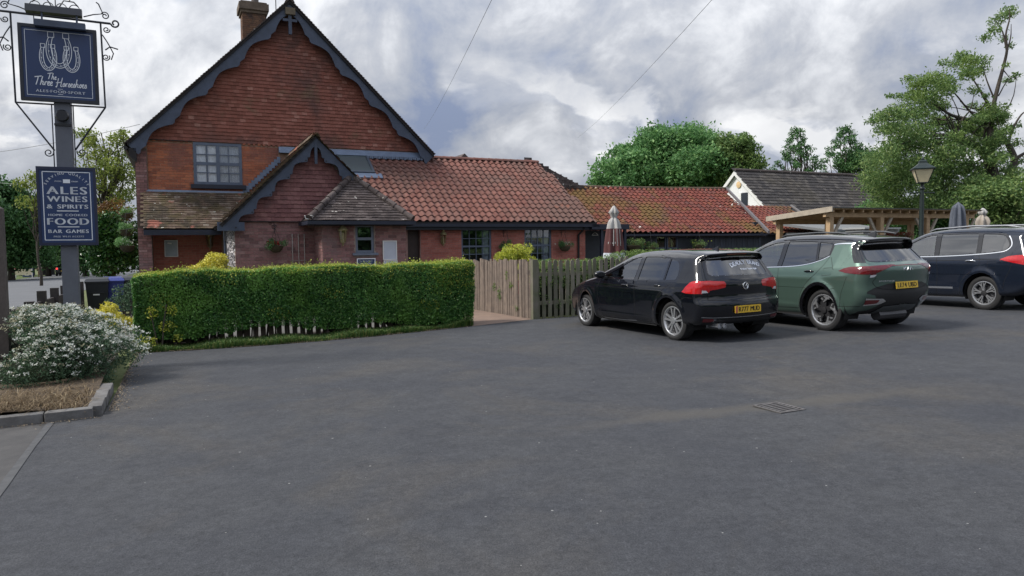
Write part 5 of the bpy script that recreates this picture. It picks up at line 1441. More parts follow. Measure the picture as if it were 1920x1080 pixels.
parasol(1797, 379, 20.5, 'closed slate grey parasol just above the dark car roof', [
    ('hood', [(0.015, 0.0), (.04, -.03), (.10, -.10), (.125, -.16)], M_GREYC), ('canvas', [(.125, -.16), (.15, -.32), (.17, -.6), (.185, -1.0), (.19, -1.5)], M_GREYC)], 7)
parasol(1843, 390, 24.0, 'closed cream parasol tied at the neck, near the picture edge', [
    ('hood', [(0.015, 0.0), (.06, -.03), (.13, -.14), (.10, -.20), (.07, -.24)], M_PALEC), ('canvas', [(.07, -.24), (.15, -.33), (.19, -.45), (.17, -.58), (.20, -.9), (.22, -1.4)], M_BEIGE)], 6)

# low grey shed roof, seen under the pergola
gs = at(1572, 432, 30); gu_, gv_ = to_uv(gs)
t = thing('garden_shed', 'low grey felted shed seen under the pergola roof', 'shed', (gu_, gv_, gzB(gu_, gv_)))
part('shed_wall', MB().box((gu_ - 1.6, gv_ - .8, -.2), (gu_ + 2.2, gv_ + 1.5, 1.95)), mat('shed_grey_boards', (0.07, 0.08, 0.085), 0.8, 0.3, 5), t)
part('shed_roof', MB().hexa([(gu_ - 1.8, gv_ - 1.0, 1.95), (gu_ + 2.4, gv_ - 1.0, 1.95), (gu_ + 2.4, gv_ + 1.7, 2.3), (gu_ - 1.8, gv_ + 1.7, 2.3), (gu_ - 1.8, gv_ - 1.0, 2.05), (gu_ + 2.4, gv_ - 1.0, 2.05), (gu_ + 2.4, gv_ + 1.7, 2.4), (gu_ - 1.8, gv_ + 1.7, 2.4)]), mat('shed_felt', (0.17, 0.18, 0.185), 0.9), t)
gs = at(1672, 440, 27); gu_, gv_ = to_uv(gs)
t = thing('garden_bench_store', 'pale grey flat-topped store behind red flowers under the pergola', 'store', (gu_, gv_, gzB(gu_, gv_)))
part('box', MB().box((gu_ - .9, gv_ + .5, -.2), (gu_ + 1.0, gv_ + 1.3, 2.02)), mat('store_boards', (0.2, 0.205, 0.2), 0.8, 0.2, 5), t)
part('lid', MB().box((gu_ - .95, gv_ + .4, 2.02), (gu_ + 1.05, gv_ + 1.4, 2.08)), mat('store_lid', (0.36, 0.37, 0.37), 0.7), t)

# ================================================================== overhead wires
def wire(name, pts, label, r=.011, sag=0.0):
    A, Bp = Vector(pts[0]), Vector(pts[1]); n = 24
    P = [A.lerp(Bp, i / n) - Vector((0, 0, sag * 4 * (i / n) * (1 - i / n))) for i in range(n + 1)]
    base = (P[0].x, P[0].y, P[0].z)
    single(name, MB().tube(P, r, 5), mat('wire_grey', (0.22, 0.23, 0.25), 0.6), label, 'cable', base, 0)
wire('overhead_wire', (at(795, 242, 60), at(960, -80, 13)), 'overhead cable crossing the sky beside the pub gable', .0055, .25)
wire('overhead_wire', (at(1083, 258, 60), at(1420, -95, 13)), 'overhead cable crossing the open sky above the red roofs', .0055, .25)
wire('overhead_wire', (at(-60, 292, 26), at(262, 233, 24)), 'overhead cable running from the left behind the sign to the gable eave', .010, .1)
wire('overhead_wire', (at(-60, 336, 60), at(300, 352, 52)), 'distant overhead cable low over the roadside trees', .014, .3)
# ================================================================== foliage helpers
def unit(n):
    a = RNG.normal(size=(n, 3)); return a / np.linalg.norm(a, axis=1, keepdims=True)


def leaves(P, size, aspect=0.55, out=None, out_w=0.0, droop=0.0, fold=0.18):
    """one folded four-cornered leaf per point"""
    n = len(P); sz = np.asarray(size) * RNG.uniform(.65, 1.35, n) if np.isscalar(size) else size
    nr = unit(n)
    if out is not None: nr = nr + out * out_w; nr /= np.linalg.norm(nr, axis=1, keepdims=True)
    t = unit(n); t[:, 2] -= droop
    t -= nr * np.sum(t * nr, axis=1, keepdims=True); t /= np.linalg.norm(t, axis=1, keepdims=True) + 1e-9
    b = np.cross(nr, t); s = sz[:, None]
    V = np.stack([P - t * s * .5, P + b * s * aspect * .5 + nr * s * fold * .5 - t * s * .05, P + t * s * .55 - nr * s * fold * .2, P - b * s * aspect * .5 + nr * s * fold * .5 - t * s * .05], axis=1).reshape(-1, 3)
    F = np.arange(n * 4).reshape(-1, 4)
    return V, F


def leaf_part(name, P, size, m, parent, base, **kw):
    kd = 'stuff' if 'flowers' in name else None
    V, F = leaves(np.asarray(P, dtype=float), size, **kw)
    me = np_mesh(name, V - np.array(base), F, m, smooth=False)
    return link_part(name, me, parent, None, kd)


def clump_points(clumps, density, shell=0.5, fuzz=0.0):
    """points through ellipsoid clumps (x,y,z,rx,ry,rz): denser towards the outside"""
    out, nrm = [], []
    for (x, y, z, rx, ry, rz) in clumps:
        n = max(6, int(density * (rx * ry + ry * rz + rx * rz) / 3))
        d = unit(n); r = RNG.uniform(0, 1, n) ** (shell * .66) * (1 + fuzz * np.abs(RNG.normal(0, 1, n)) * (RNG.uniform(0, 1, n) < .45))
        out.append(np.array([x, y, z]) + d * np.array([rx, ry, rz]) * r[:, None]); nrm.append(d)
    return np.concatenate(out), np.concatenate(nrm)


def limb(mb, a, b, r0, r1, bend=0.15, n=6):
    a, b = Vector(a), Vector(b); d = b - a
    side = d.cross(Vector((random.uniform(-1, 1), random.uniform(-1, 1), random.uniform(-.3, .3)))).normalized() * d.length * bend
    pts = [a.lerp(b, i / n) + side * math.sin(math.pi * i / n) * (1 if i < n else 0) + Vector((0, 0, -d.length * .06 * math.sin(math.pi * i / n))) for i in range(n + 1)]
    mb.tube(pts, [r0 + (r1 - r0) * i / n for i in range(n + 1)], 6)


def leaf_mat_(name, stops, f, rough=.5, trans=.4, patch=None):
    m = lambda c: tuple(min(.8, q * f) for q in c)
    return leaf_mat(name, [(a, m(b)) for a, b in stops], rough, trans, (m(patch[0]),) + patch[1:] if patch else None)
L_BROAD = leaf_mat_('leaf_broad', [(0, (0.036, 0.084, 0.030)), (0.5, (0.062, 0.130, 0.046)), (0.9, (0.10, 0.175, 0.064)), (1, (0.14, 0.22, 0.085))], 2.4, patch=((0.024, 0.065, 0.020), .5, .62, .35, .55))
L_DARK = leaf_mat_('leaf_dark', [(0, (0.020, 0.050, 0.018)), (0.6, (0.036, 0.084, 0.028)), (1, (0.062, 0.12, 0.040))], 2.2, trans=.25)
L_OLIVE = leaf_mat_('leaf_olive', [(0, (0.044, 0.084, 0.028)), (0.5, (0.078, 0.130, 0.042)), (0.88, (0.118, 0.170, 0.055)), (1, (0.17, 0.21, 0.075))], 1.9, patch=((0.105, 0.15, 0.032), .54, .66, .30, .7))
L_LIGHT = leaf_mat('leaf_light', [(0, (0.13, 0.18, 0.035)), (0.5, (0.24, 0.30, 0.06)), (1, (0.36, 0.40, 0.11))], trans=.45, patch=((0.11, 0.17, 0.04), .5, .62, .5, .6))
L_LAUREL = leaf_mat_('leaf_laurel', [(0, (0.012, 0.045, 0.012)), (0.6, (0.024, 0.075, 0.018)), (1, (0.055, 0.125, 0.03))], 1.35, rough=.3, trans=.15)
L_COPPER = leaf_mat('leaf_copper', [(0, (0.10, 0.05, 0.025)), (0.5, (0.17, 0.085, 0.03)), (1, (0.26, 0.20, 0.045))], trans=.3)
L_HEDGE = leaf_mat_('leaf_hedge', [(0, (0.012, 0.040, 0.010)), (0.5, (0.026, 0.070, 0.016)), (0.85, (0.045, 0.105, 0.022)), (0.97, (0.075, 0.14, 0.035)), (1, (0.14, 0.18, 0.09))], 2.75, rough=.34, trans=.25, patch=((0.065, 0.13, 0.025), .50, .62, 1.1, .8))
L_TIP = leaf_mat('leaf_new_growth', [(0, (0.20, 0.28, 0.045)), (0.5, (0.36, 0.42, 0.07)), (1, (0.55, 0.56, 0.11))], rough=.4, trans=.35)
L_GOLD = leaf_mat('leaf_golden', [(0, (0.36, 0.33, 0.04)), (0.4, (0.62, 0.56, 0.07)), (0.8, (0.78, 0.72, 0.12)), (1, (0.80, 0.77, 0.32))], rough=.4, trans=.3, patch=((0.16, 0.19, 0.03), .56, .67, 7, .75))
L_LIME = leaf_mat('leaf_lime', [(0, (0.22, 0.29, 0.03)), (0.5, (0.46, 0.50, 0.06)), (1, (0.70, 0.68, 0.14))], rough=.4, trans=.35, patch=((0.11, 0.17, 0.03), .56, .67, 5, .7))
L_GREYG = leaf_mat_('leaf_grey_green', [(0, (0.018, 0.042, 0.022)), (0.5, (0.035, 0.068, 0.036)), (1, (0.065, 0.10, 0.055))], 1.9, rough=.5, trans=.2)
L_PETAL = leaf_mat('white_petals', [(0, (0.52, 0.56, 0.48)), (0.5, (0.68, 0.71, 0.64)), (1, (0.80, 0.80, 0.77))], rough=.6, trans=.3)
L_FADED = leaf_mat('faded_petals', [(0, (0.26, 0.25, 0.15)), (1, (0.44, 0.42, 0.30))], rough=.6, trans=.3)
L_RED = leaf_mat('red_petals', [(0, (0.28, 0.018, 0.016)), (1, (0.45, 0.04, 0.03))], rough=.6, trans=.25)
L_GRASS = leaf_mat_('grass_blades', [(0, (0.022, 0.055, 0.014)), (0.6, (0.045, 0.09, 0.02)), (0.93, (0.10, 0.13, 0.035)), (1, (0.22, 0.19, 0.09))], 1.6, trans=.25)
L_STRAW = leaf_mat('dry_straw', [(0, (0.085, 0.058, 0.032)), (0.5, (0.15, 0.105, 0.058)), (0.9, (0.23, 0.17, 0.10)), (1, (0.36, 0.29, 0.18))], rough=.8, trans=.15)
L_LITTER = leaf_mat('leaf_litter', [(0, (0.09, 0.065, 0.04)), (0.5, (0.19, 0.145, 0.095)), (1, (0.34, 0.29, 0.21))], rough=.85, trans=.05)
M_BARK = mat('bark', (0.075, 0.062, 0.050), 0.9, 0.45, 5, 0.02, 14)
M_CORE = mat('dark_core', (0.016, 0.024, 0.010), 0.95, 0.4, 12)  # dark filler added inside foliage so light does not show through

def blades(u, v, g, h, a, ln, w, tip, sink=.03):
    """bent grass blades: base pair, middle pair and a fine tip"""
    dx, dy = np.cos(a), np.sin(a); n = len(u)
    row = lambda f, z, k: (np.stack([u + dx * ln * f - dy * w * k, v + dy * ln * f + dx * w * k, z], 1), np.stack([u + dx * ln * f + dy * w * k, v + dy * ln * f - dx * w * k, z], 1))
    A, Bq = row(0, g - sink, 1); C, D = row(.5, g + h * .8, .8); E_, G_ = row(1, g + h * tip, .15)
    V = np.stack([A, Bq, D, C, G_, E_], 1).reshape(-1, 3); i = np.arange(n)[:, None] * 6
    return V, np.concatenate([i + [0, 1, 2, 3], i + [3, 2, 4, 5]])


# ================================================================== clipped hedge
HU0, HU1, HV0, HV1 = 0.34, 6.56, -10.66, -9.80
hg = thing('hedge', 'long clipped privet hedge with bright new growth along its top edge', 'hedge', (3.4, -10.3, 0))
def hz_top(u): return 1.145 + (u - 0.34) / 6.2 * .055 + .018 * np.sin(u * 2.3) + .012 * np.sin(u * 5.1) + .007 * np.sin(u * 13) - .11 * np.clip((1.2 - u) / .86, 0, 1) ** 1.6
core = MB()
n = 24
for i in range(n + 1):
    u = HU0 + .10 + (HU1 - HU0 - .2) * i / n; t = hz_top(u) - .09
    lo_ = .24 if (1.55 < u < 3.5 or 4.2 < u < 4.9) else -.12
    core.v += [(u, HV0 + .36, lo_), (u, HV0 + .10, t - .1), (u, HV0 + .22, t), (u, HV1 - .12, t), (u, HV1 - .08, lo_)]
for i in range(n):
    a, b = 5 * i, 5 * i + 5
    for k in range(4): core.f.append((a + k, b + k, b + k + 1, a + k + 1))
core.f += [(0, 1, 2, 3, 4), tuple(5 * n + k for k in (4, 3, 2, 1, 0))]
part('dark_core', core, M_CORE, hg)  # solid dark core added to block light holes between the leaves
def hedge_pts(N, face):
    u = RNG.uniform(HU0, HU1, N); tp = hz_top(u)
    lump = .05 * np.sin(u * 3.1 + 1) + .03 * np.sin(u * 7.7)
    dpt = RNG.exponential(.035, N)
    if face == 'front':
        zb = .02 + .15 * np.exp(-((u - 2.55) / .75) ** 2) + .10 * np.exp(-((u - 4.55) / .5) ** 2) + .05 * np.sin(u * 9.1) + .05 * np.sin(u * 23)
        z = zb + (tp - zb) * RNG.uniform(0, 1, N) ** .85
        v = HV0 + lump * np.sin(z * 4 + u) + dpt - .01 + np.where(z > tp - .12, (z - tp + .12) ** 2 * 4, 0) + np.where(z < .5, (.5 - z) * .10, 0)
        return np.stack([u, v, z], 1), np.tile([0, -1, .25], (N, 1))
    if face == 'top':
        v = RNG.uniform(HV0 + .02, HV1, N); z = tp - dpt * .7 + .012 * np.sin(u * 11) * np.sin(v * 9)
        return np.stack([u, v, z], 1), np.tile([0, 0, 1], (N, 1))
    e = HU1 if face == 'right' else HU0; s = 1 if face == 'right' else -1
    v = RNG.uniform(HV0, HV1, N); z = RNG.uniform(.1, 1, N) * (hz_top(e) - .02)
    return np.stack([e - s * dpt + .02 * np.sin(z * 7 + v * 5), v, z], 1), np.tile([s, 0, .2], (N, 1))
PP, NN = zip(hedge_pts(44000, 'front'), hedge_pts(15000, 'top'), hedge_pts(6500, 'right'), hedge_pts(4500, 'left'))
leaf_part('foliage', np.concatenate(PP), .040, L_HEDGE, hg, (3.4, -10.3, 0), out=np.concatenate(NN), out_w=.8)
lowp, lown = hedge_pts(38000, 'front'); lk = lowp[:, 2] < .55; lowp, lown = lowp[lk], lown[lk]; zc_ = .02 + .15 * np.exp(-((lowp[:, 0] - 2.55) / .75) ** 2) + .10 * np.exp(-((lowp[:, 0] - 4.55) / .5) ** 2)
lowp[:, 2] = zc_ + RNG.uniform(-.04, .42, len(lowp)); lowp[:, 1] += RNG.uniform(-.02, .14, len(lowp)); leaf_part('foliage', lowp, .040, L_HEDGE, hg, (3.4, -10.3, 0), out=lown, out_w=.8)
tp_, tn_ = hedge_pts(17000, 'top'); tp_[:, 2] += .012 + RNG.exponential(.014, len(tp_)) + (RNG.uniform(0, 1, len(tp_)) < .03) * RNG.uniform(.02, .09, len(tp_))
keep = RNG.uniform(0, 1, len(tp_)) < (.6 + .4 * np.clip((tp_[:, 0] - 4.2) / 1.2, 0, 1)) * (.75 + .25 * np.sin(tp_[:, 0] * 2.1)); tp_ = tp_[keep]
fr_, _ = hedge_pts(34000, 'front'); dark = np.clip((fr_[:, 0] - 5.2) / 1.1, 0, 1) * np.clip((fr_[:, 2] - .45) / .5, 0, 1) * .35
pat = (np.sin(fr_[:, 0] * 3.3 + 2) * np.sin(fr_[:, 2] * 6 + fr_[:, 0]) > .72) * .22
edge_ = np.clip((fr_[:, 2] - 1.05) / .09, 0, 1) * .6
fr_ = fr_[RNG.uniform(0, 1, len(fr_)) < dark + pat + edge_]; fr_[:, 1] -= .014
leaf_part('new_growth', np.concatenate([tp_, fr_]), .034, L_TIP, hg, (3.4, -10.3, 0))
stm = MB()
for k in range(70):
    u = random.uniform(.5, 6.45); v = random.uniform(HV0 + .1, -10.1); g = gzB(u, v)
    stm.tube([(u, v, g - .05), (u + random.uniform(-.05, .05), v + random.uniform(-.04, .04), g + .25), (u + random.uniform(-.12, .12), v, .55)], [.016, .013, .009], 5)
part('stems', stm, M_BARK, hg, kind='stuff')
# loose yellow-leaved sucker growing out of the left foot of the hedge
yp = thing('variegated_shrub', 'loose yellow-green shrub poking out at the left foot of the hedge', 'shrub', (.75, -10.8, gzB(.75, -10.8)))
P_, N_ = clump_points([(.62, -10.74, .46, .10, .08, .12), (.92, -10.73, .50, .10, .07, .10), (.85, -10.75, .22, .16, .09, .10), (.5, -10.8, -.02, .22, .13, .12), (1.0, -10.74, .02, .10, .08, .08)], 6500)
leaf_part('foliage', P_, .042, L_LIME, yp, (.75, -10.8, gzB(.75, -10.8)))
part('stems', MB().tube([(.75, -10.75, -.25), (.8, -10.75, .3), (.85, -10.74, .6)], .012, 5).tube([(.72, -10.75, -.25), (.6, -10.76, .5)], .01, 5), M_BARK, yp)

# grass verge along the hedge foot
N = 26000
u = RNG.uniform(.35, 7.0, N); lo = np.interp(u, [p[0] for p in edge], [p[1] for p in edge]); v = lo + .03 + RNG.uniform(0, 1, N) ** 1.2 * (np.interp(u, [.3, 3, 6.4, 7], [-10.30, -10.45, -10.5, -10.5]) - lo); v += .03 * np.sin(u * 7)
keep = (u < 6.5); u, v = u[keep], v[keep]; n_ = len(u)
g = 0.02 * (BO.x + BU.x * u + BV.x * v) - .0047 * (BO.y + BU.y * u + BV.y * v)
h = RNG.uniform(.03, .11, n_) * (1 + .45 * np.sin(u * 4.2) * np.sin(u * 1.3)); a = RNG.uniform(0, 6.28, n_); w = .006
V, F = blades(u, v, g, h, a, RNG.uniform(.1, .9, n_) * h, .0055, 1.0)
gr = bpy.data.objects.new('verge_grass', np_mesh('verge_grass', V, F, L_GRASS)); COL.objects.link(gr)
gr.location = BO; gr.rotation_euler = (0, 0, TH); gr['kind'] = 'stuff'
# soil strip under it
sheet('verge_soil', [(0.30, -10.95)] + [(a, b + .02) for a, b in edge[:7]] + [(6.5, -10.3), (6.5, -9.7), (0.30, -9.7)], M_SOIL, 0.012)
# leaf litter and grit lying in the gutter lines
def litter(name, N, uf, vf, size):
    u, v = uf(N), vf(N); g = 0.02 * (BO.x + BU.x * u + BV.x * v) - .0047 * (BO.y + BU.y * u + BV.y * v)
    V, F = leaves(np.stack([u, v, g + .012], 1), size, out=np.tile([0, 0, 1], (len(u), 1)), out_w=3.0)
    o = bpy.data.objects.new(name, np_mesh(name, V, F, L_LITTER)); COL.objects.link(o); o.location = BO; o.rotation_euler = (0, 0, TH); o['kind'] = 'stuff'
litter('leaf_litter', 1100, lambda n: .34 + RNG.exponential(.055, n), lambda n: RNG.uniform(-16.0, -11.1, n), .022)
litter('hedge_litter', 900, lambda n: RNG.uniform(.4, 6.4, n), lambda n: np.interp(np.linspace(.4, 6.4, n), [p[0] for p in edge], [p[1] for p in edge]) * 0 + 0, .02) if False else None
uu = RNG.uniform(.4, 6.4, 900); vv = np.interp(uu, [p[0] for p in edge], [p[1] for p in edge]) - RNG.exponential(.03, 900) + .03
litter('verge_litter', 900, lambda n: uu, lambda n: vv, .022)
litter('kerb_litter', 350, lambda n: RNG.uniform(-2.5, .3, n), lambda n: -16.23 - RNG.exponential(.05, n), .018)

# ================================================================== white flowering shrub in the bed
wc = at(92, 640, 9.35); g0 = gz(wc.x, wc.y)
ws = thing('flowering_shrub', 'wide rounded dark green shrub covered in small white flowers beside the kerb', 'shrub', (wc.x, wc.y, g0), 0)
lobes = []
for k in range(46):
    a = random.uniform(0, 6.28); r = math.sqrt(random.uniform(0, 1)); x, y = 1.10 * r * math.cos(a), .92 * r * math.sin(a)
    z = .20 + .76 * math.sqrt(max(0, 1 - (r * .93) ** 2)) * random.uniform(.78, 1.03)
    lobes.append((wc.x + x - .08, wc.y + y, g0 + z * .93, random.uniform(.20, .30), random.uniform(.18, .28), random.uniform(.16, .26)))
for k in range(18):
    a = random.uniform(math.pi, 2 * math.pi) if k % 3 else random.uniform(0, 6.28)
    lobes.append((wc.x - .08 + 1.04 * math.cos(a), wc.y + .86 * math.sin(a), g0 + random.uniform(.12, .40), .24, .22, .22))
P_, N_ = clump_points(lobes, 9500, .42)
leaf_part('foliage', P_, .034, L_GREYG, ws, (wc.x, wc.y, g0), aspect=.42, out=N_, out_w=.5)
# flower heads on the outer, upper shell
Q, QN = clump_points([(x, y, z, a * 1.06, b * 1.06, c * 1.10) for x, y, z, a, b, c in lobes], 1500, .12)
rel = (Q - np.array([wc.x - .08, wc.y, g0])) / np.array([1.35, 1.12, 1.0]); outer = np.linalg.norm(rel, axis=1)
upness = QN[:, 2] * .6 + rel[:, 2] * .9
side_b = np.clip(.22 + 1.15 * (rel[:, 2] - .28) + .22 * np.sin(Q[:, 0] * 5) * np.sin(Q[:, 1] * 4 + 1), .03, 1)
sel = (outer > .70) & (QN[:, 2] > -.15) & (RNG.uniform(0, 1, len(Q)) < side_b * 1.15)
Q = Q[sel]; nh = len(Q)
K = 11
QP = np.repeat(Q, K, 0) + RNG.normal(0, .019, (nh * K, 3)) * np.array([1, 1, .5])
fad = np.repeat(RNG.uniform(0, 1, nh) < (.22 + .28 * (np.sin(Q[:, 0] * 3.1 + 2) > .2)), K)
leaf_part('flowers', QP[~fad], .020, L_PETAL, ws, (wc.x, wc.y, g0), aspect=.9, out=np.tile([0, -.3, 1], (int((~fad).sum()), 1)), out_w=1.0)
leaf_part('faded_flowers', QP[fad], .018, L_FADED, ws, (wc.x, wc.y, g0), aspect=.9, out=np.tile([0, -.3, 1], (int(fad.sum()), 1)), out_w=1.0)
bc = MB()
for k in range(40):
    a = random.uniform(0, 6.28); r = random.uniform(.3, 1.0)
    bc.tube([(wc.x + random.uniform(-.15, .15), wc.y + random.uniform(-.15, .15), g0), (wc.x + .6 * r * math.cos(a), wc.y + .5 * r * math.sin(a), g0 + .35), (wc.x + 1.05 * r * math.cos(a), wc.y + .85 * r * math.sin(a), g0 + .25 + .5 * (1 - r * .6))], [.016, .012, .006], 5)
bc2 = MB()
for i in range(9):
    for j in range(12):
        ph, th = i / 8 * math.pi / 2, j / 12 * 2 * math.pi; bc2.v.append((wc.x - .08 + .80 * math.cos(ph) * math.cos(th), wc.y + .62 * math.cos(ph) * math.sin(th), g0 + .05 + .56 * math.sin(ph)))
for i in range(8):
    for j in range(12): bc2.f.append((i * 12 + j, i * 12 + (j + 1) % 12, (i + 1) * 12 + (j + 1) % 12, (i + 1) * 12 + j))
part('branches', bc, M_BARK, ws); part('dark_core', bc2, M_CORE, ws)  # solid dark dome added under the leaves, blocking light through them

# dry straw on the bed
N = 8000
u = RNG.uniform(-3.2, .12, N); v = RNG.uniform(-16.05, -14.5, N) ; keep = RNG.uniform(0, 1, N) < np.clip(1.15 - (v + 16.05) / 1.5, .1, 1); u, v = u[keep], v[keep]; n_ = len(u)
g = 0.02 * (BO.x + BU.x * u + BV.x * v) - .0047 * (BO.y + BU.y * u + BV.y * v) + .080 + .05 * np.sin(u * 2.1) * np.sin(v * 1.7)
a = RNG.uniform(0, 6.28, n_); L = RNG.uniform(.08, .30, n_); ht = RNG.uniform(.01, .10, n_); w = .0035
V, F = blades(u, v, g, ht, a, L, w, .5, 0)
so = bpy.data.objects.new('dry_straw', np_mesh('dry_straw', V, F, L_STRAW)); COL.objects.link(so); so.location = BO; so.rotation_euler = (0, 0, TH); so['kind'] = 'stuff'

# ================================================================== golden shrubs
def shrub(name, base, lobes, m, label, leaf=.05, dens=5200, dark=True, group=None, aspect=.5):
    t = thing(name, label, 'shrub', base, TH, group)
    P_, N_ = clump_points(lobes, dens, .4); leaf_part('foliage', P_, leaf, m, t, base, out=N_, out_w=.5, aspect=aspect)
    st = MB(); c = base
    for l in lobes[:14]: st.tube([(c[0], c[1], c[2] - .02), ((c[0] + l[0]) / 2 + random.uniform(-.06, .06), (c[1] + l[1]) / 2, (c[2] + l[2]) / 2), l[:3]], [.016, .011, .006], 5)
    part('stems', st, M_BARK, t)
    return t
def dome(cu, cv, g, rx, ry, h, n, rl):
    out = []
    for k in range(n):
        a = random.uniform(0, 6.28); r = math.sqrt(random.uniform(0, 1)); z = h * (.2 + .8 * math.sqrt(max(0, 1 - r * r * .9)) * random.uniform(.75, 1.05))
        out.append((cu + rx * r * math.cos(a), cv + ry * r * math.sin(a), g + z - rl * .5, rl * random.uniform(.8, 1.2), rl, rl * random.uniform(.7, 1)))
    return out
shrub('golden_shrub', (1.83, -5.5, gzB(1.83, -5.5)), dome(1.78, -5.5, gzB(1.83, -5.5), .60, .45, 1.72, 46, .19), L_GOLD, 'bright golden shrub above the hedge in front of the shadowed recess', .062)
shrub('golden_shrub', (-.30, -8.4, gzB(-.3, -8.4)), dome(-.30, -8.4, gzB(-.3, -8.4), .58, .40, .74, 30, .15), L_GOLD, 'low golden shrub between the sign post and the left end of the hedge', .055)
shrub('golden_shrub', (8.97, -7.7, gzB(9, -7.7)), dome(8.97, -7.7, gzB(9, -7.7), .72, .5, 1.70, 56, .18), L_LIME, 'lime yellow shrub rising behind the weathered pole fence', .06, aspect=.4)
shrub('golden_shrub', (-1.25, -9.6, gzB(-1.2, -9.6)), dome(-1.2, -9.6, gzB(-1.2, -9.6), .25, .25, .75, 10, .13), L_GOLD, 'small golden shrub left of the grey sign post', .05)
shrub('small_grey_shrub', (-.02, -6.0, gzB(0, -6)), dome(.0, -6.0, gzB(0, -6), .35, .3, 1.1, 12, .17), L_GREYG, 'small grey-green plant at the left end of the hedge by the bins', .05)
# second hedge behind the picket fence
h2 = thing('garden_hedge', 'low rounded green hedge behind the picket fence', 'hedge', (12.0, -9.6, 0))
lob = []
for k in range(90):
    u = 8.5 + k * .085; hi = 1.235 + .19 * max(0, min(1, (u - 10.1) / .9))
    lob.append((u, -9.65 + random.uniform(-.15, .15), hi - .17, .2, .24, .17)); lob.append((u, -9.8 + random.uniform(-.05, .1), hi - .45, .2, .17, .25))
P_, N_ = clump_points(lob, 4200, .35); leaf_part('foliage', P_, .036, L_OLIVE, h2, (12.0, -9.6, 0), out=N_, out_w=.6)
part('dark_core', MB().box((8.5, -9.75, -.2), (10.2, -9.5, 1.0)).box((10.2, -9.76, -.2), (16.0, -9.49, 1.18)), M_CORE, h2)  # solid dark boxes added inside the leaves, blocking light through them
# creeper on the pole fence
P_, N_ = clump_points([(7.99, -9.35, .62, .03, .12, .09), (7.98, -9.15, .86, .03, .07, .12), (7.99, -8.4, .55, .03, .1, .14), (7.99, -9.65, .12, .03, .10, .08), (7.985, -8.7, .38, .03, .1, .2)], 5200)
cr = thing('climbing_weed', 'thin green climbing weed straggling up the pole fence', 'plant', (8.0, -9.0, 0)); leaf_part('foliage', P_, .045, L_OLIVE, cr, (8.0, -9.0, 0))
P_, N_ = clump_points([(u, -10.2, random.uniform(.2, .75), .10, .03, .16) for u in np.arange(8.3, 10.3, .16)], 2600); cr = thing('climbing_weed', 'green weeds and ivy growing through the picket fence', 'plant', (9.3, -10.2, 0)); leaf_part('foliage', P_, .042, L_OLIVE, cr, (9.3, -10.2, 0))

# ================================================================== hanging baskets
def basket(u, v, z, label, flower=None, s=1.0, wall_v=None, side=False, leaf=L_DARK, group='hanging baskets on the pub walls'):
    t = thing('hanging_basket', label, 'hanging basket', (u, v, z), TH, group)
    part('basket_bowl', MB().lathe([(0, -.17 * s), (.09 * s, -.155 * s), (.155 * s, -.09 * s), (.185 * s, 0), (.17 * s, 0.005), (0, .0)], (u, v, z), 14), mat('basket_moss', (0.075, 0.062, 0.035), 0.95, 0.4, 20, 0.01, 60), t, smooth=60)
    ch = MB()
    for k in range(3):
        a = 2.1 * k + .4; ch.tube([(u + .17 * s * math.cos(a), v + .17 * s * math.sin(a), z), (u, v, z + .42 * s)], .004, 4)
    if wall_v is not None:
        ch.tube([(u, wall_v - .01, z + .30 * s), (u, wall_v - .01, z + .62 * s)], .010, 5); ch.tube([(u, wall_v, z + .52 * s), (u, v - .02, z + .50 * s), (u, v - .02, z + .43 * s)], .009, 5)
        ch.tube([(u + .07 * math.cos(a) * (1 - i / 30), wall_v - .012, z + .46 * s + .07 * math.sin(a) * (1 - i / 30)) for i, a in enumerate(np.linspace(0, 9, 24))], .007, 4)
        ch.tube([(u - .09 + .05 * math.cos(a) * (1 - i / 30), wall_v - .012, z + .56 * s + .05 * math.sin(a) * (1 - i / 30)) for i, a in enumerate(np.linspace(0, 9, 24))], .007, 4)
    else: ch.tube([(u, v, z + .42 * s), (u + .25, v, z + .45 * s)], .010, 5)
    part('chains', ch, M_IRON, t)
    lob = [(u + random.uniform(-.2, .2) * s, v + random.uniform(-.15, .12) * s, z + random.uniform(-.04, .14) * s, .10 * s, .10 * s, .09 * s) for _ in range(9)]
    P_, N_ = clump_points(lob, 9000); leaf_part('foliage', P_, .035, leaf, t, (u, v, z))
    if flower:
        for m, n, spread in flower:
            c = np.array([u, v - .06, z + .07 * s]) + RNG.normal(0, 1, (n, 3)) * np.array(spread) * s; c = np.repeat(c, 7, 0) + RNG.normal(0, .012, (n * 7, 3))
            leaf_part('flowers', c, .028, m, t, (u, v, z), aspect=.9)
basket(3.36, PV - .24, 1.60, 'hanging basket with red flowers on the porch wall left of the bay', [(L_RED, 26, (.10, .06, .03)), (L_PETAL, 3, (.16, .05, .03))], 1.05, PV)
basket(10.66, WV - .26, 1.52, 'dark hanging basket on the wing wall between the two sash windows', None, 1.0, WV)
basket(12.78, WV - .26, 1.50, 'hanging basket with white flowers near the right end of the wing wall', [(L_PETAL, 12, (.13, .05, .05))], 1.05, WV)
basket(-.30, .9, 2.66, 'highest of the three baskets hanging on the left side of the pub', [(L_PETAL, 3, (.1, .1, .05))], 1.0, leaf=L_BROAD)
basket(-.30, .25, 2.14, 'middle hanging basket with white flowers on the left side of the pub', [(L_PETAL, 8, (.16, .1, .06))], 1.15, leaf=L_BROAD)
basket(-.26, -.35, 1.66, 'lowest hanging basket with white flowers on the left side of the pub', [(L_PETAL, 16, (.14, .1, .06))], 1.15, leaf=L_BROAD)
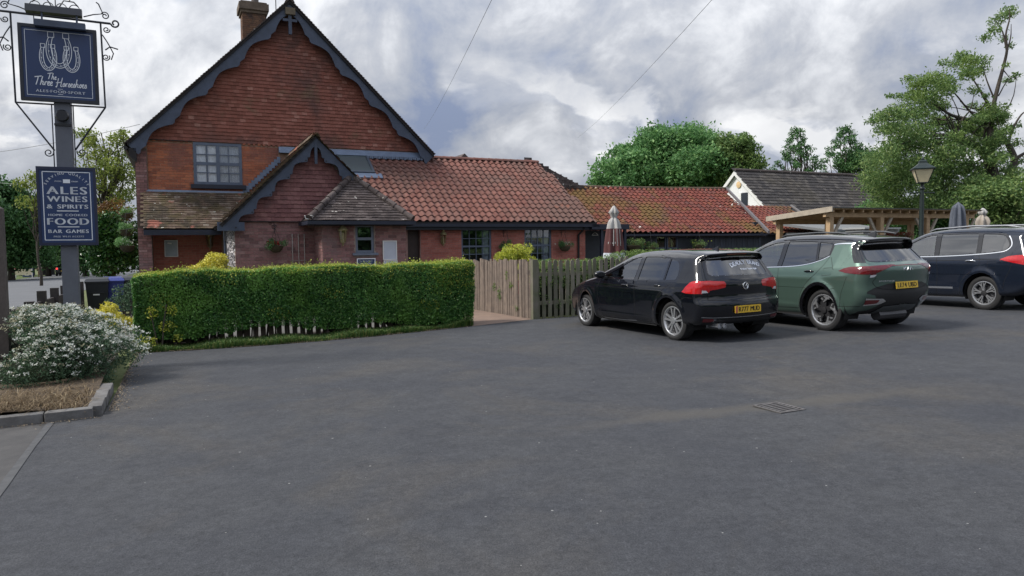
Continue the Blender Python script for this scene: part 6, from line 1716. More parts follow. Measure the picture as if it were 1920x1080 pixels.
basket(16.2, -2.35, 1.50, 'large hanging basket at the left end of the dark outbuilding wall', [(L_COPPER, 8, (.16, .1, .08))], 1.5, -1.95, leaf=L_OLIVE)
basket(16.95, -2.35, 1.42, 'smaller hanging basket left of the outbuilding windows', [(L_COPPER, 5, (.1, .1, .05))], 1.1, -1.95, leaf=L_OLIVE)
basket(19.2, -2.35, 1.50, 'hanging basket with yellowish flowers right of the outbuilding windows', [(L_TIP, 10, (.18, .1, .04))], 1.2, -1.95, leaf=L_OLIVE)
# red flowers beyond the green car
fp = at(1672, 438, 23.5); fu, fv = to_uv(fp)
fl_ = thing('flower_trough', 'raised trough of red and pink flowers under the pergola', 'planter', (fu, fv, gzB(fu, fv)))
part('trough', MB().box((fu - .8, fv - .2, -.1), (fu + .8, fv + .2, 1.62)), M_GREYW, fl_)
P_, N_ = clump_points([(fu - .75 + k * .17, fv, 1.70, .14, .16, .10) for k in range(10)], 5200); leaf_part('foliage', P_, .05, L_BROAD, fl_, (fu, fv, gzB(fu, fv)))
P_, N_ = clump_points([(fu - .75 + k * .17, fv - .05, 1.76, .14, .16, .09) for k in range(10)], 2600); leaf_part('flowers', P_, .05, leaf_mat('pink_petals', [(0, (.35, .06, .05)), (.6, (.50, .16, .14)), (1, (.6, .35, .32))]), fl_, (fu, fv, gzB(fu, fv)), aspect=.9)

# ================================================================== trees
def tree(name, base, clumps, leaf_m, leaf_size, dens, label, cat='tree', trunk_r=.25, trunk_top=None, group=None, limbs=26, shell=.5, aspect=.55, lean=(0, 0)):
    t = thing(name, label, cat, base, 0, group)
    P_, N_ = clump_points(clumps, dens * 1.15, shell, .26)
    leaf_part('crown', P_, leaf_size, leaf_m, t, base, aspect=aspect)
    mb = MB(); bx, by, bz = base; zt = trunk_top if trunk_top else max(c[2] for c in clumps)
    top = Vector((bx + lean[0], by + lean[1], zt)); bot = Vector((bx, by, bz - .3))
    pts = [bot.lerp(top, i / 8) + Vector((math.sin(i * 1.3) * .02, math.cos(i * 1.7) * .02, 0)) * (zt - bz) for i in range(9)]
    mb.tube(pts, [trunk_r * (1.25 if i == 0 else 1 - .85 * i / 8) for i in range(9)], 8)
    for c in random.sample(clumps, min(limbs, len(clumps))):
        f = max(.12, min(.85, (c[2] - bz) / (zt - bz) * .65 - .05)); a = bot.lerp(top, f)
        limb(mb, a, c[:3], trunk_r * (1 - f) * .45 + .02, .015)
    part('trunk', mb, M_BARK, t, smooth=60)
    return t
def crown(px, py, D, wpx, hpx, n, r, depth=.8, bias=.0, flat=1.0):
    """clumps filling a crown that covers wpx x hpx pixels' worth of width and height at that distance"""
    c = at(px, py, D); k = D / FPX; rx, rz = wpx * k / 2, hpx * k / 2; out = []
    while len(out) < n:
        d = unit(1)[0]; rr = RNG.uniform(.15, 1) ** .55
        q = d * rr
        if q[2] < -.85: continue
        s = r * RNG.uniform(.65, 1.25)
        out.append((c.x + q[0] * rx, c.y + q[1] * rx * depth, c.z + q[2] * rz, s * 1.1, s * 1.1, s * flat))
    return out
def gpt(px, D): p = at(px, 540, D); return (p.x, p.y, gz(p.x, p.y))

# the big round tree behind the red roofs
cl = crown(1262, 350, 62, 270, 186, 130, 1.1) + crown(1168, 350, 60, 124, 90, 34, .9) + crown(1330, 325, 61, 110, 110, 34, .9) + crown(1225, 308, 61, 150, 76, 34, .8) + crown(1285, 290, 61, 130, 66, 34, .7) + crown(1140, 350, 60, 70, 50, 16, .6)
tree('round_tree', gpt(1270, 62), cl, L_BROAD, .30, 560, 'broad dome-shaped green tree behind the red outbuilding roof', trunk_r=.45)
cl = crown(1372, 300, 58, 74, 100, 30, .55) + crown(1368, 265, 58, 36, 40, 10, .4) + crown(1410, 315, 58, 70, 36, 14, .5) + crown(1395, 290, 58, 50, 50, 12, .5)
tree('leafy_tree', gpt(1375, 58), cl, L_OLIVE, .24, 420, 'thinner tree with a ragged top beside the broad green tree', trunk_r=.22)
def open_tree(px, py, D, w, h, n, r):
    """an open upright crown: tiers of separate sprays"""
    k = D / FPX; c = at(px, py, D); out = []
    for i in range(n):
        f = i / (n - 1); half = w * k / 2 * (1.0 - f) ** .75 * RNG.uniform(.55, 1.05) + .15; a = i * 2.4 + RNG.uniform(-.3, .3)
        out.append((c.x + half * math.cos(a), c.y + half * math.sin(a) * .8, c.z - h * k / 2 + h * k * f, r * RNG.uniform(.7, 1.3), r, r * .62))
    return out
tree('slender_tree', gpt(1494, 60), open_tree(1494, 288, 60, 96, 88, 34, .36) + open_tree(1494, 302, 60, 104, 56, 20, .34), L_DARK, .17, 640, 'slender open-crowned tree above the dark tiled roof', trunk_r=.16, limbs=50)
tree('slender_tree', gpt(1590, 62), open_tree(1584, 282, 62, 92, 84, 32, .40) + crown(1608, 305, 62, 90, 46, 26, .6), L_DARK, .18, 640, 'dark bushy tree with a pointed top left of the tall ragged tree', trunk_r=.2, limbs=40)

# the tall ragged tree on the right
spec = [(1890, 22, 15), (1872, 40, 14), (1862, 55, 13), (1883, 75, 9), (1895, 88, 8), (1850, 72, 10),
        (1772, 118, 10), (1800, 108, 15), (1822, 112, 18), (1842, 112, 13), (1812, 135, 20), (1842, 135, 14), (1790, 122, 12), (1885, 122, 7), (1893, 148, 11), (1905, 140, 8),
        (1705, 152, 13), (1725, 160, 18), (1745, 150, 20), (1770, 155, 22), (1740, 178, 24), (1715, 182, 18), (1780, 172, 16), (1690, 182, 12), (1668, 178, 8), (1830, 168, 12), (1850, 180, 8), (1825, 198, 10),
        (1632, 228, 11), (1650, 222, 16), (1672, 215, 20), (1700, 212, 24), (1730, 212, 22), (1760, 200, 16), (1690, 240, 26), (1660, 245, 20), (1725, 240, 24), (1755, 232, 20), (1860, 208, 22), (1872, 222, 20), (1840, 222, 16), (1850, 250, 24), (1880, 245, 16), (1895, 240, 10),
        (1625, 335, 22), (1645, 305, 26), (1665, 285, 26), (1690, 275, 28), (1720, 275, 28), (1750, 270, 24), (1640, 345, 28), (1670, 325, 32), (1700, 310, 32), (1735, 305, 30), (1765, 300, 28), (1660, 365, 28), (1690, 350, 32), (1725, 340, 32), (1755, 335, 30), (1785, 320, 28), (1800, 285, 26), (1820, 265, 20), (1790, 260, 18), (1650, 385, 22), (1680, 385, 28), (1710, 380, 28), (1745, 372, 28), (1780, 360, 28),
        (1845, 245, 20), (1868, 262, 20), (1848, 280, 22), (1870, 300, 20), (1852, 318, 24), (1878, 338, 24), (1900, 345, 22), (1862, 360, 26), (1895, 375, 26), (1842, 372, 24), (1875, 215, 16), (1800, 240, 20), (1775, 235, 20), (1780, 285, 24), (1845, 210, 14), (1905, 320, 16), (1820, 240, 16),
        (1820, 310, 22), (1835, 335, 22), (1815, 350, 26), (1800, 385, 24), (1770, 390, 24), (1850, 290, 14), (1880, 290, 12), (1905, 265, 12), (1915, 300, 10), (1890, 320, 12), (1910, 235, 7)]
cl = []
KR = 34 / FPX
for (px_, py_, r_) in spec:
    for q in range(2 if r_ > 14 else 1):
        D = 34 + RNG.uniform(-2.6, 2.6) * (1 if r_ > 14 else .5); p = at(px_ + RNG.uniform(-.3, .3) * r_, py_ + RNG.uniform(-.3, .3) * r_, D); s = r_ * KR * (.88 if r_ > 14 else .95)
        cl.append((p.x, p.y, p.z, s * 1.1, s * 1.1, s * .72))
rb = at(1872, 440, 34); rbase = (rb.x, rb.y, gz(rb.x, rb.y))
rt_ = thing('ragged_tree', 'tall ragged tree with bare upper limbs and drooping foliage on the left', 'tree', rbase, 0)
P_, N_ = clump_points(cl, 1750, .6, .42); leaf_part('crown', P_, .135, L_OLIVE, rt_, rbase, aspect=.42, droop=.5)
tb = MB()
def path(pp, r0, r1, D0=34, dd=0):
    P = [at(x, y, D0 + dd * i / max(1, len(pp) - 1)) for i, (x, y) in enumerate(pp)]; P = spline([tuple(p) for p in P], 4); tb.tube(P, [r0 + (r1 - r0) * i / (len(P) - 1) for i in range(len(P))], 7)
tb.tube([Vector(rbase) - Vector((0, 0, .3)), at(1868, 400, 34), at(1862, 350, 34)], [.5, .42, .36], 9)
path([(1862, 352), (1856, 300), (1852, 265), (1858, 225), (1862, 200)], .30, .14)
path([(1862, 200), (1872, 160), (1880, 130), (1888, 95), (1886, 65), (1893, 35), (1892, 18)], .10, .015)
path([(1888, 95), (1880, 60), (1868, 40)], .05, .012); path([(1888, 95), (1895, 70), (1896, 45)], .04, .012)
path([(1862, 215), (1850, 190), (1835, 165), (1822, 145)], .10, .02); path([(1850, 190), (1838, 205), (1815, 200), (1800, 190)], .05, .015)
path([(1858, 228), (1835, 228), (1805, 222), (1782, 215), (1760, 200), (1745, 185)], .13, .02, 34, -1); path([(1782, 215), (1770, 225), (1740, 215)], .06, .015)
path([(1840, 228), (1815, 205), (1790, 175), (1770, 160)], .06, .015)
path([(1856, 300), (1825, 270), (1790, 255), (1740, 255), (1690, 270)], .16, .03, 34, -2);
path([(1868, 380), (1890, 330), (1902, 300), (1890, 270), (1878, 255)], .22, .10, 34, 1.0); path([(1890, 270), (1900, 240), (1915, 215), (1930, 205)], .07, .02); path([(1900, 300), (1925, 285)], .10, .06)
path([(1872, 180), (1890, 150), (1910, 145)], .03, .01); path([(1866, 190), (1850, 150), (1842, 120)], .045, .012); path([(1880, 130), (1895, 148)], .03, .01)
for c in random.sample(cl, 70):
    src = random.choice([at(1858, 225, 34), at(1856, 290, 34), at(1790, 255, 33), at(1805, 222, 33.5)]); 
    if (Vector(c[:3]) - src).length < 3.2: limb(tb, src, c[:3], .04, .01, .12)
part('trunk', tb, M_BARK, rt_, smooth=60)
rt_part = rt_
# bushes under and beyond it
def bush(px, py, D, w, h, m, label, n=26, r=.5, ls=.16, dens=700):
    b = gpt(px, D); tree('bush', b, crown(px, py, D, w, h, n, r), m, ls, dens, label, 'bush', .10, limbs=10)
bush(1870, 385, 31, 130, 80, L_OLIVE, 'large loose bush at the right edge behind the dark car roof', 36, .5, .14, 900)
bush(1640, 420, 40, 110, 60, L_BROAD, 'leafy green bush seen through the pergola', 26, .6)
bush(1745, 415, 38, 120, 60, L_DARK, 'dark bush below the tall tree behind the lamp post', 28, .6)
bush(1925, 418, 45, 90, 40, L_DARK, 'dark hedge clump low at the right picture edge', 16, .6)
bush(1560, 435, 42, 90, 26, L_BROAD, 'low green bush under the left half of the pergola', 14, .5)

# trees on the left beyond the road
cl = crown(200, 345, 46, 150, 190, 48, .50) + crown(225, 290, 46, 76, 84, 18, .36) + crown(170, 262, 46, 60, 40, 8, .35) + crown(228, 258, 46, 30, 30, 6, .3)
tree('ash_tree', gpt(205, 46), cl, L_LIGHT, .17, 380, 'light yellow-green open tree left of the pub gable', trunk_r=.18, limbs=50)
tree('ash_tree', gpt(75, 50), crown(72, 372, 50, 70, 90, 16, .42) + crown(45, 340, 50, 30, 20, 3, .35), L_LIGHT, .2, 380, 'thin light green sprays left of the lower sign board', trunk_r=.1, limbs=18)
tree('copper_tree', gpt(215, 40), crown(214, 398, 40, 66, 34, 16, .36), L_COPPER, .18, 480, 'copper and gold leaved small tree beside the pub corner', trunk_r=.1)
tree('laurel_bush', gpt(214, 27), crown(214, 458, 27, 106, 110, 44, .36, .7), L_LAUREL, .13, 1600, 'glossy dark laurel bush behind the wheelie bins', 'bush', .1, limbs=14)
for px_, py_, D, w, h, n, lab in ((20, 425, 70, 150, 150, 60, 'dark tree at the far left behind the road'), (90, 440, 85, 130, 120, 46, 'dark tree behind the parked black car on the road'), (-60, 410, 66, 140, 190, 46, 'dark tree at the far left beyond the picture edge of the road'),
                                    (160, 452, 78, 110, 90, 36, 'dark tree behind the grey sign post'), (48, 470, 95, 140, 60, 26, 'low dark trees closing the view down the road')):
    tree('roadside_tree', gpt(px_, D), crown(px_, py_, D, w, h, n, 1.15), L_DARK, .34, 480, lab, trunk_r=.3)
# grass verge on the far side of the road
sheet('far_verge', [(-16.8, 30), (-13.6, 30), (-13.6, 200), (-16.8, 200)], mat('verge_green', (0.10, 0.14, 0.035), 0.95, 0.3, .8), -0.012)
# far hedgerow closing the horizon all round
far = []
for k in range(150):
    x = -260 + k * 4.2; y = 190 + 18 * math.sin(k * .4); far.append((x, y, gz(x, y) + 2.2 + math.sin(k * 1.3), 3.5, 2.5, random.uniform(2.2, 4.2)))
P_, N_ = clump_points(far, 55); V, F = leaves(P_, 1.1); o = bpy.data.objects.new('far_wood', np_mesh('far_wood', V, F, L_DARK)); COL.objects.link(o); o['kind'] = 'stuff'

# unseen trees and hedgerow added behind the camera to darken car-body reflections
far = []
for k in range(95):
    a = math.radians(200 + k * 1.5); r = 46 + 5 * math.sin(k * .7); x, y = r * math.cos(a), r * math.sin(a); far.append((x, y, gz(x, y) + 2.6 + 1.6 * math.sin(k * .53), 2.8, 2.4, 2.8 + 1.4 * math.sin(k * .9)))
P_, N_ = clump_points(far, 75, .5, .3); V, F = leaves(P_, .8); o = bpy.data.objects.new('far_wood', np_mesh('far_wood', V, F, L_DARK)); COL.objects.link(o); o['kind'] = 'stuff'
# ================================================================== cars: rounded shells measured from side profile and section
def chaikin(P, it=3):
    P = np.asarray(P, float)
    for _ in range(it):
        Q = np.roll(P, -1, 0); P = np.stack([.75 * P + .25 * Q, .25 * P + .75 * Q], 1).reshape(-1, 2)
    return P


def resample(P, n, closed=True):
    P = np.asarray(P, float)
    if closed: P = np.vstack([P, P[:1]])
    d = np.r_[0, np.cumsum(np.linalg.norm(np.diff(P, axis=0), axis=1))]; t = np.linspace(0, d[-1], n + (1 if closed else 0)); t = t[:-1] if closed else t
    return np.stack([np.interp(t, d, P[:, 0]), np.interp(t, d, P[:, 1])], 1)


def inside(poly, p):
    x, y = p[:, 0], p[:, 1]; r = np.zeros(len(p), bool); a = np.asarray(poly); b = np.roll(a, -1, 0)
    for (x0, y0), (x1, y1) in zip(a, b):
        c = (y0 > y) != (y1 > y)
        with np.errstate(divide='ignore', invalid='ignore'):
            xi = (x1 - x0) * (y - y0) / (y1 - y0) + x0
        r ^= c & (x < xi)
    return r


def near(poly, p, closed=True, reach=None):
    """distance from points to a polyline and the nearest point on it"""
    a = np.asarray(poly); b = np.roll(a, -1, 0)
    if not closed: a, b = a[:-1], b[:-1]
    best = np.full(len(p), 1e9); q = np.zeros_like(p)
    if reach is not None:
        k = np.nonzero(np.all((p > a.min(0) - reach) & (p < a.max(0) + reach), 1))[0]
        if len(k): best[k], q[k] = near(poly, p[k], closed)
        return best, q
    for s in range(0, len(p), 4000):
        pp = p[s:s + 4000, None, :]; ab = (b - a)[None]; t = np.clip(np.sum((pp - a[None]) * ab, 2) / (np.sum(ab * ab, 2) + 1e-12), 0, 1)
        c = a[None] + ab * t[..., None]; d = np.linalg.norm(pp - c, axis=2); k = np.argmin(d, 1); i = np.arange(len(k))
        best[s:s + 4000] = d[i, k]; q[s:s + 4000] = c[i, k]
    return best, q


class Shell:
    def __init__(s, profile, section, plan, belt, rear_bulge, front_bulge, crown, radius, arches, N=560, M=28, Q=88, flare=.02, crease=None):
        s.prof = resample(chaikin(profile, 3), N); s.N = N
        s.sec = np.array(section); s.plan = np.array(plan); s.belt = belt; s.rb, s.fb, s.cr = rear_bulge, front_bulge, crown; s.rad = radius; s.arches = arches; s.flare = flare; s.crease = crease or []
        s.x0, s.x1 = s.prof[:, 0].min(), s.prof[:, 0].max()
        s.build(M, Q)
    def W(s, x, z):
        w = np.interp(z, s.sec[:, 0], s.sec[:, 1]) * np.interp(x, s.plan[:, 0], s.plan[:, 1])
        for (ax, az, ar) in s.arches:
            d = np.hypot(x - ax, z - az); w = w + s.flare * np.exp(-((d - ar - .035) / .055) ** 2) * (z < s.belt)
        for (zc, amp, wd, xa, xb) in s.crease:
            m = np.clip((x - xa) / .25, 0, 1) * np.clip((xb - x) / .25, 0, 1); zz = zc(x) if callable(zc) else zc
            w = w + m * amp * np.where(z < zz, np.exp(-np.abs(z - zz) / wd), np.exp(-np.abs(z - zz) / (wd * .35)))
        return w
    def R(s, x, z): return np.interp(z, s.rad[:, 0], s.rad[:, 1])
    def Y(s, x, z, d=None):
        if d is None: d, _ = near(s.prof, np.stack([x, z], 1))
        r = s.R(x, z); e = np.clip(d, 0, r)
        return s.W(x, z) - r + np.sqrt(np.maximum(0, r * r - (r - e) ** 2))
    def warp(s, x, y, z):
        Wm = .9; sm = lambda t: np.clip(t, 0, 1) ** 2 * (3 - 2 * np.clip(t, 0, 1))
        q = (y / Wm) ** 2
        xr = sm((s.x0 + 1.3 - x) / 1.3); xf = sm((x - s.x1 + 1.5) / 1.5)
        X = x + s.rb * q * xr - s.fb * q * xf
        Z = z - s.cr * q * sm((z - s.belt) / .35) * 1.0
        return np.stack([X, y, Z], -1)
    def build(s, M, Q):
        b = s.prof; N = s.N; xa, xb = s.x0 + .55, s.x1 - .65; zc = .72
        c = np.stack([np.clip(b[:, 0], xa, xb), np.full(N, zc)], 1); L = np.linalg.norm(c - b, axis=1)
        r = s.R(b[:, 0], b[:, 1])
        K = 7; ang = np.linspace(0, np.pi / 2, K); rows = []
        for a in ang: rows.append(np.minimum(r * (1 - np.cos(a)) / L, .9))
        t0 = rows[-1]
        for k in range(1, M + 1): rows.append(t0 + (1 - t0) * k / M * .995)
        T = np.array(rows); s.nr = len(T)
        P2 = b[None] + (c - b)[None] * T[..., None]                         # rows x N x 2
        s.side2 = P2.reshape(-1, 2)
        j = np.arange(1, Q) / Q
        s.Q = Q; s.strip_t = 1 - 2 * j
        s.strip_i = np.repeat(np.arange(N, dtype=float)[None], Q - 1, 0)     # boundary parameter of each strip vertex
        s.strip_y = None
        ns = s.nr * N; s.ns = ns
        F = []
        rr, nn = np.meshgrid(np.arange(s.nr - 1), np.arange(N), indexing='ij'); n2 = (nn + 1) % N
        left = np.stack([rr * N + nn, (rr + 1) * N + nn, (rr + 1) * N + n2, rr * N + n2], -1).reshape(-1, 4)
        right = left[:, ::-1] + ns
        jj, nn = np.meshgrid(np.arange(Q), np.arange(N), indexing='ij'); n2 = (nn + 1) % N
        def sid(j, n): return np.where(j == 0, n, np.where(j == Q, ns + n, 2 * ns + (np.clip(j, 1, Q - 1) - 1) * N + n))
        st = np.stack([sid(jj, nn), sid(jj, n2), sid(jj + 1, n2), sid(jj + 1, nn)], -1).reshape(-1, 4)
        s.F = np.concatenate([left, right, st]); s.dom = np.r_[np.zeros(len(left), int), np.ones(len(right), int), np.full(len(st), 2)]
    def bpt(s, i):
        N = s.N; i0 = np.floor(i).astype(int) % N; f = (i - np.floor(i))[..., None]; return s.prof[i0] * (1 - f) + s.prof[(i0 + 1) % N] * f
    def positions(s):
        x, z = s.side2[:, 0], s.side2[:, 1]; d, _ = near(s.prof, s.side2); d[:s.N] = 0
        y = s.Y(x, z, d); Lp = s.warp(x, y, z); Rp = s.warp(x, -y, z)
        bp = s.bpt(s.strip_i); yb = s.W(bp[..., 0], bp[..., 1]) - s.R(bp[..., 0], bp[..., 1])
        yy = s.strip_t[:, None] * yb if s.strip_y is None else s.strip_y
        s.cur_y = yy; s.cur_b = bp
        Sp = s.warp(bp[..., 0], yy, bp[..., 1]).reshape(-1, 3)
        return np.concatenate([Lp, Rp, Sp])
    # --- surface points for trim
    def side_pt(s, xz, sgn=1, off=0.0):
        xz = np.atleast_2d(np.asarray(xz, float)); e = .004
        f = lambda q: s.warp(q[:, 0], sgn * s.Y(q[:, 0], q[:, 1]), q[:, 1])
        p = f(xz); a = f(xz + [e, 0]) - f(xz - [e, 0]); b = f(xz + [0, e]) - f(xz - [0, e]); n = np.cross(b, a) * sgn
        n /= np.linalg.norm(n, axis=1, keepdims=True) + 1e-12
        n = np.where((n[:, 1] * sgn < 0)[:, None], -n, n)
        return p + n * off
    def rear_setup(s, z_lo, z_hi):
        b = s.prof; m = np.nonzero((b[:, 0] < s.x0 + .8) & (b[:, 1] > z_lo) & (b[:, 1] < z_hi) & (b[:, 0] < np.interp(b[:, 1], [.2, 1.2, 1.6], [s.x0 + .35, s.x0 + .8, s.x0 + .8])))[0]
        zz = b[m, 1]; o = np.argsort(zz); s.rz, s.ri, s.rx = zz[o], m[o].astype(float), b[m, 0][o]
    def rear_pt(s, yz, off=0.0):
        yz = np.atleast_2d(np.asarray(yz, float)); e = .006
        f = lambda q: s.warp(np.interp(q[:, 1], s.rz, s.rx), q[:, 0], q[:, 1])
        p = f(yz); a = f(yz + [e, 0]) - f(yz - [e, 0]); b = f(yz + [0, e]) - f(yz - [0, e]); n = np.cross(a, b); n /= np.linalg.norm(n, axis=1, keepdims=True) + 1e-12
        n = np.where((n[:, 0] > 0)[:, None], -n, n); return p + n * off


def vnormals(P, F):
    n = np.zeros_like(P); a, b, c, d = (P[F[:, k]] for k in range(4)); fn = np.cross(c - a, d - b)
    for k in range(4): np.add.at(n, F[:, k], fn)
    return n / (np.linalg.norm(n, axis=1, keepdims=True) + 1e-12)


def car_shell(s, regions, car, body_mat, label_body=None):
    """regions: (name, material, domain, polygon, inset, parent-key). Body and regions become parts of the car; returns dict of parts"""
    dense = []
    regions = [(n_, m_, d_, [(-.1, b) if (d_ == 'rear' and a == 0) else (a, b) for a, b in p_], i_, q_) for n_, m_, d_, p_, i_, q_ in regions]
    for (nm, m, dom, poly, inset, par) in regions:
        pl = resample(np.asarray(poly, float), max(60, int(np.sum(np.linalg.norm(np.diff(np.vstack([poly, poly[:1]]), axis=0), axis=1)) / .012))); dense.append(pl)
    cell = .0165
    for (nm, m, dom, poly, inset, par), pl in zip(regions, dense):
        if dom == 'side':
            d, q = near(pl, s.side2, True, .03); k = d < cell; k[:s.N] = False; s.side2[k] = q[k]
        elif dom == 'rear':
            s.positions(); y, bp = s.cur_y.copy(), s.cur_b; I = s.strip_i.copy()
            ok = (I >= s.ri.min()) & (I <= s.ri.max()) & (bp[..., 1] > s.rz[0]) & (bp[..., 1] < s.rz[-1])
            for sg in (1, -1):
                idx = np.argwhere(ok & (np.sign(y + 1e-9) == sg)); pts = np.stack([np.abs(y[idx[:, 0], idx[:, 1]]), bp[idx[:, 0], idx[:, 1], 1]], 1)
                if not len(pts): continue
                d, q = near(pl, pts, True, .03); k = d < cell
                ii = idx[k]; y[ii[:, 0], ii[:, 1]] = sg * q[k, 0]; I[ii[:, 0], ii[:, 1]] = np.interp(q[k, 1], s.rz, s.ri)
            s.strip_y, s.strip_i = y, I
    P = s.positions(); Nn = vnormals(P, s.F)
    if np.mean(np.sum(Nn[:s.ns] * [0, 1, 0], 1)) < 0: s.F = s.F[:, ::-1].copy(); Nn = -Nn
    cen = P[s.F].mean(1)
    s2 = np.concatenate([s.side2, s.side2]); own = np.full(len(s.F), -1)
    cs = s2[s.F[s.dom < 2]].mean(1); side_f = np.nonzero(s.dom < 2)[0]
    bz = np.concatenate([np.zeros(2 * s.ns), s.cur_b[..., 1].ravel()]); by = np.concatenate([P[:2 * s.ns, 1], s.cur_y.ravel()]); bi = np.concatenate([np.tile(np.arange(s.N, dtype=float), 2 * s.nr), s.strip_i.ravel()])
    bz[:s.N] = s.prof[:, 1]; bz[s.ns:s.ns + s.N] = s.prof[:, 1]; bx = np.concatenate([np.zeros(2 * s.ns), s.cur_b[..., 0].ravel()]); bx[:s.N] = s.prof[:, 0]; bx[s.ns:s.ns + s.N] = s.prof[:, 0]
    strip_f = np.nonzero(s.dom == 2)[0]
    cr = np.stack([np.abs(by[s.F[strip_f]].mean(1)), bz[s.F[strip_f]].mean(1)], 1); ci = bi[s.F[strip_f]].mean(1); cx = bx[s.F[strip_f]].mean(1)
    okr = (ci >= s.ri.min()) & (ci <= s.ri.max())
    ct = np.stack([cx, np.abs(by[s.F[strip_f]].mean(1))], 1)
    for k, ((nm, m, dom, poly, inset, par), pl) in enumerate(zip(regions, dense)):
        if dom == 'side': hit = side_f[inside(pl, cs)]
        elif dom == 'rear': hit = strip_f[inside(pl, cr) & okr]
        else: hit = strip_f[inside(pl, ct) & (cr[:, 1] > .75)]
        own[hit] = k
    made = {}
    def emit(name, fids, m, inset, parent):
        if not len(fids): return None
        F = s.F[fids]; u, inv = np.unique(F.ravel(), return_inverse=True)
        me = np_mesh(name, P[u] - Nn[u] * inset, inv.reshape(-1, 4), m, True, Nn[u]); return link_part(name, me, parent)
    made['body'] = emit('body', np.nonzero(own == -1)[0], body_mat, 0, car)
    for k, (nm, m, dom, poly, inset, par) in enumerate(regions):
        if m is None: continue
        ids = np.nonzero(own == k)[0]
        par_o = made.get(par, car) if par else car
        if dom == 'side' or nm in ('tail_light', 'reflector', 'rear_fog_surround'):
            for sg in (1, -1):
                o = emit(nm, ids[np.sign(cen[ids, 1]) == sg], m, inset, par_o); made[nm + ('L' if sg > 0 else 'R')] = o
        else: made[nm] = emit(nm, ids, m, inset, par_o)
    return made


def side_ribbon(s, pts, w, m, parent, name, off=.003, both=True, close=False, smoothn=5):
    P = np.array([(p.x, p.y) for p in spline(pts, smoothn)]) if smoothn else np.asarray(pts, float)
    if close: P = np.vstack([P, P[:1]])
    t = np.gradient(P, axis=0); t /= np.linalg.norm(t, axis=1, keepdims=True) + 1e-9; n = np.stack([-t[:, 1], t[:, 0]], 1); ww = (np.asarray(w) if not np.isscalar(w) else np.full(len(P), w))[:, None] / 2
    for sg in ((1, -1) if both else (1,)):
        a, b = s.side_pt(P + n * ww, sg, off), s.side_pt(P - n * ww, sg, off); mb = MB(); mb.v = [tuple(q) for pr in zip(a, b) for q in pr]
        for i in range(len(P) - 1): mb.f.append((2 * i, 2 * i + 2, 2 * i + 3, 2 * i + 1) if sg < 0 else (2 * i, 2 * i + 1, 2 * i + 3, 2 * i + 2))
        part(name, mb, m, parent, smooth=60)


def rear_ribbon(s, pts, w, m, parent, name, off=.003, smoothn=5, mirror=False):
    P = np.array([(p.x, p.y) for p in spline(pts, smoothn)]) if smoothn else np.asarray(pts, float)
    t = np.gradient(P, axis=0); t /= np.linalg.norm(t, axis=1, keepdims=True) + 1e-9; n = np.stack([-t[:, 1], t[:, 0]], 1)
    for sg in ((1, -1) if mirror else (1,)):
        k = np.array([sg, 1.0]); a, b = s.rear_pt((P + n * w / 2) * k, off), s.rear_pt((P - n * w / 2) * k, off); mb = MB(); mb.v = [tuple(q) for pr in zip(a, b) for q in pr]
        for i in range(len(P) - 1): mb.f.append((2 * i, 2 * i + 1, 2 * i + 3, 2 * i + 2))
        part(name, mb, m, parent, smooth=60)


M_TYRE = mat('tyre_rubber', (0.020, 0.020, 0.021), 0.75, 0.25, 20, 0.001, 60)
M_ALLOY = mat('alloy_silver', (0.52, 0.53, 0.55), 0.32, 0.05, 5, metal=0.75)
M_ALLOYD = mat('alloy_black', (0.018, 0.018, 0.02), 0.55)  # black finish of the two-tone wheels
M_DISC = mat('brake_disc', (0.10, 0.10, 0.105), 0.4, metal=0.7)
M_CHROME = mat('chrome_trim', (0.70, 0.72, 0.75), 0.16, metal=0.9)
M_GLOSSB = mat('gloss_black', (0.008, 0.008, 0.010), 0.08, coat=0.6)
M_PLASTIC = mat('black_plastic', (0.020, 0.021, 0.023), 0.6, 0.15, 30)
M_SEAM = mat('panel_gap', (0.003, 0.003, 0.004), 0.8)
M_CGLASS = glass_mat('car_glass', (0.26, 0.33, 0.32), 1.0, 1.9)
M_PRIV = glass_mat('privacy_glass', (0.030, 0.035, 0.042), 1.0, 1.8)
M_SEAT = mat('seat_cloth', (0.030, 0.031, 0.034), 0.85)
M_CABIN = mat('cabin_dark', (0.012, 0.012, 0.013), 0.9)
M_REDL = mat('red_lens', (0.56, 0.012, 0.016), 0.10, 0.35, 25, coat=0.8)
M_REDD = mat('dark_red_lens', (0.14, 0.006, 0.010), 0.10, 0.3, 25, coat=0.8)
M_CLEAR = mat('clear_lens', (0.62, 0.63, 0.66), 0.12, coat=0.8)
M_PLATE = mat('number_plate_yellow', (0.72, 0.46, 0.035), 0.45)
M_PLATET = mat('number_plate_black', (0.010, 0.010, 0.012), 0.5)
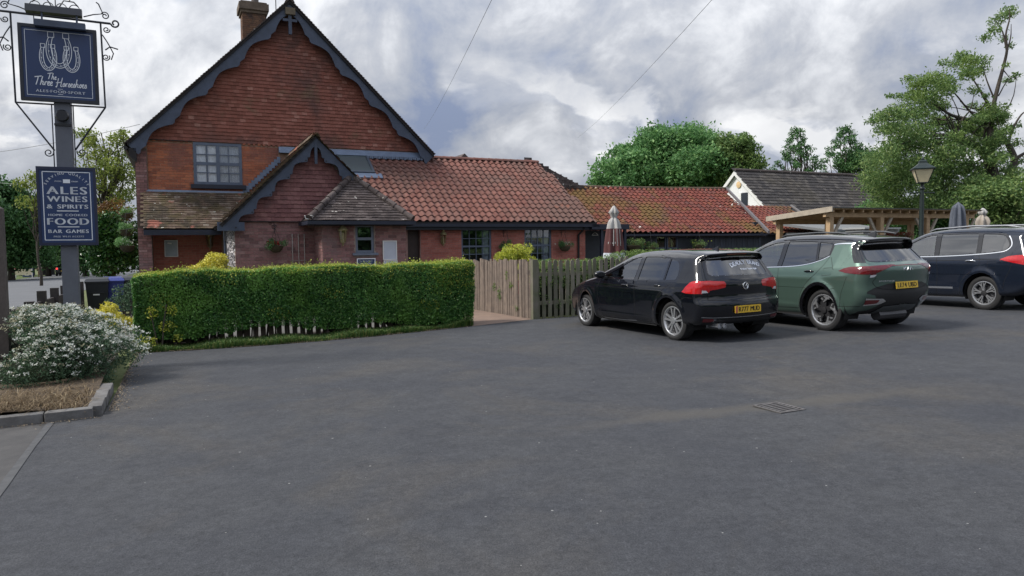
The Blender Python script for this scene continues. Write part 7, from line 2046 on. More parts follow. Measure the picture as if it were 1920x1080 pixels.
def paint(name, col, flake=0.0, rough=0.25):
    m = bpy.data.materials.new(name); m.use_nodes = True; T = NT(m.node_tree); bs = T.n['Principled BSDF']
    geo = T.add('ShaderNodeNewGeometry'); dust = T.ramp(T.noise(geo.outputs['Position'], 2.2, 5, .6), [(.35, 0.0), (.75, 1.0)])
    low = T.add('ShaderNodeSeparateXYZ'); tcx = T.add('ShaderNodeTexCoord'); T.l.new(tcx.outputs['Object'], low.inputs[0])
    film = T.math('MULTIPLY', T.ramp(low.outputs[2], [(0.15, .22), (.45, .012)]), dust)
    T.l.new(T.mix(film, col, (0.16, 0.15, 0.135)), bs.inputs['Base Color'])
    T.l.new(T.math('ADD', T.math('MULTIPLY', film, .6), rough), bs.inputs['Roughness'])
    bs.inputs['Metallic'].default_value = flake; bs.inputs['Specular IOR Level'].default_value = .12; bs.inputs['Coat Weight'].default_value = 1.0; bs.inputs['Coat Roughness'].default_value = 0.025; bs.inputs['Coat IOR'].default_value = 1.5
    return m


def wheel(car, x, y, rt, rr, wd, style, front=False, left=True):
    """tyre, rim with spokes, brake disc; y is the outer face; out = direction of the outer side"""
    out = 1 if left else -1; z = rt - .008
    w = bpy.data.objects.new('wheel', None)
    hub = MB(); hub.lathe([(0, -.10), (.11, -.10), (.11, -.04), (0, -.04)], (0, 0, 0), 16, axis='y')
    wo = link_part('wheel', mesh_from('wheel', MB().lathe([(0.0, -.04), (.055, -.04), (.055, .0), (0, .006)], (0, 0, 0), 14, axis='y') if out > 0 else MB().lathe([(0.0, .04), (.055, .04), (.055, .0), (0, -.006)], (0, 0, 0), 14, axis='y'), M_ALLOYD if style != 'twin5' else M_ALLOY, 40), car)
    wo.location = (x, y, z)
    bpy.data.objects.remove(w)
    o = out
    tp = [(rr - .005, -wd + .02), (rr + .02, -wd), (rt - .035, -wd - .008), (rt - .010, -wd + .012), (rt, -wd + .035), (rt, -.035), (rt - .008, -.012), (rt - .04, .006), (rr + .03, .004), (rr + .008, -.006), (rr - .004, -.018)]
    tm = MB().lathe([(r, v * o) for r, v in tp], (0, 0, 0), 44, axis='y')
    for k in range(4):                                    # tread grooves
        tm.lathe([(rt + .0006, o * (-.05 - k * (wd - .1) / 3 - .004)), (rt + .0006, o * (-.05 - k * (wd - .1) / 3 + .004))], (0, 0, 0), 44, axis='y')
    link_part('tyre', mesh_from('tyre', tm, M_TYRE, 40), wo)
    rim = MB().lathe([(r, v * o) for r, v in [(rr, -.018), (rr + .006, -.004), (rr - .010, -.002), (rr - .022, -.016), (rr - .03, -.05), (rr - .035, -wd + .03)]], (0, 0, 0), 44, axis='y')
    def spoke(mb, a0, a1, r0, r1, w0, w1, d0=-.012, d1=-.010, th=.03):
        p0 = Vector((r0 * math.cos(a0), 0, r0 * math.sin(a0))); p1 = Vector((r1 * math.cos(a1), 0, r1 * math.sin(a1))); t = (p1 - p0).normalized(); n = Vector((-t.z, 0, t.x))
        A = [p0 - n * w0, p0 + n * w0, p1 + n * w1, p1 - n * w1]; dd = [d0, d0, d1, d1]
        mb.hexa([(A[i].x, o * (dd[i] - th), A[i].z) for i in range(4)] + [(A[i].x, o * dd[i], A[i].z) for i in range(4)])
    dark = MB()
    if style == 'twin5':
        for k in range(5):
            c = 2 * math.pi * k / 5 + .3
            for sgn in (-1, 1): spoke(rim, c + sgn * .28, c + sgn * .20, .045, rr - .012, .013, .016)
    elif style == 'twin_y':
        for k in range(5):
            c = 2 * math.pi * k / 5 + .15
            for sgn in (-1, 1):
                spoke(rim, c + sgn * .14, c + sgn * .16, .05, rr * .62, .009, .012); spoke(rim, c + sgn * .16, c + sgn * .34, rr * .6, rr - .012, .010, .010); spoke(rim, c + sgn * .16, c + sgn * .08, rr * .6, rr - .012, .010, .009)
    elif style == 'swirl':
        for k in range(5):
            c = 2 * math.pi * k / 5 + .2
            spoke(dark, c, c + .12, .05, rr - .015, .040, .045, -.022, -.020, .03)
            spoke(rim, c + .02, c + .42, rr * .52, rr * .80, .012, .018); spoke(rim, c + .42, c + .17, rr * .78, rr - .014, .016, .030); spoke(rim, c + .30, c + .62, rr - .05, rr - .028, .016, .022); spoke(rim, c - .16, c - .02, rr * .80, rr * .64, .012, .010)
    if dark.v: link_part('spoke_backs', mesh_from('spoke_backs', dark, M_ALLOYD), wo)
    link_part('rim', mesh_from('rim', rim, M_ALLOY, 35), wo)
    link_part('brake_disc', mesh_from('brake_disc', MB().lathe([(r, v * o) for r, v in [(0, -.075), (rr - .07, -.075), (rr - .07, -.095), (rr - .022, -.12), (rr - .02, -.16)]], (0, 0, 0), 32, axis='y'), M_DISC if style != 'swirl' else M_ALLOYD, 40), wo)
    return wo


def car_common(s, car, wb, rt, rr, wd, track_y, style, arch_r, sill=.2, seats=True, seat_z=.42, belt=.95, roofz=1.35, priv=True):
    for x in (0, wb):
        for lf in (True, False): wheel(car, x, track_y if lf else -track_y, rt, rr, wd, style, x > 0, lf)
    for x in (0, wb):                                      # dark wheel housings
        for sg in (1, -1):
            wl = MB(); n = 18; pr = [(x + arch_r * 1.0 * math.cos(math.pi * (i / n * 1.24 - .12)), rt + arch_r * 1.0 * math.sin(math.pi * (i / n * 1.24 - .12))) for i in range(n + 1)]; yo, yi = sg * (track_y - .012), sg * (track_y - .36)
            for p in pr: wl.v += [(p[0], yo, p[1]), (p[0], yi, p[1])]
            for i in range(n): wl.f.append((2 * i, 2 * i + 1, 2 * i + 3, 2 * i + 2))
            o2 = len(wl.v); wl.v.append((x, yi, rt))
            for i in range(n): wl.f.append((o2, 2 * i + 1, 2 * i + 3))
            part('wheel_housing', wl, M_CABIN, car)
    part('floor', MB().box((s.x0 + .60, -track_y + .34, sill + .05), (s.x1 - .5, track_y - .34, sill + .16)).box((.45, -track_y + .03, sill), (wb - .45, track_y - .03, sill + .14)), M_CABIN, car)
    cab = MB().box((-.45, -.70, sill + .12), (wb - .3, .70, belt - .28)).box((wb - .55, -.70, .5), (wb - .2, .70, belt + .02))
    part('cabin_floor', cab, M_CABIN, car)
    def seat(x, y, w):
        m = MB(); m.hexa([(x - .05, y - w, seat_z), (x + .12, y - w, seat_z), (x + .12, y + w, seat_z), (x - .05, y + w, seat_z), (x - .26, y - w * .86, belt + .16), (x - .13, y - w * .86, belt + .16), (x - .13, y + w * .86, belt + .16), (x - .26, y + w * .86, belt + .16)])
        m.hexa([(x - .26, y - .12, belt + .20), (x - .16, y - .12, belt + .20), (x - .16, y + .12, belt + .20), (x - .26, y + .12, belt + .20), (x - .30, y - .11, belt + .37), (x - .20, y - .11, belt + .37), (x - .20, y + .11, belt + .37), (x - .30, y + .11, belt + .37)])
        part('seat', m, M_SEAT, car, smooth=40)
    if seats:
        for y in (.36, -.36): seat(1.42, y, .25); seat(.42, y, .30)
    part('steering_wheel', MB().tube([(wb - .72 + .05 * math.sin(a), -.36 + .18 * math.cos(a), belt + .0 + .16 * math.sin(a)) for a in np.linspace(0, 6.1, 20)], .014, 6), M_CABIN, car)


def gasket(s, car, side, rear):
    """rubber seals round the panes"""
    for poly in side: side_ribbon(s, resample(np.asarray(poly, float), 60), .016, M_GLOSSB, car, 'window_seal', .0015, close=True, smoothn=0)
    if rear is not None:
        h = resample(np.asarray(rear, float), 60, False); h = np.vstack([h[::-1] * [-1, 1], h]); rear_ribbon(s, h[np.argsort(np.arange(len(h)))], .020, M_GLOSSB, car, 'window_seal', .0015, 0)


def handle(s, car, x, z, m, ln=.20):
    for sg in (1, -1):
        P = np.array([(x - ln / 2, z), (x - ln / 4, z + .004), (x, z + .006), (x + ln / 4, z + .004), (x + ln / 2, z)]); q = s.side_pt(P, sg, .022); q[0], q[-1] = s.side_pt(P[:1], sg, -.004)[0], s.side_pt(P[-1:], sg, -.004)[0]
        part('door_handle', MB().tube([tuple(v) for v in q], [.010, .014, .015, .014, .010], 8), m, car, smooth=60)


def mirror_(s, car, x, z, y0, m, mb_m):
    for sg in (1, -1):
        b = MB(); n = 10; m_ = 8; o = 0
        for i in range(n + 1):
            ph = math.pi * i / n - math.pi / 2
            for j in range(m_ * 2):
                a = math.pi * j / m_; sx = .085 * math.cos(ph) * math.cos(a); sz = .070 * math.cos(ph) * math.sin(a)
                b.v.append((x + max(-.045, sx), sg * (y0 + .115 + .115 * math.sin(ph)), z + .06 + sz * .95))
        k = m_ * 2
        for i in range(n):
            for j in range(k): b.f.append((i * k + j, i * k + (j + 1) % k, (i + 1) * k + (j + 1) % k, (i + 1) * k + j))
        w = part('wing_mirror', b, m, car, smooth=60)
        part('mirror_stalk', MB().box((x - .03, min(sg * (y0 - .05), sg * (y0 + .06)), z - .02), (x + .04, max(sg * (y0 - .05), sg * (y0 + .06)), z + .02)), mb_m, w)


def plate(s, car, text, yc, zc, w=.52, h=.111, tilt=0.0, band=False):
    p = s.rear_pt([(yc, zc)], .008)[0]; x = p[0] - .006
    t_ = math.tan(tilt)
    fn = lambda a, b, hh=0.0: (x - hh + t_ * b, yc - a, zc + b)
    pl = MB().hexa([fn(-w / 2, -h / 2, -.006), fn(w / 2, -h / 2, -.006), fn(w / 2, -h / 2, .004), fn(-w / 2, -h / 2, .004), fn(-w / 2, h / 2, -.006), fn(w / 2, h / 2, -.006), fn(w / 2, h / 2, .004), fn(-w / 2, h / 2, .004)])
    o = part('number_plate', pl, M_PLATE, car)
    lt = MB(); fit_text(lt, text, .02 if band else 0, 0, w * (.80 if band else .86), h * .66, lambda a, b: fn(a, b, .0055), .03, .0035)
    part('lettering', lt, M_PLATET, o)
    if band: part('country_band', MB().add([fn(-w / 2 + .004, -h / 2 + .004, .0052), fn(-w / 2 + .05, -h / 2 + .004, .0052), fn(-w / 2 + .05, h / 2 - .004, .0052), fn(-w / 2 + .004, h / 2 - .004, .0052)], [(0, 1, 2, 3)]), mat('plate_band', (.45, .12, .07), .5), o)


def place_car(u, v_axle, label, sx=1.0, yaw=0.0, group=None):
    th = TH + yaw
    fw = Vector((-math.sin(th), math.cos(th), 0)); p = B(u, v_axle); up = GN.copy(); fw = (fw - up * fw.dot(up)).normalized(); lf = up.cross(fw)
    M = Matrix(((fw.x * sx, lf.x, up.x, p.x), (fw.y * sx, lf.y, up.y, p.y), (fw.z * sx, lf.z, up.z, gz(p.x, p.y) + .002), (0, 0, 0, 1)))
    return thing('parked_car', label, 'car', (0, 0, 0), matrix=M, group=group)


# ------------------------------------------------------------------ black hatchback
def build_hatch():
    car = place_car(9.08, -15.02, 'black five-door hatchback parked nose to the picket fence, lettering on its rear window', 1.045)
    wb, rt, rr = 2.63, .318, .232
    prof = [(-.40, .24), (-.62, .27), (-.70, .33), (-.735, .44), (-.745, .56), (-.735, .63), (-.705, .665), (-.695, .74), (-.705, .86), (-.695, .95), (-.655, 1.01), (-.58, 1.13), (-.47, 1.30), (-.455, 1.335), (-.545, 1.365), (-.535, 1.388), (-.35, 1.412), (0, 1.440), (.45, 1.456), (.95, 1.445), (1.25, 1.412), (1.40, 1.375), (1.80, 1.20), (2.20, 1.005), (2.33, .965), (2.75, .90), (3.12, .82), (3.38, .71), (3.47, .60), (3.49, .45), (3.47, .30), (3.38, .22), (3.0, .19), (1.3, .175), (.3, .20)]
    sec = [(.15, .78), (.22, .835), (.32, .872), (.46, .888), (.62, .896), (.76, .893), (.86, .884), (.925, .866), (.96, .848), (1.0, .828), (1.15, .762), (1.28, .698), (1.36, .648), (1.42, .60), (1.5, .55)]
    plan = [(-.9, .925), (-.6, .945), (-.2, .985), (.3, 1.0), (2.2, 1.0), (2.7, .985), (3.1, .95), (3.5, .89)]
    rad = np.array([(0.1, .06), (.3, .07), (.6, .075), (.9, .085), (1.1, .07), (1.3, .085), (1.45, .11)])
    ar = .372
    s = Shell(prof, sec, plan, .93, .17, .32, .05, rad, [(0, rt, ar), (wb, rt, ar)], flare=.020, crease=[(.79, .010, .10, -.6, 3.0), (.33, .008, .08, .3, 2.3)])
    s.rear_setup(.25, 1.33)
    pt = paint('black_paint', (0.0035, 0.0045, 0.008), 0.0, .22)
    arch = lambda cx: [(cx + ar * math.cos(a), rt + ar * math.sin(a)) for a in np.linspace(0, 2 * math.pi, 60, endpoint=False)]
    fw = [(2.02, .948), (1.72, 1.10), (1.40, 1.262), (1.20, 1.345), (1.08, 1.368), (1.015, 1.372), (1.0, .945)]
    rw = [(.905, .945), (.925, 1.372), (.60, 1.372), (.24, 1.350), (.195, .955)]
    qw = [(.165, .956), (.21, 1.345), (.06, 1.318), (-.06, 1.265), (-.13, 1.17), (-.165, 1.05), (-.15, .97)]
    pil = [(2.12, .935), (1.76, 1.12), (1.42, 1.285), (1.2, 1.375), (1.06, 1.392), (.6, 1.392), (.22, 1.372), (.02, 1.335), (-.10, 1.28), (-.165, 1.18), (-.20, 1.05), (-.18, .945), (.2, .935), (1.0, .930)]
    tl_s = [(-.385, .790), (-.45, .865), (-.535, .945), (-.60, .962), (-.9, .962), (-.9, .765), (-.48, .768)]
    tl_r = [(.99, .765), (.99, .962), (.62, .962), (.385, .945), (.355, .905), (.375, .850), (.50, .828), (.63, .812), (.645, .765)]
    wclear = [(.92, .772), (.92, .815), (.69, .815), (.655, .778)]
    rwin = [(.0, 1.035), (.50, 1.028), (.575, 1.045), (.60, 1.085), (.555, 1.25), (.52, 1.312), (.44, 1.326), (.0, 1.332)]
    ref = [(.86, .335), (.86, .385), (.60, .375), (.56, .345), (.62, .325)]
    low = [(0, .20), (.99, .20), (.99, .325), (.62, .315), (.5, .36), (0, .365)]
    ws = [(1.42, 0), (1.42, .54), (1.5, .56), (2.15, .66), (2.24, .62), (2.26, 0)]
    regs = [('pillar_trim', M_GLOSSB, 'side', pil, .000, None), ('front_door_glass', M_CGLASS, 'side', fw, .006, None), ('rear_door_glass', M_PRIV, 'side', rw, .006, None), ('quarter_glass', M_PRIV, 'side', qw, .006, None),
            ('arch_cut', None, 'side', arch(0), 0, None), ('arch_cut', None, 'side', arch(wb), 0, None),
            ('tail_light', M_REDL, 'side', tl_s, -.003, None), ('tail_light', M_REDL, 'rear', tl_r, -.003, None), ('reverse_light', M_CLEAR, 'rear', wclear, -.004, None),
            ('rear_glass', M_PRIV, 'rear', rwin, .004, None), ('diffuser', M_PLASTIC, 'rear', low, .004, None), ('reflector', M_REDD, 'rear', ref, -.003, None), ('windscreen', M_CGLASS, 'top', ws, .005, None)]
    made = car_shell(s, regs, car, pt)
    car_common(s, car, wb, rt, rr, .215, .845, 'twin5', ar, .19, belt=.93)
    gasket(s, car, (fw, rw, qw), rwin)
    # door shut lines, sill, bumper lines
    for l in ([(.955, .93), (.945, .7), (.95, .45), (.985, .26)], [(2.02, .92), (2.10, .75), (2.06, .5), (1.98, .28), (1.7, .24), (1.0, .245)], [(.955, .26), (.60, .25), (.46, .36), (.40, .55), (.30, .70), (.10, .84), (-.02, .90)]):
        side_ribbon(s, l, .007, M_SEAM, car, 'panel_gap', .0015)
    side_ribbon(s, [(-.05, .70), (-.19, .70), (-.19, .86), (-.05, .86), (-.05, .70)], .005, M_SEAM, car, 'fuel_flap', .0015, both=False, smoothn=0)
    side_ribbon(s, [(-.32, .655), (-.45, .70), (-.60, .70)], .006, M_SEAM, car, 'panel_gap', .0015)
    side_ribbon(s, [(.95, .245), (1.4, .225), (1.95, .225)], .012, M_CHROME, car, 'sill_trim', .004)
    rear_ribbon(s, [(-.66, .665), (-.3, .648), (0, .645), (.3, .648), (.66, .665)], .008, M_SEAM, car, 'tailgate_gap', .002)
    rear_ribbon(s, [(.665, .665), (.655, .78)], .007, M_SEAM, car, 'tailgate_gap', .002, 0, True); rear_ribbon(s, [(.655, .95), (.66, 1.02), (.60, 1.30)], .007, M_SEAM, car, 'tailgate_gap', .002, 4, True)
    rear_ribbon(s, [(-.78, .405), (-.55, .39), (0, .385), (.55, .39), (.78, .405)], .008, M_CHROME, car, 'bumper_crease', .003)
    rear_ribbon(s, [(-.5, .952), (0, .965), (.5, .952)], .010, M_GLOSSB, car, 'tailgate_crease', .001)
    handle(s, car, 1.24, .845, pt); handle(s, car, .30, .862, pt)
    mirror_(s, car, 1.86, .965, .87, pt, M_PLASTIC)
    plate(s, car, 'R777 MUD', 0.0, .505, band=True)
    # round badge
    bp = s.rear_pt([(0, .862)], .006)[0]; n = 28
    bd = MB(); bx, bz = bp[0] - .004, bp[2]
    bd.tube([(bx, .052 * math.cos(a), bz + .052 * math.sin(a)) for a in np.linspace(0, 2 * math.pi, n, endpoint=False)], .006, 6, closed=True)
    for l in ([(-.028, .040), (0, -.002), (.028, .040)], [(-.047, .016), (-.022, -.042), (0, .004), (.022, -.042), (.047, .016)]):
        bd.tube([(bx, -a, bz + b) for a, b in l], .0055, 5)
    bo = part('badge', bd, M_CHROME, car, smooth=50); part('badge_disc', MB().lathe([(0, -.004), (.05, -.004), (.05, .006)], (bx + .004, 0, bz), 24, axis='x'), M_GLOSSB, bo)
    # decal lettering across the rear glass, in an arch
    lt = MB(); txt = 'DEADLY BRAND'; R = 1.05; yc = -.17; zc = 1.175 - R + .02
    for i, c in enumerate(txt):
        if c == ' ': continue
        m = text_mb(c); xs = [p[0] for p in m.v]; c0 = (min(xs) + max(xs)) / 2; a = (-15.5 + 31 * i / (len(txt) - 1)) * math.pi / 180; sc_ = .092
        q = np.array([(R * math.sin(a) + (p[0] - c0) * sc_ * .95 * math.cos(a) + p[1] * sc_ * math.sin(a), zc + (R + p[1] * sc_) * math.cos(a) - (p[0] - c0) * sc_ * math.sin(a)) for p in m.v])
        for bo_ in (-.004, 0, .004): lt.add([tuple(v) for v in s.rear_pt(np.stack([yc - q[:, 0] + bo_, q[:, 1]], 1), .001)], m.f)
    for k, (x0, x1) in enumerate(((-.16, -.02), (.0, .11), (.13, .20))):
        pts = [(x0 + (x1 - x0) * i / 14, 1.118 + .016 * math.sin(i * 1.9 + k) * (1.3 if i % 5 == 0 else .8)) for i in range(15)]
        q = s.rear_pt([(yc - a, b) for a, b in pts], .0012); lt.strip([tuple(v) for v in q], .009, (-1, 0, .4))
    part('rear_glass_lettering', lt, mat('decal_white', (.72, .76, .84), .5), made['rear_glass'])
    part('roof_antenna', MB().hexa([(-.12, -.018, 1.43), (.02, -.018, 1.437), (.02, .018, 1.437), (-.12, .018, 1.43), (-.13, -.004, 1.492), (-.09, -.004, 1.478), (-.09, .004, 1.478), (-.13, .004, 1.492)]), M_GLOSSB, car)
    part('brake_light_bar', MB().box((-.532, -.20, 1.352), (-.520, .20, 1.364)), M_REDD, car)
    ex = MB()
    for y in (.42, .52): ex.lathe([(.034, 0), (.040, 0), (.040, .22), (.034, .22), (.034, .01), (0, .01)], (-.70, y, .262), 14, axis='x')
    part('exhaust_pipe', ex, M_CHROME, car, smooth=50)
    return s, car
build_hatch()


# ------------------------------------------------------------------ green crossover
def build_green():
    car = place_car(11.84, -15.58, 'metallic green crossover with black roof and boomerang tail lights, between the two dark cars', 1.0)
    wb, rt, rr = 2.68, .358, .262
    prof = [(-.42, .27), (-.62, .30), (-.76, .38), (-.86, .50), (-.905, .62), (-.90, .72), (-.905, .82), (-.935, .95), (-.945, 1.03), (-.915, 1.10), (-.84, 1.145), (-.72, 1.27), (-.56, 1.43), (-.53, 1.475), (-.665, 1.515), (-.655, 1.545), (-.45, 1.572), (-.1, 1.607), (.4, 1.635), (.9, 1.638), (1.25, 1.618), (1.50, 1.575), (1.85, 1.40), (2.30, 1.15), (2.45, 1.085), (2.8, 1.045), (3.15, .98), (3.42, .88), (3.53, .74), (3.555, .58), (3.53, .38), (3.42, .27), (3.0, .235), (1.3, .215), (.3, .24)]
    sec = [(.18, .80), (.25, .865), (.38, .905), (.52, .922), (.70, .932), (.86, .930), (.98, .918), (1.06, .894), (1.10, .872), (1.2, .822), (1.35, .745), (1.48, .672), (1.55, .625), (1.62, .57), (1.7, .53)]
    plan = [(-1.1, .905), (-.75, .93), (-.3, .98), (.2, 1.0), (2.2, 1.0), (2.8, .985), (3.2, .95), (3.6, .88)]
    rad = np.array([(0.1, .07), (.4, .10), (.7, .11), (1.0, .13), (1.15, .08), (1.4, .09), (1.6, .13)])
    ar = .415
    belt = lambda x: np.interp(x, [-.5, -.12, .2, .6, 2.3], [1.36, 1.285, 1.165, 1.095, 1.055])
    s = Shell(prof, sec, plan, 1.04, .24, .36, .055, rad, [(0, rt, ar), (wb, rt, ar)], flare=.030, crease=[(lambda x: .90 + .06 * np.clip(-x, 0, 1), .016, .10, -.8, 3.0), (.42, .012, .10, .4, 2.3)])
    s.rear_setup(.28, 1.47)
    pt = paint('green_metallic', (0.090, 0.146, 0.121), 0.45, .30)
    arch = lambda cx, r=ar: [(cx + r * math.cos(a), rt + r * math.sin(a)) for a in np.linspace(0, 2 * math.pi, 60, endpoint=False)]
    pil = [(2.33, 1.045), (1.88, 1.33), (1.60, 1.50), (1.70, 1.8), (-.90, 1.8), (-.90, 1.535), (-.62, 1.505), (-.35, 1.508), (-.10, 1.50), (-.095, 1.30), (.05, 1.225), (.35, 1.130), (.7, 1.082), (1.2, 1.06)]
    fw = [(2.20, 1.072), (1.80, 1.325), (1.52, 1.475), (1.30, 1.535), (1.08, 1.552), (1.03, 1.075)]
    rw = [(.94, 1.078), (.985, 1.555), (.5, 1.552), (.315, 1.540), (.20, 1.195), (.42, 1.125), (.7, 1.092)]
    qw = [(.165, 1.205), (.275, 1.536), (.05, 1.515), (-.045, 1.49), (-.06, 1.31)]
    clad = [(-.9, .10), (-.9, .36), (-.45, .40), (-.30, .40), (.30, .40), (.45, .36), (2.2, .36), (2.4, .40), (3.2, .42), (3.7, .36), (3.7, .1)]
    tl_s = [(-.455, 1.018), (-.56, 1.060), (-.68, 1.088), (-1.0, 1.098), (-1.0, .955), (-.62, .985)]
    tl_r = [(1.0, .960), (1.0, 1.095), (.66, 1.098), (.34, 1.110), (.27, 1.104), (.46, 1.045), (.60, .990), (.655, .940), (.80, .935)]
    wclear = [(.79, .905), (.80, .945), (.62, .955), (.655, .915)]
    rwin = [(.0, 1.165), (.52, 1.162), (.63, 1.175), (.66, 1.205), (.60, 1.37), (.555, 1.452), (.47, 1.466), (.0, 1.472)]
    lowb = [(0, .25), (.99, .25), (.99, .34), (.62, .36), (.50, .44), (.62, .62), (.78, .66), (.62, .745), (.40, .80), (0, .812)]
    fog = [(.83, .445), (.83, .575), (.47, .560), (.40, .515), (.50, .465)]
    foglens = [(.80, .465), (.80, .548), (.52, .540), (.55, .485)]
    skid = [(0, .25), (.44, .25), (.48, .33), (.40, .43), (0, .455)]
    ws = [(1.52, 0), (1.52, .56), (1.6, .58), (2.25, .70), (2.36, .66), (2.38, 0)]
    roof_t = [(1.62, -.01), (1.62, .72), (-.60, .72), (-.66, .60), (-.672, -.01)]
    regs = [('rear_fin', M_GLOSSB, 'side', [(-.44, 1.485), (-.60, 1.488), (-.90, 1.22), (-.90, 1.155), (-.70, 1.155), (-.60, 1.27)], 0, None), ('pillar_trim', M_GLOSSB, 'side', pil, 0, None), ('front_door_glass', M_CGLASS, 'side', fw, .006, None), ('rear_door_glass', M_PRIV, 'side', rw, .006, None), ('quarter_glass', M_PRIV, 'side', qw, .006, None),
            ('arch_trim', M_GLOSSB, 'side', arch(0, ar + .055), -.006, None), ('arch_trim', M_GLOSSB, 'side', arch(wb, ar + .055), -.006, None), ('arch_cut', None, 'side', arch(0), 0, None), ('arch_cut', None, 'side', arch(wb), 0, None),
            ('roof_panel', M_GLOSSB, 'top', roof_t, 0, None),
            ('tail_light', M_REDD, 'side', tl_s, -.004, None), ('tail_light', M_REDD, 'rear', tl_r, -.004, None), ('rear_glass', M_PRIV, 'rear', rwin, .006, None),
            ('lower_bumper', M_PLASTIC, 'rear', lowb, .003, None), ('rear_fog_surround', M_CHROME, 'rear', fog, -.006, None), ('reflector', M_REDD, 'rear', foglens, -.008, None), ('reverse_light', M_CLEAR, 'rear', wclear, -.007, None), ('skid_plate', mat('satin_grey', (.14, .155, .16), .4, metal=.4), 'rear', skid, -.008, None), ('windscreen', M_CGLASS, 'top', ws, .005, None)]
    made = car_shell(s, regs, car, pt)
    car_common(s, car, wb, rt, rr, .235, .885, 'swirl', ar, .23, seat_z=.5, belt=1.06)
    gasket(s, car, (fw, rw, qw), rwin)
    side_ribbon(s, [(2.30, 1.050), (1.9, 1.056), (1.3, 1.062), (.75, 1.082), (.40, 1.122), (.10, 1.205), (-.085, 1.292)], .016, M_CHROME, car, 'window_chrome', .004)
    side_ribbon(s, [(-.080, 1.478), (-.18, 1.490), (-.34, 1.492), (-.50, 1.487)], .018, M_CHROME, car, 'roof_chrome', .004)
    for l in ([(.985, 1.05), (.955, .8), (.97, .5), (1.0, .36)], [(2.20, 1.03), (2.27, .8), (2.20, .52), (2.1, .36)], [(-.095, 1.28), (-.02, 1.10), (.12, .96), (.32, .80), (.46, .60), (.50, .38)], [(.5, .36), (1.3, .345), (2.1, .36)], [(-.33, 1.03), (-.25, 1.12), (-.13, 1.27)], [(-.50, .42), (-.52, .60), (-.60, .78), (-.66, .92)], [(-.45, .43), (-.70, .435), (-.82, .44)]):
        side_ribbon(s, l, .007, M_SEAM, car, 'panel_gap', .0015)
    side_ribbon(s, [(-.06, .93), (-.08, 1.06), (-.27, 1.07), (-.29, .95), (-.06, .93)], .006, M_SEAM, car, 'fuel_flap', .0015, both=False, smoothn=0)
    rear_ribbon(s, [(-.62, .905), (-.66, .82), (-.50, .72), (.0, .705), (.50, .72), (.66, .82), (.62, .905)], .008, M_SEAM, car, 'tailgate_gap', .002)
    rear_ribbon(s, [(-.36, 1.088), (0, 1.094), (.36, 1.088)], .012, M_REDD, car, 'light_bar', .003)
    rear_ribbon(s, [(-.60, 1.140), (0, 1.150), (.60, 1.140)], .018, M_CHROME, car, 'window_ledge', .002) if False else None
    handle(s, car, 1.28, .975, M_GLOSSB, .22); handle(s, car, .27, 1.0, M_GLOSSB, .22)
    mirror_(s, car, 1.98, 1.07, .905, M_GLOSSB, M_PLASTIC)
    plate(s, car, 'LE74 UBD', 0.03, .770, tilt=.10)
    lt = MB()
    strokes = [[(-.105, -.022), (-.105, .022)], [(-.105, -.004), (-.072, .022), (-.055, .022)], [(-.088, .008), (-.05, -.022), (-.028, -.022), (-.005, .022)], [(-.005, .022), (.03, -.022), (.06, .022), (.098, -.022)], [(.035, -.020), (.05, .0)]]
    for st in strokes: lt.tube([tuple(v) for v in s.rear_pt([(.03 - a, 1.03 + b) for a, b in st], .006)], .005, 5)
    part('badge', lt, M_CHROME, car)
    lt = MB(); fit_text(lt, 'SPORTAGE', 0, 0, .27, .022, lambda a, b: tuple(s.rear_pt([(.43 - a, .845 + b)], .004)[0]), .12)
    part('model_lettering', lt, mat('bright_letters', (.75, .77, .8), .3), car)
    for sg in (1, -1):
        pts = [(1.22, 1.60), (1.1, 1.63), (.4, 1.652), (-.05, 1.635), (-.28, 1.598)]
        part('roof_rail', MB().tube([(a, sg * .56, b + .012) for a, b in pts], [.010, .016, .016, .016, .010], 8), mat('dark_rail', (.10, .105, .11), .35, metal=.5), car, smooth=60)
    part('roof_antenna', MB().hexa([(-.32, -.03, 1.585), (-.12, -.03, 1.60), (-.12, .03, 1.60), (-.32, .03, 1.585), (-.32, -.008, 1.66), (-.25, -.006, 1.645), (-.25, .006, 1.645), (-.32, .008, 1.66)]), M_GLOSSB, car)
    part('rear_silencer', MB().tube([(-.58, -.3, .27), (-.58, .35, .27)], .09, 10), M_DISC, car)
    return s, car
build_green()


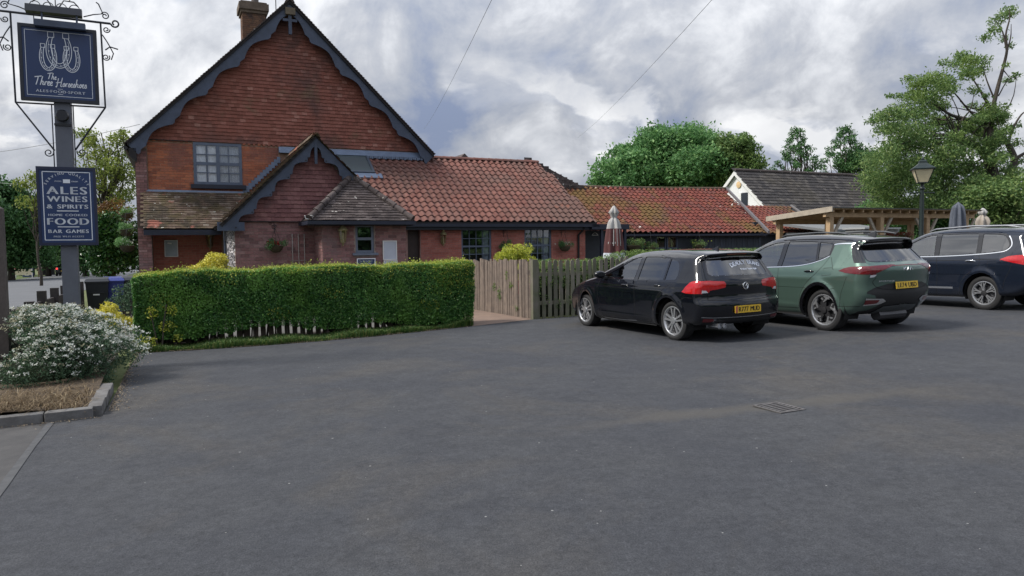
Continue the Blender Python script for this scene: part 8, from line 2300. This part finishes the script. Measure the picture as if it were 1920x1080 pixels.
# ------------------------------------------------------------------ dark blue estate-like crossover on the right
def build_blue():
    car = place_car(16.90, -15.10, 'dark blue-black crossover with chrome window trim at the right edge', 1.0)
    wb, rt, rr = 2.67, .350, .242
    prof = [(-.50, .28), (-.78, .33), (-.95, .44), (-1.02, .58), (-1.03, .70), (-1.0, .78), (-.995, .92), (-1.0, 1.05), (-.985, 1.12), (-.94, 1.20), (-.86, 1.36), (-.78, 1.50), (-.76, 1.545), (-.88, 1.575), (-.87, 1.605), (-.6, 1.645), (-.2, 1.675), (.4, 1.695), (.9, 1.69), (1.25, 1.665), (1.48, 1.625), (1.85, 1.44), (2.28, 1.18), (2.45, 1.105), (2.8, 1.06), (3.2, .99), (3.48, .88), (3.58, .72), (3.60, .55), (3.56, .36), (3.45, .27), (3.0, .24), (1.3, .22), (.3, .24)]
    sec = [(.18, .80), (.25, .85), (.38, .885), (.55, .90), (.75, .905), (.92, .902), (1.04, .885), (1.10, .862), (1.2, .825), (1.35, .765), (1.5, .70), (1.58, .655), (1.66, .60), (1.75, .55)]
    plan = [(-1.2, .915), (-.85, .94), (-.4, .98), (.2, 1.0), (2.2, 1.0), (2.8, .985), (3.2, .95), (3.7, .88)]
    rad = np.array([(0.1, .07), (.5, .09), (.9, .10), (1.1, .10), (1.4, .10), (1.65, .13)])
    ar = .412
    s = Shell(prof, sec, plan, 1.06, .20, .34, .05, rad, [(0, rt, ar), (wb, rt, ar)], flare=.022, crease=[(lambda x: 1.0 - .03 * x, .012, .10, -.9, 3.0), (.45, .010, .10, .4, 2.3)])
    s.rear_setup(.3, 1.54)
    pt = paint('blue_black_paint', (0.011, 0.016, 0.029), 0.15, .24)
    arch = lambda cx: [(cx + ar * math.cos(a), rt + ar * math.sin(a)) for a in np.linspace(0, 2 * math.pi, 60, endpoint=False)]
    fw = [(2.18, 1.105), (1.80, 1.36), (1.50, 1.525), (1.30, 1.585), (1.14, 1.60), (1.06, 1.115)]
    rw = [(.97, 1.118), (1.03, 1.605), (.55, 1.603), (.215, 1.595), (.16, 1.160)]
    qw = [(.075, 1.168), (.13, 1.592), (-.20, 1.575), (-.36, 1.555), (-.47, 1.45), (-.535, 1.345), (-.50, 1.255), (-.38, 1.215)]
    pil = [(2.30, 1.085), (1.84, 1.375), (1.52, 1.55), (1.28, 1.615), (.55, 1.628), (.1, 1.617), (-.38, 1.578), (-.50, 1.46), (-.565, 1.345), (-.53, 1.24), (-.39, 1.195), (.1, 1.142), (1.0, 1.098)]
    tl_s = [(-.42, 1.035), (-.60, 1.10), (-.75, 1.12), (-1.1, 1.13), (-1.1, .90), (-.72, .97)]
    tl_r = [(1.0, .90), (1.0, 1.13), (.55, 1.12), (.48, 1.08), (.55, .96), (.75, .90)]
    rwin = [(.0, 1.20), (.55, 1.20), (.63, 1.24), (.58, 1.45), (.52, 1.53), (0, 1.54)]
    ws = [(1.5, 0), (1.5, .56), (1.6, .58), (2.25, .70), (2.36, .66), (2.38, 0)]
    sill = [(.42, .23), (.42, .40), (2.3, .40), (2.3, .23)]
    regs = [('pillar_trim', M_GLOSSB, 'side', pil, 0, None), ('front_door_glass', M_CGLASS, 'side', fw, .006, None), ('rear_door_glass', M_PRIV, 'side', rw, .006, None), ('quarter_glass', M_PRIV, 'side', qw, .006, None),
            ('arch_cut', None, 'side', arch(0), 0, None), ('arch_cut', None, 'side', arch(wb), 0, None), ('tail_light', M_REDL, 'side', tl_s, -.004, None), ('tail_light', M_REDL, 'rear', tl_r, -.004, None), ('rear_glass', M_PRIV, 'rear', rwin, .006, None), ('windscreen', M_CGLASS, 'top', ws, .005, None)]
    car_shell(s, regs, car, pt)
    car_common(s, car, wb, rt, rr, .235, .86, 'twin_y', ar, .24, seat_z=.5, belt=1.10)
    gasket(s, car, (fw, rw, qw), None)
    side_ribbon(s, [(2.26, 1.085), (1.5, 1.093), (.9, 1.102), (.2, 1.140), (-.36, 1.192), (-.52, 1.245), (-.575, 1.345), (-.525, 1.455), (-.455, 1.53)], .020, M_CHROME, car, 'window_chrome', .005)
    for l in ([(1.0, 1.09), (.965, .8), (.98, .5), (1.0, .30)], [(2.18, 1.07), (2.25, .8), (2.2, .52), (2.1, .30)], [(.10, 1.14), (.05, .98), (.12, .86), (.34, .70), (.45, .52), (.48, .30)], [(-.50, .44), (-.55, .62), (-.66, .82), (-.70, .95)]):
        side_ribbon(s, l, .007, M_SEAM, car, 'panel_gap', .0015)
    side_ribbon(s, [(1.95, .43), (1.3, .43), (.62, .435)], .040, M_CHROME, car, 'door_moulding', .008)
    side_ribbon(s, [(-.40, 1.045), (.2, 1.028), (.95, 1.008), (1.6, .995)], .010, M_SEAM, car, 'shoulder_line', .001)
    side_ribbon(s, [(-.14, .86), (-.14, 1.0), (-.34, 1.01), (-.34, .87), (-.14, .86)], .005, M_SEAM, car, 'fuel_flap', .0015, both=False, smoothn=0)
    handle(s, car, 1.25, .985, pt, .22); handle(s, car, .25, 1.0, M_CHROME, .22)
    mirror_(s, car, 1.98, 1.10, .885, pt, M_PLASTIC)
    for sg in (1, -1):
        pts = [(1.35, 1.635), (1.2, 1.68), (.4, 1.718), (-.3, 1.70), (-.62, 1.648)]
        part('roof_rail', MB().tube([(a, sg * .585, b + .010) for a, b in pts], [.010, .018, .018, .018, .010], 8), mat('satin_silver', (.30, .31, .33), .4, metal=.5), car, smooth=60)
    part('roof_antenna', MB().hexa([(-.42, -.03, 1.65), (-.22, -.03, 1.66), (-.22, .03, 1.66), (-.42, .03, 1.65), (-.42, -.008, 1.72), (-.35, -.006, 1.71), (-.35, .006, 1.71), (-.42, .008, 1.72)]), M_GLOSSB, car)
    return s, car
build_blue()
# ================================================================== far down the road
def far_car():
    p = at(108, 517, 84); u, v = to_uv(p); th = TH
    car = place_car(u + .7, v, 'small black car far down the road with its brake light lit', 1.0)
    prof = [(-.40, .24), (-.70, .30), (-.745, .56), (-.70, .86), (-.65, 1.02), (-.46, 1.33), (-.35, 1.41), (.45, 1.456), (1.25, 1.412), (1.80, 1.20), (2.25, .98), (2.9, .88), (3.40, .70), (3.49, .45), (3.40, .22), (1.3, .18)]
    sec = [(.15, .80), (.32, .87), (.62, .89), (.86, .88), (.96, .85), (1.15, .76), (1.36, .65), (1.5, .55)]
    s = Shell(prof, sec, [(-.9, .93), (0, 1.0), (2.5, 1.0), (3.5, .9)], .93, .15, .3, .05, np.array([(0.1, .07), (1.5, .10)]), [(0, .32, .37), (2.63, .32, .37)], N=160, M=10, Q=16)
    s.rear_setup(.25, 1.33)
    arch = lambda cx: [(cx + .37 * math.cos(a), .32 + .37 * math.sin(a)) for a in np.linspace(0, 2 * math.pi, 40, endpoint=False)]
    regs = [('side_glass', M_PRIV, 'side', [(2.0, .95), (1.2, 1.36), (0, 1.33), (-.16, .98)], .006, None), ('arch_cut', None, 'side', arch(0), 0, None), ('arch_cut', None, 'side', arch(2.63), 0, None),
            ('tail_light', mat('brake_light_lit', (.6, .02, .02), .2, emit=((1, .05, .04), 1.6)), 'rear', [(.99, .74), (.99, .97), (.56, .95), (.56, .76)], -.003, None), ('rear_glass', M_PRIV, 'rear', [(0, 1.03), (.55, 1.03), (.5, 1.31), (0, 1.31)], .004, None)]
    car_shell(s, regs, car, paint('far_black_paint', (.010, .011, .014), 0, .25))
    for x in (0, 2.63):
        for sg in (1, -1): part('wheel', MB().lathe([(0, -.1), (.31, -.1), (.315, .1), (0, .1)], (x, sg * .76, .315), 16, axis='y'), M_TYRE, car)
    part('floor', MB().box((-.4, -.6, .2), (3.2, .6, .5)), M_CABIN, car)
    part('number_plate', MB().box((-.775, -.26, .50), (-.765, .26, .61)), M_PLATE, car)
far_car()


def person():
    p = at(76, 521, 77); g = gz(p.x, p.y)
    t = thing('person', 'person in a cream top and tan trousers walking along the far side of the road', 'person', (p.x, p.y, g), 0)
    # one skinned body: pelvis, spine bent a little forward, head, arms and a walking stride
    V = [(0, 0, .93), (.03, 0, 1.12), (.07, 0, 1.34), (.11, 0, 1.48), (.15, 0, 1.60), (.16, 0, 1.70),
         (.02, .10, .88), (.16, .11, .50), (.10, .11, .08), (.24, .11, .03), (.02, -.10, .88), (-.08, -.11, .50), (-.28, -.11, .10), (-.16, -.11, .04),
         (.07, .19, 1.36), (.00, .25, 1.10), (.14, .24, .88), (.07, -.19, 1.36), (.12, -.25, 1.10), (.26, -.22, .90), (.17, .24, .80), (.29, -.22, .82)]
    E = [(0, 1), (1, 2), (2, 3), (3, 4), (4, 5), (0, 6), (6, 7), (7, 8), (8, 9), (0, 10), (10, 11), (11, 12), (12, 13), (2, 14), (14, 15), (15, 16), (16, 20), (2, 17), (17, 18), (18, 19), (19, 21)]
    Rr = [.15, .15, .16, .065, .085, .075, .095, .068, .048, .04, .095, .068, .048, .04, .06, .05, .036, .06, .05, .036, .04, .04]
    me = bpy.data.meshes.new('body'); me.from_pydata(V, E, []); ob = bpy.data.objects.new('body', me); COL.objects.link(ob)
    sk = ob.modifiers.new('skin', 'SKIN'); sub = ob.modifiers.new('sub', 'SUBSURF'); sub.levels = 2; sub.render_levels = 2
    for i, r in enumerate(Rr): me.skin_vertices[0].data[i].radius = (r, r); me.skin_vertices[0].data[i].use_root = (i == 0)
    bpy.context.view_layer.update()
    m2 = bpy.data.meshes.new_from_object(ob.evaluated_get(bpy.context.evaluated_depsgraph_get())); bpy.data.objects.remove(ob)
    a = math.radians(150); ca, sa = math.cos(a), math.sin(a)
    for m in (mat('skin', (.42, .26, .19), .6), mat('cream_top', (.58, .50, .42), .85), mat('tan_trousers', (.24, .18, .115), .9), mat('white_hair', (.55, .53, .5), .9), mat('shoe', (.05, .04, .035), .7)): m2.materials.append(m)
    for pl in m2.polygons:
        c = pl.center; z = c.z; arm = abs(c.y) > .165 and z < 1.3
        pl.material_index = 3 if z > 1.64 and c.x < .19 else 0 if z > 1.46 or (arm and z < 1.0) else 4 if z < .075 else 1 if (z > .93 or arm) else 2
        pl.use_smooth = True
    for v in m2.vertices: x, y = v.co.x, v.co.y; v.co.x, v.co.y = x * ca - y * sa, x * sa + y * ca
    m2.name = 'body'; link_part('body', m2, t)
    fc = MB(); hx, hz = .235, 1.655
    for pts in ([(hx - .01, .03, hz)], [(hx - .01, -.03, hz)]): fc.lathe([(0, -.008), (.009, 0), (0, .008)], pts[0], 6)
    fc.lathe([(0, -.03), (.014, -.01), (.006, .02), (0, .025)], (hx + .008, 0, hz - .02), 6); fc.box((hx - .012, -.022, hz - .062), (hx + .004, .022, hz - .054))
    part('face', MB().add([(p.x + x * ca - y * sa, p.y + x * sa + y * ca, z + g) for x, y, z in fc.v], fc.f), mat('face_dark', (.10, .06, .05), .7), t)
person()

def prop(px, py, D, name, label, cat, build):
    p = at(px, py, D); g = gz(p.x, p.y); t = thing(name, label, cat, (p.x, p.y, g), 0); build(t, p, g)
M_POSTRED = mat('post_red', (.36, .022, .022), .5, .2, 4)
def kiosk(t, p, g):
    part('panel', MB().box((p.x - .42, p.y - .05, g + .9), (p.x + .42, p.y + .05, g + 1.95)).box((p.x - .46, p.y - .07, g + 1.95), (p.x + .46, p.y + .07, g + 2.03)), M_POSTRED, t)
    for s in (-1, 1): part('leg', MB().box((p.x + s * .34 - .05, p.y - .04, g), (p.x + s * .34 + .05, p.y + .04, g + .9)), M_WHITE, t)
prop(23, 505, 78, 'roadside_sign', 'red board on white legs beyond the road at the far left', 'sign', kiosk)
prop(44, 511, 76, 'roadside_banner', 'low cream banner on short posts right of the red board', 'banner', lambda t, p, g: (part('banner_sheet', MB().box((p.x - .9, p.y - .02, g + .35), (p.x + .9, p.y + .02, g + .95)), mat('cream_sheet', (.55, .50, .38), .8), t), [part('post', MB().box((p.x + s * .92 - .04, p.y - .04, g), (p.x + s * .92 + .04, p.y + .04, g + 1.0)), M_WHITE, t) for s in (-1, 1)]))
prop(13, 513, 74, 'marker_post', 'tiny white marker post on the far verge at the left edge', 'post', lambda t, p, g: (part('post', MB().box((p.x - .09, p.y - .05, g), (p.x + .09, p.y + .05, g + .8)), M_WHITE, t), part('cap', MB().box((p.x - .1, p.y - .06, g + .8), (p.x + .1, p.y + .06, g + .86)), M_IRON, t)))
def bluebin(t, p, g):
    part('cabinet', MB().box((p.x - .5, p.y - .25, g), (p.x + .5, p.y + .25, g + 1.0)), mat('navy_box', (.03, .05, .11), .5), t); part('poster', MB().box((p.x - .24, p.y - .27, g + .2), (p.x + .24, p.y - .251, g + .85)), M_WHITE, t)
prop(53, 512, 82, 'salt_bin', 'dark blue box with a white notice on the far verge left of the walker', 'box', bluebin)
def shelter(t, p, g):
    part('roof', MB().box((p.x - 1.1, p.y - .6, g + 2.35), (p.x + 1.1, p.y + .6, g + 2.5)), mat('pale_roof', (.40, .42, .42), .7), t)
    part('back', MB().box((p.x - 1.0, p.y + .45, g), (p.x + 1.0, p.y + .55, g + 2.35)), M_SOFFIT, t)
    for s in (-1, 1): part('post', MB().box((p.x + s * .98 - .05, p.y - .5, g), (p.x + s * .98 + .05, p.y - .4, g + 2.35)), M_SOFFIT, t)
prop(83, 505, 92, 'bus_shelter', 'small dark shelter with a pale flat roof behind the walker', 'shelter', shelter)
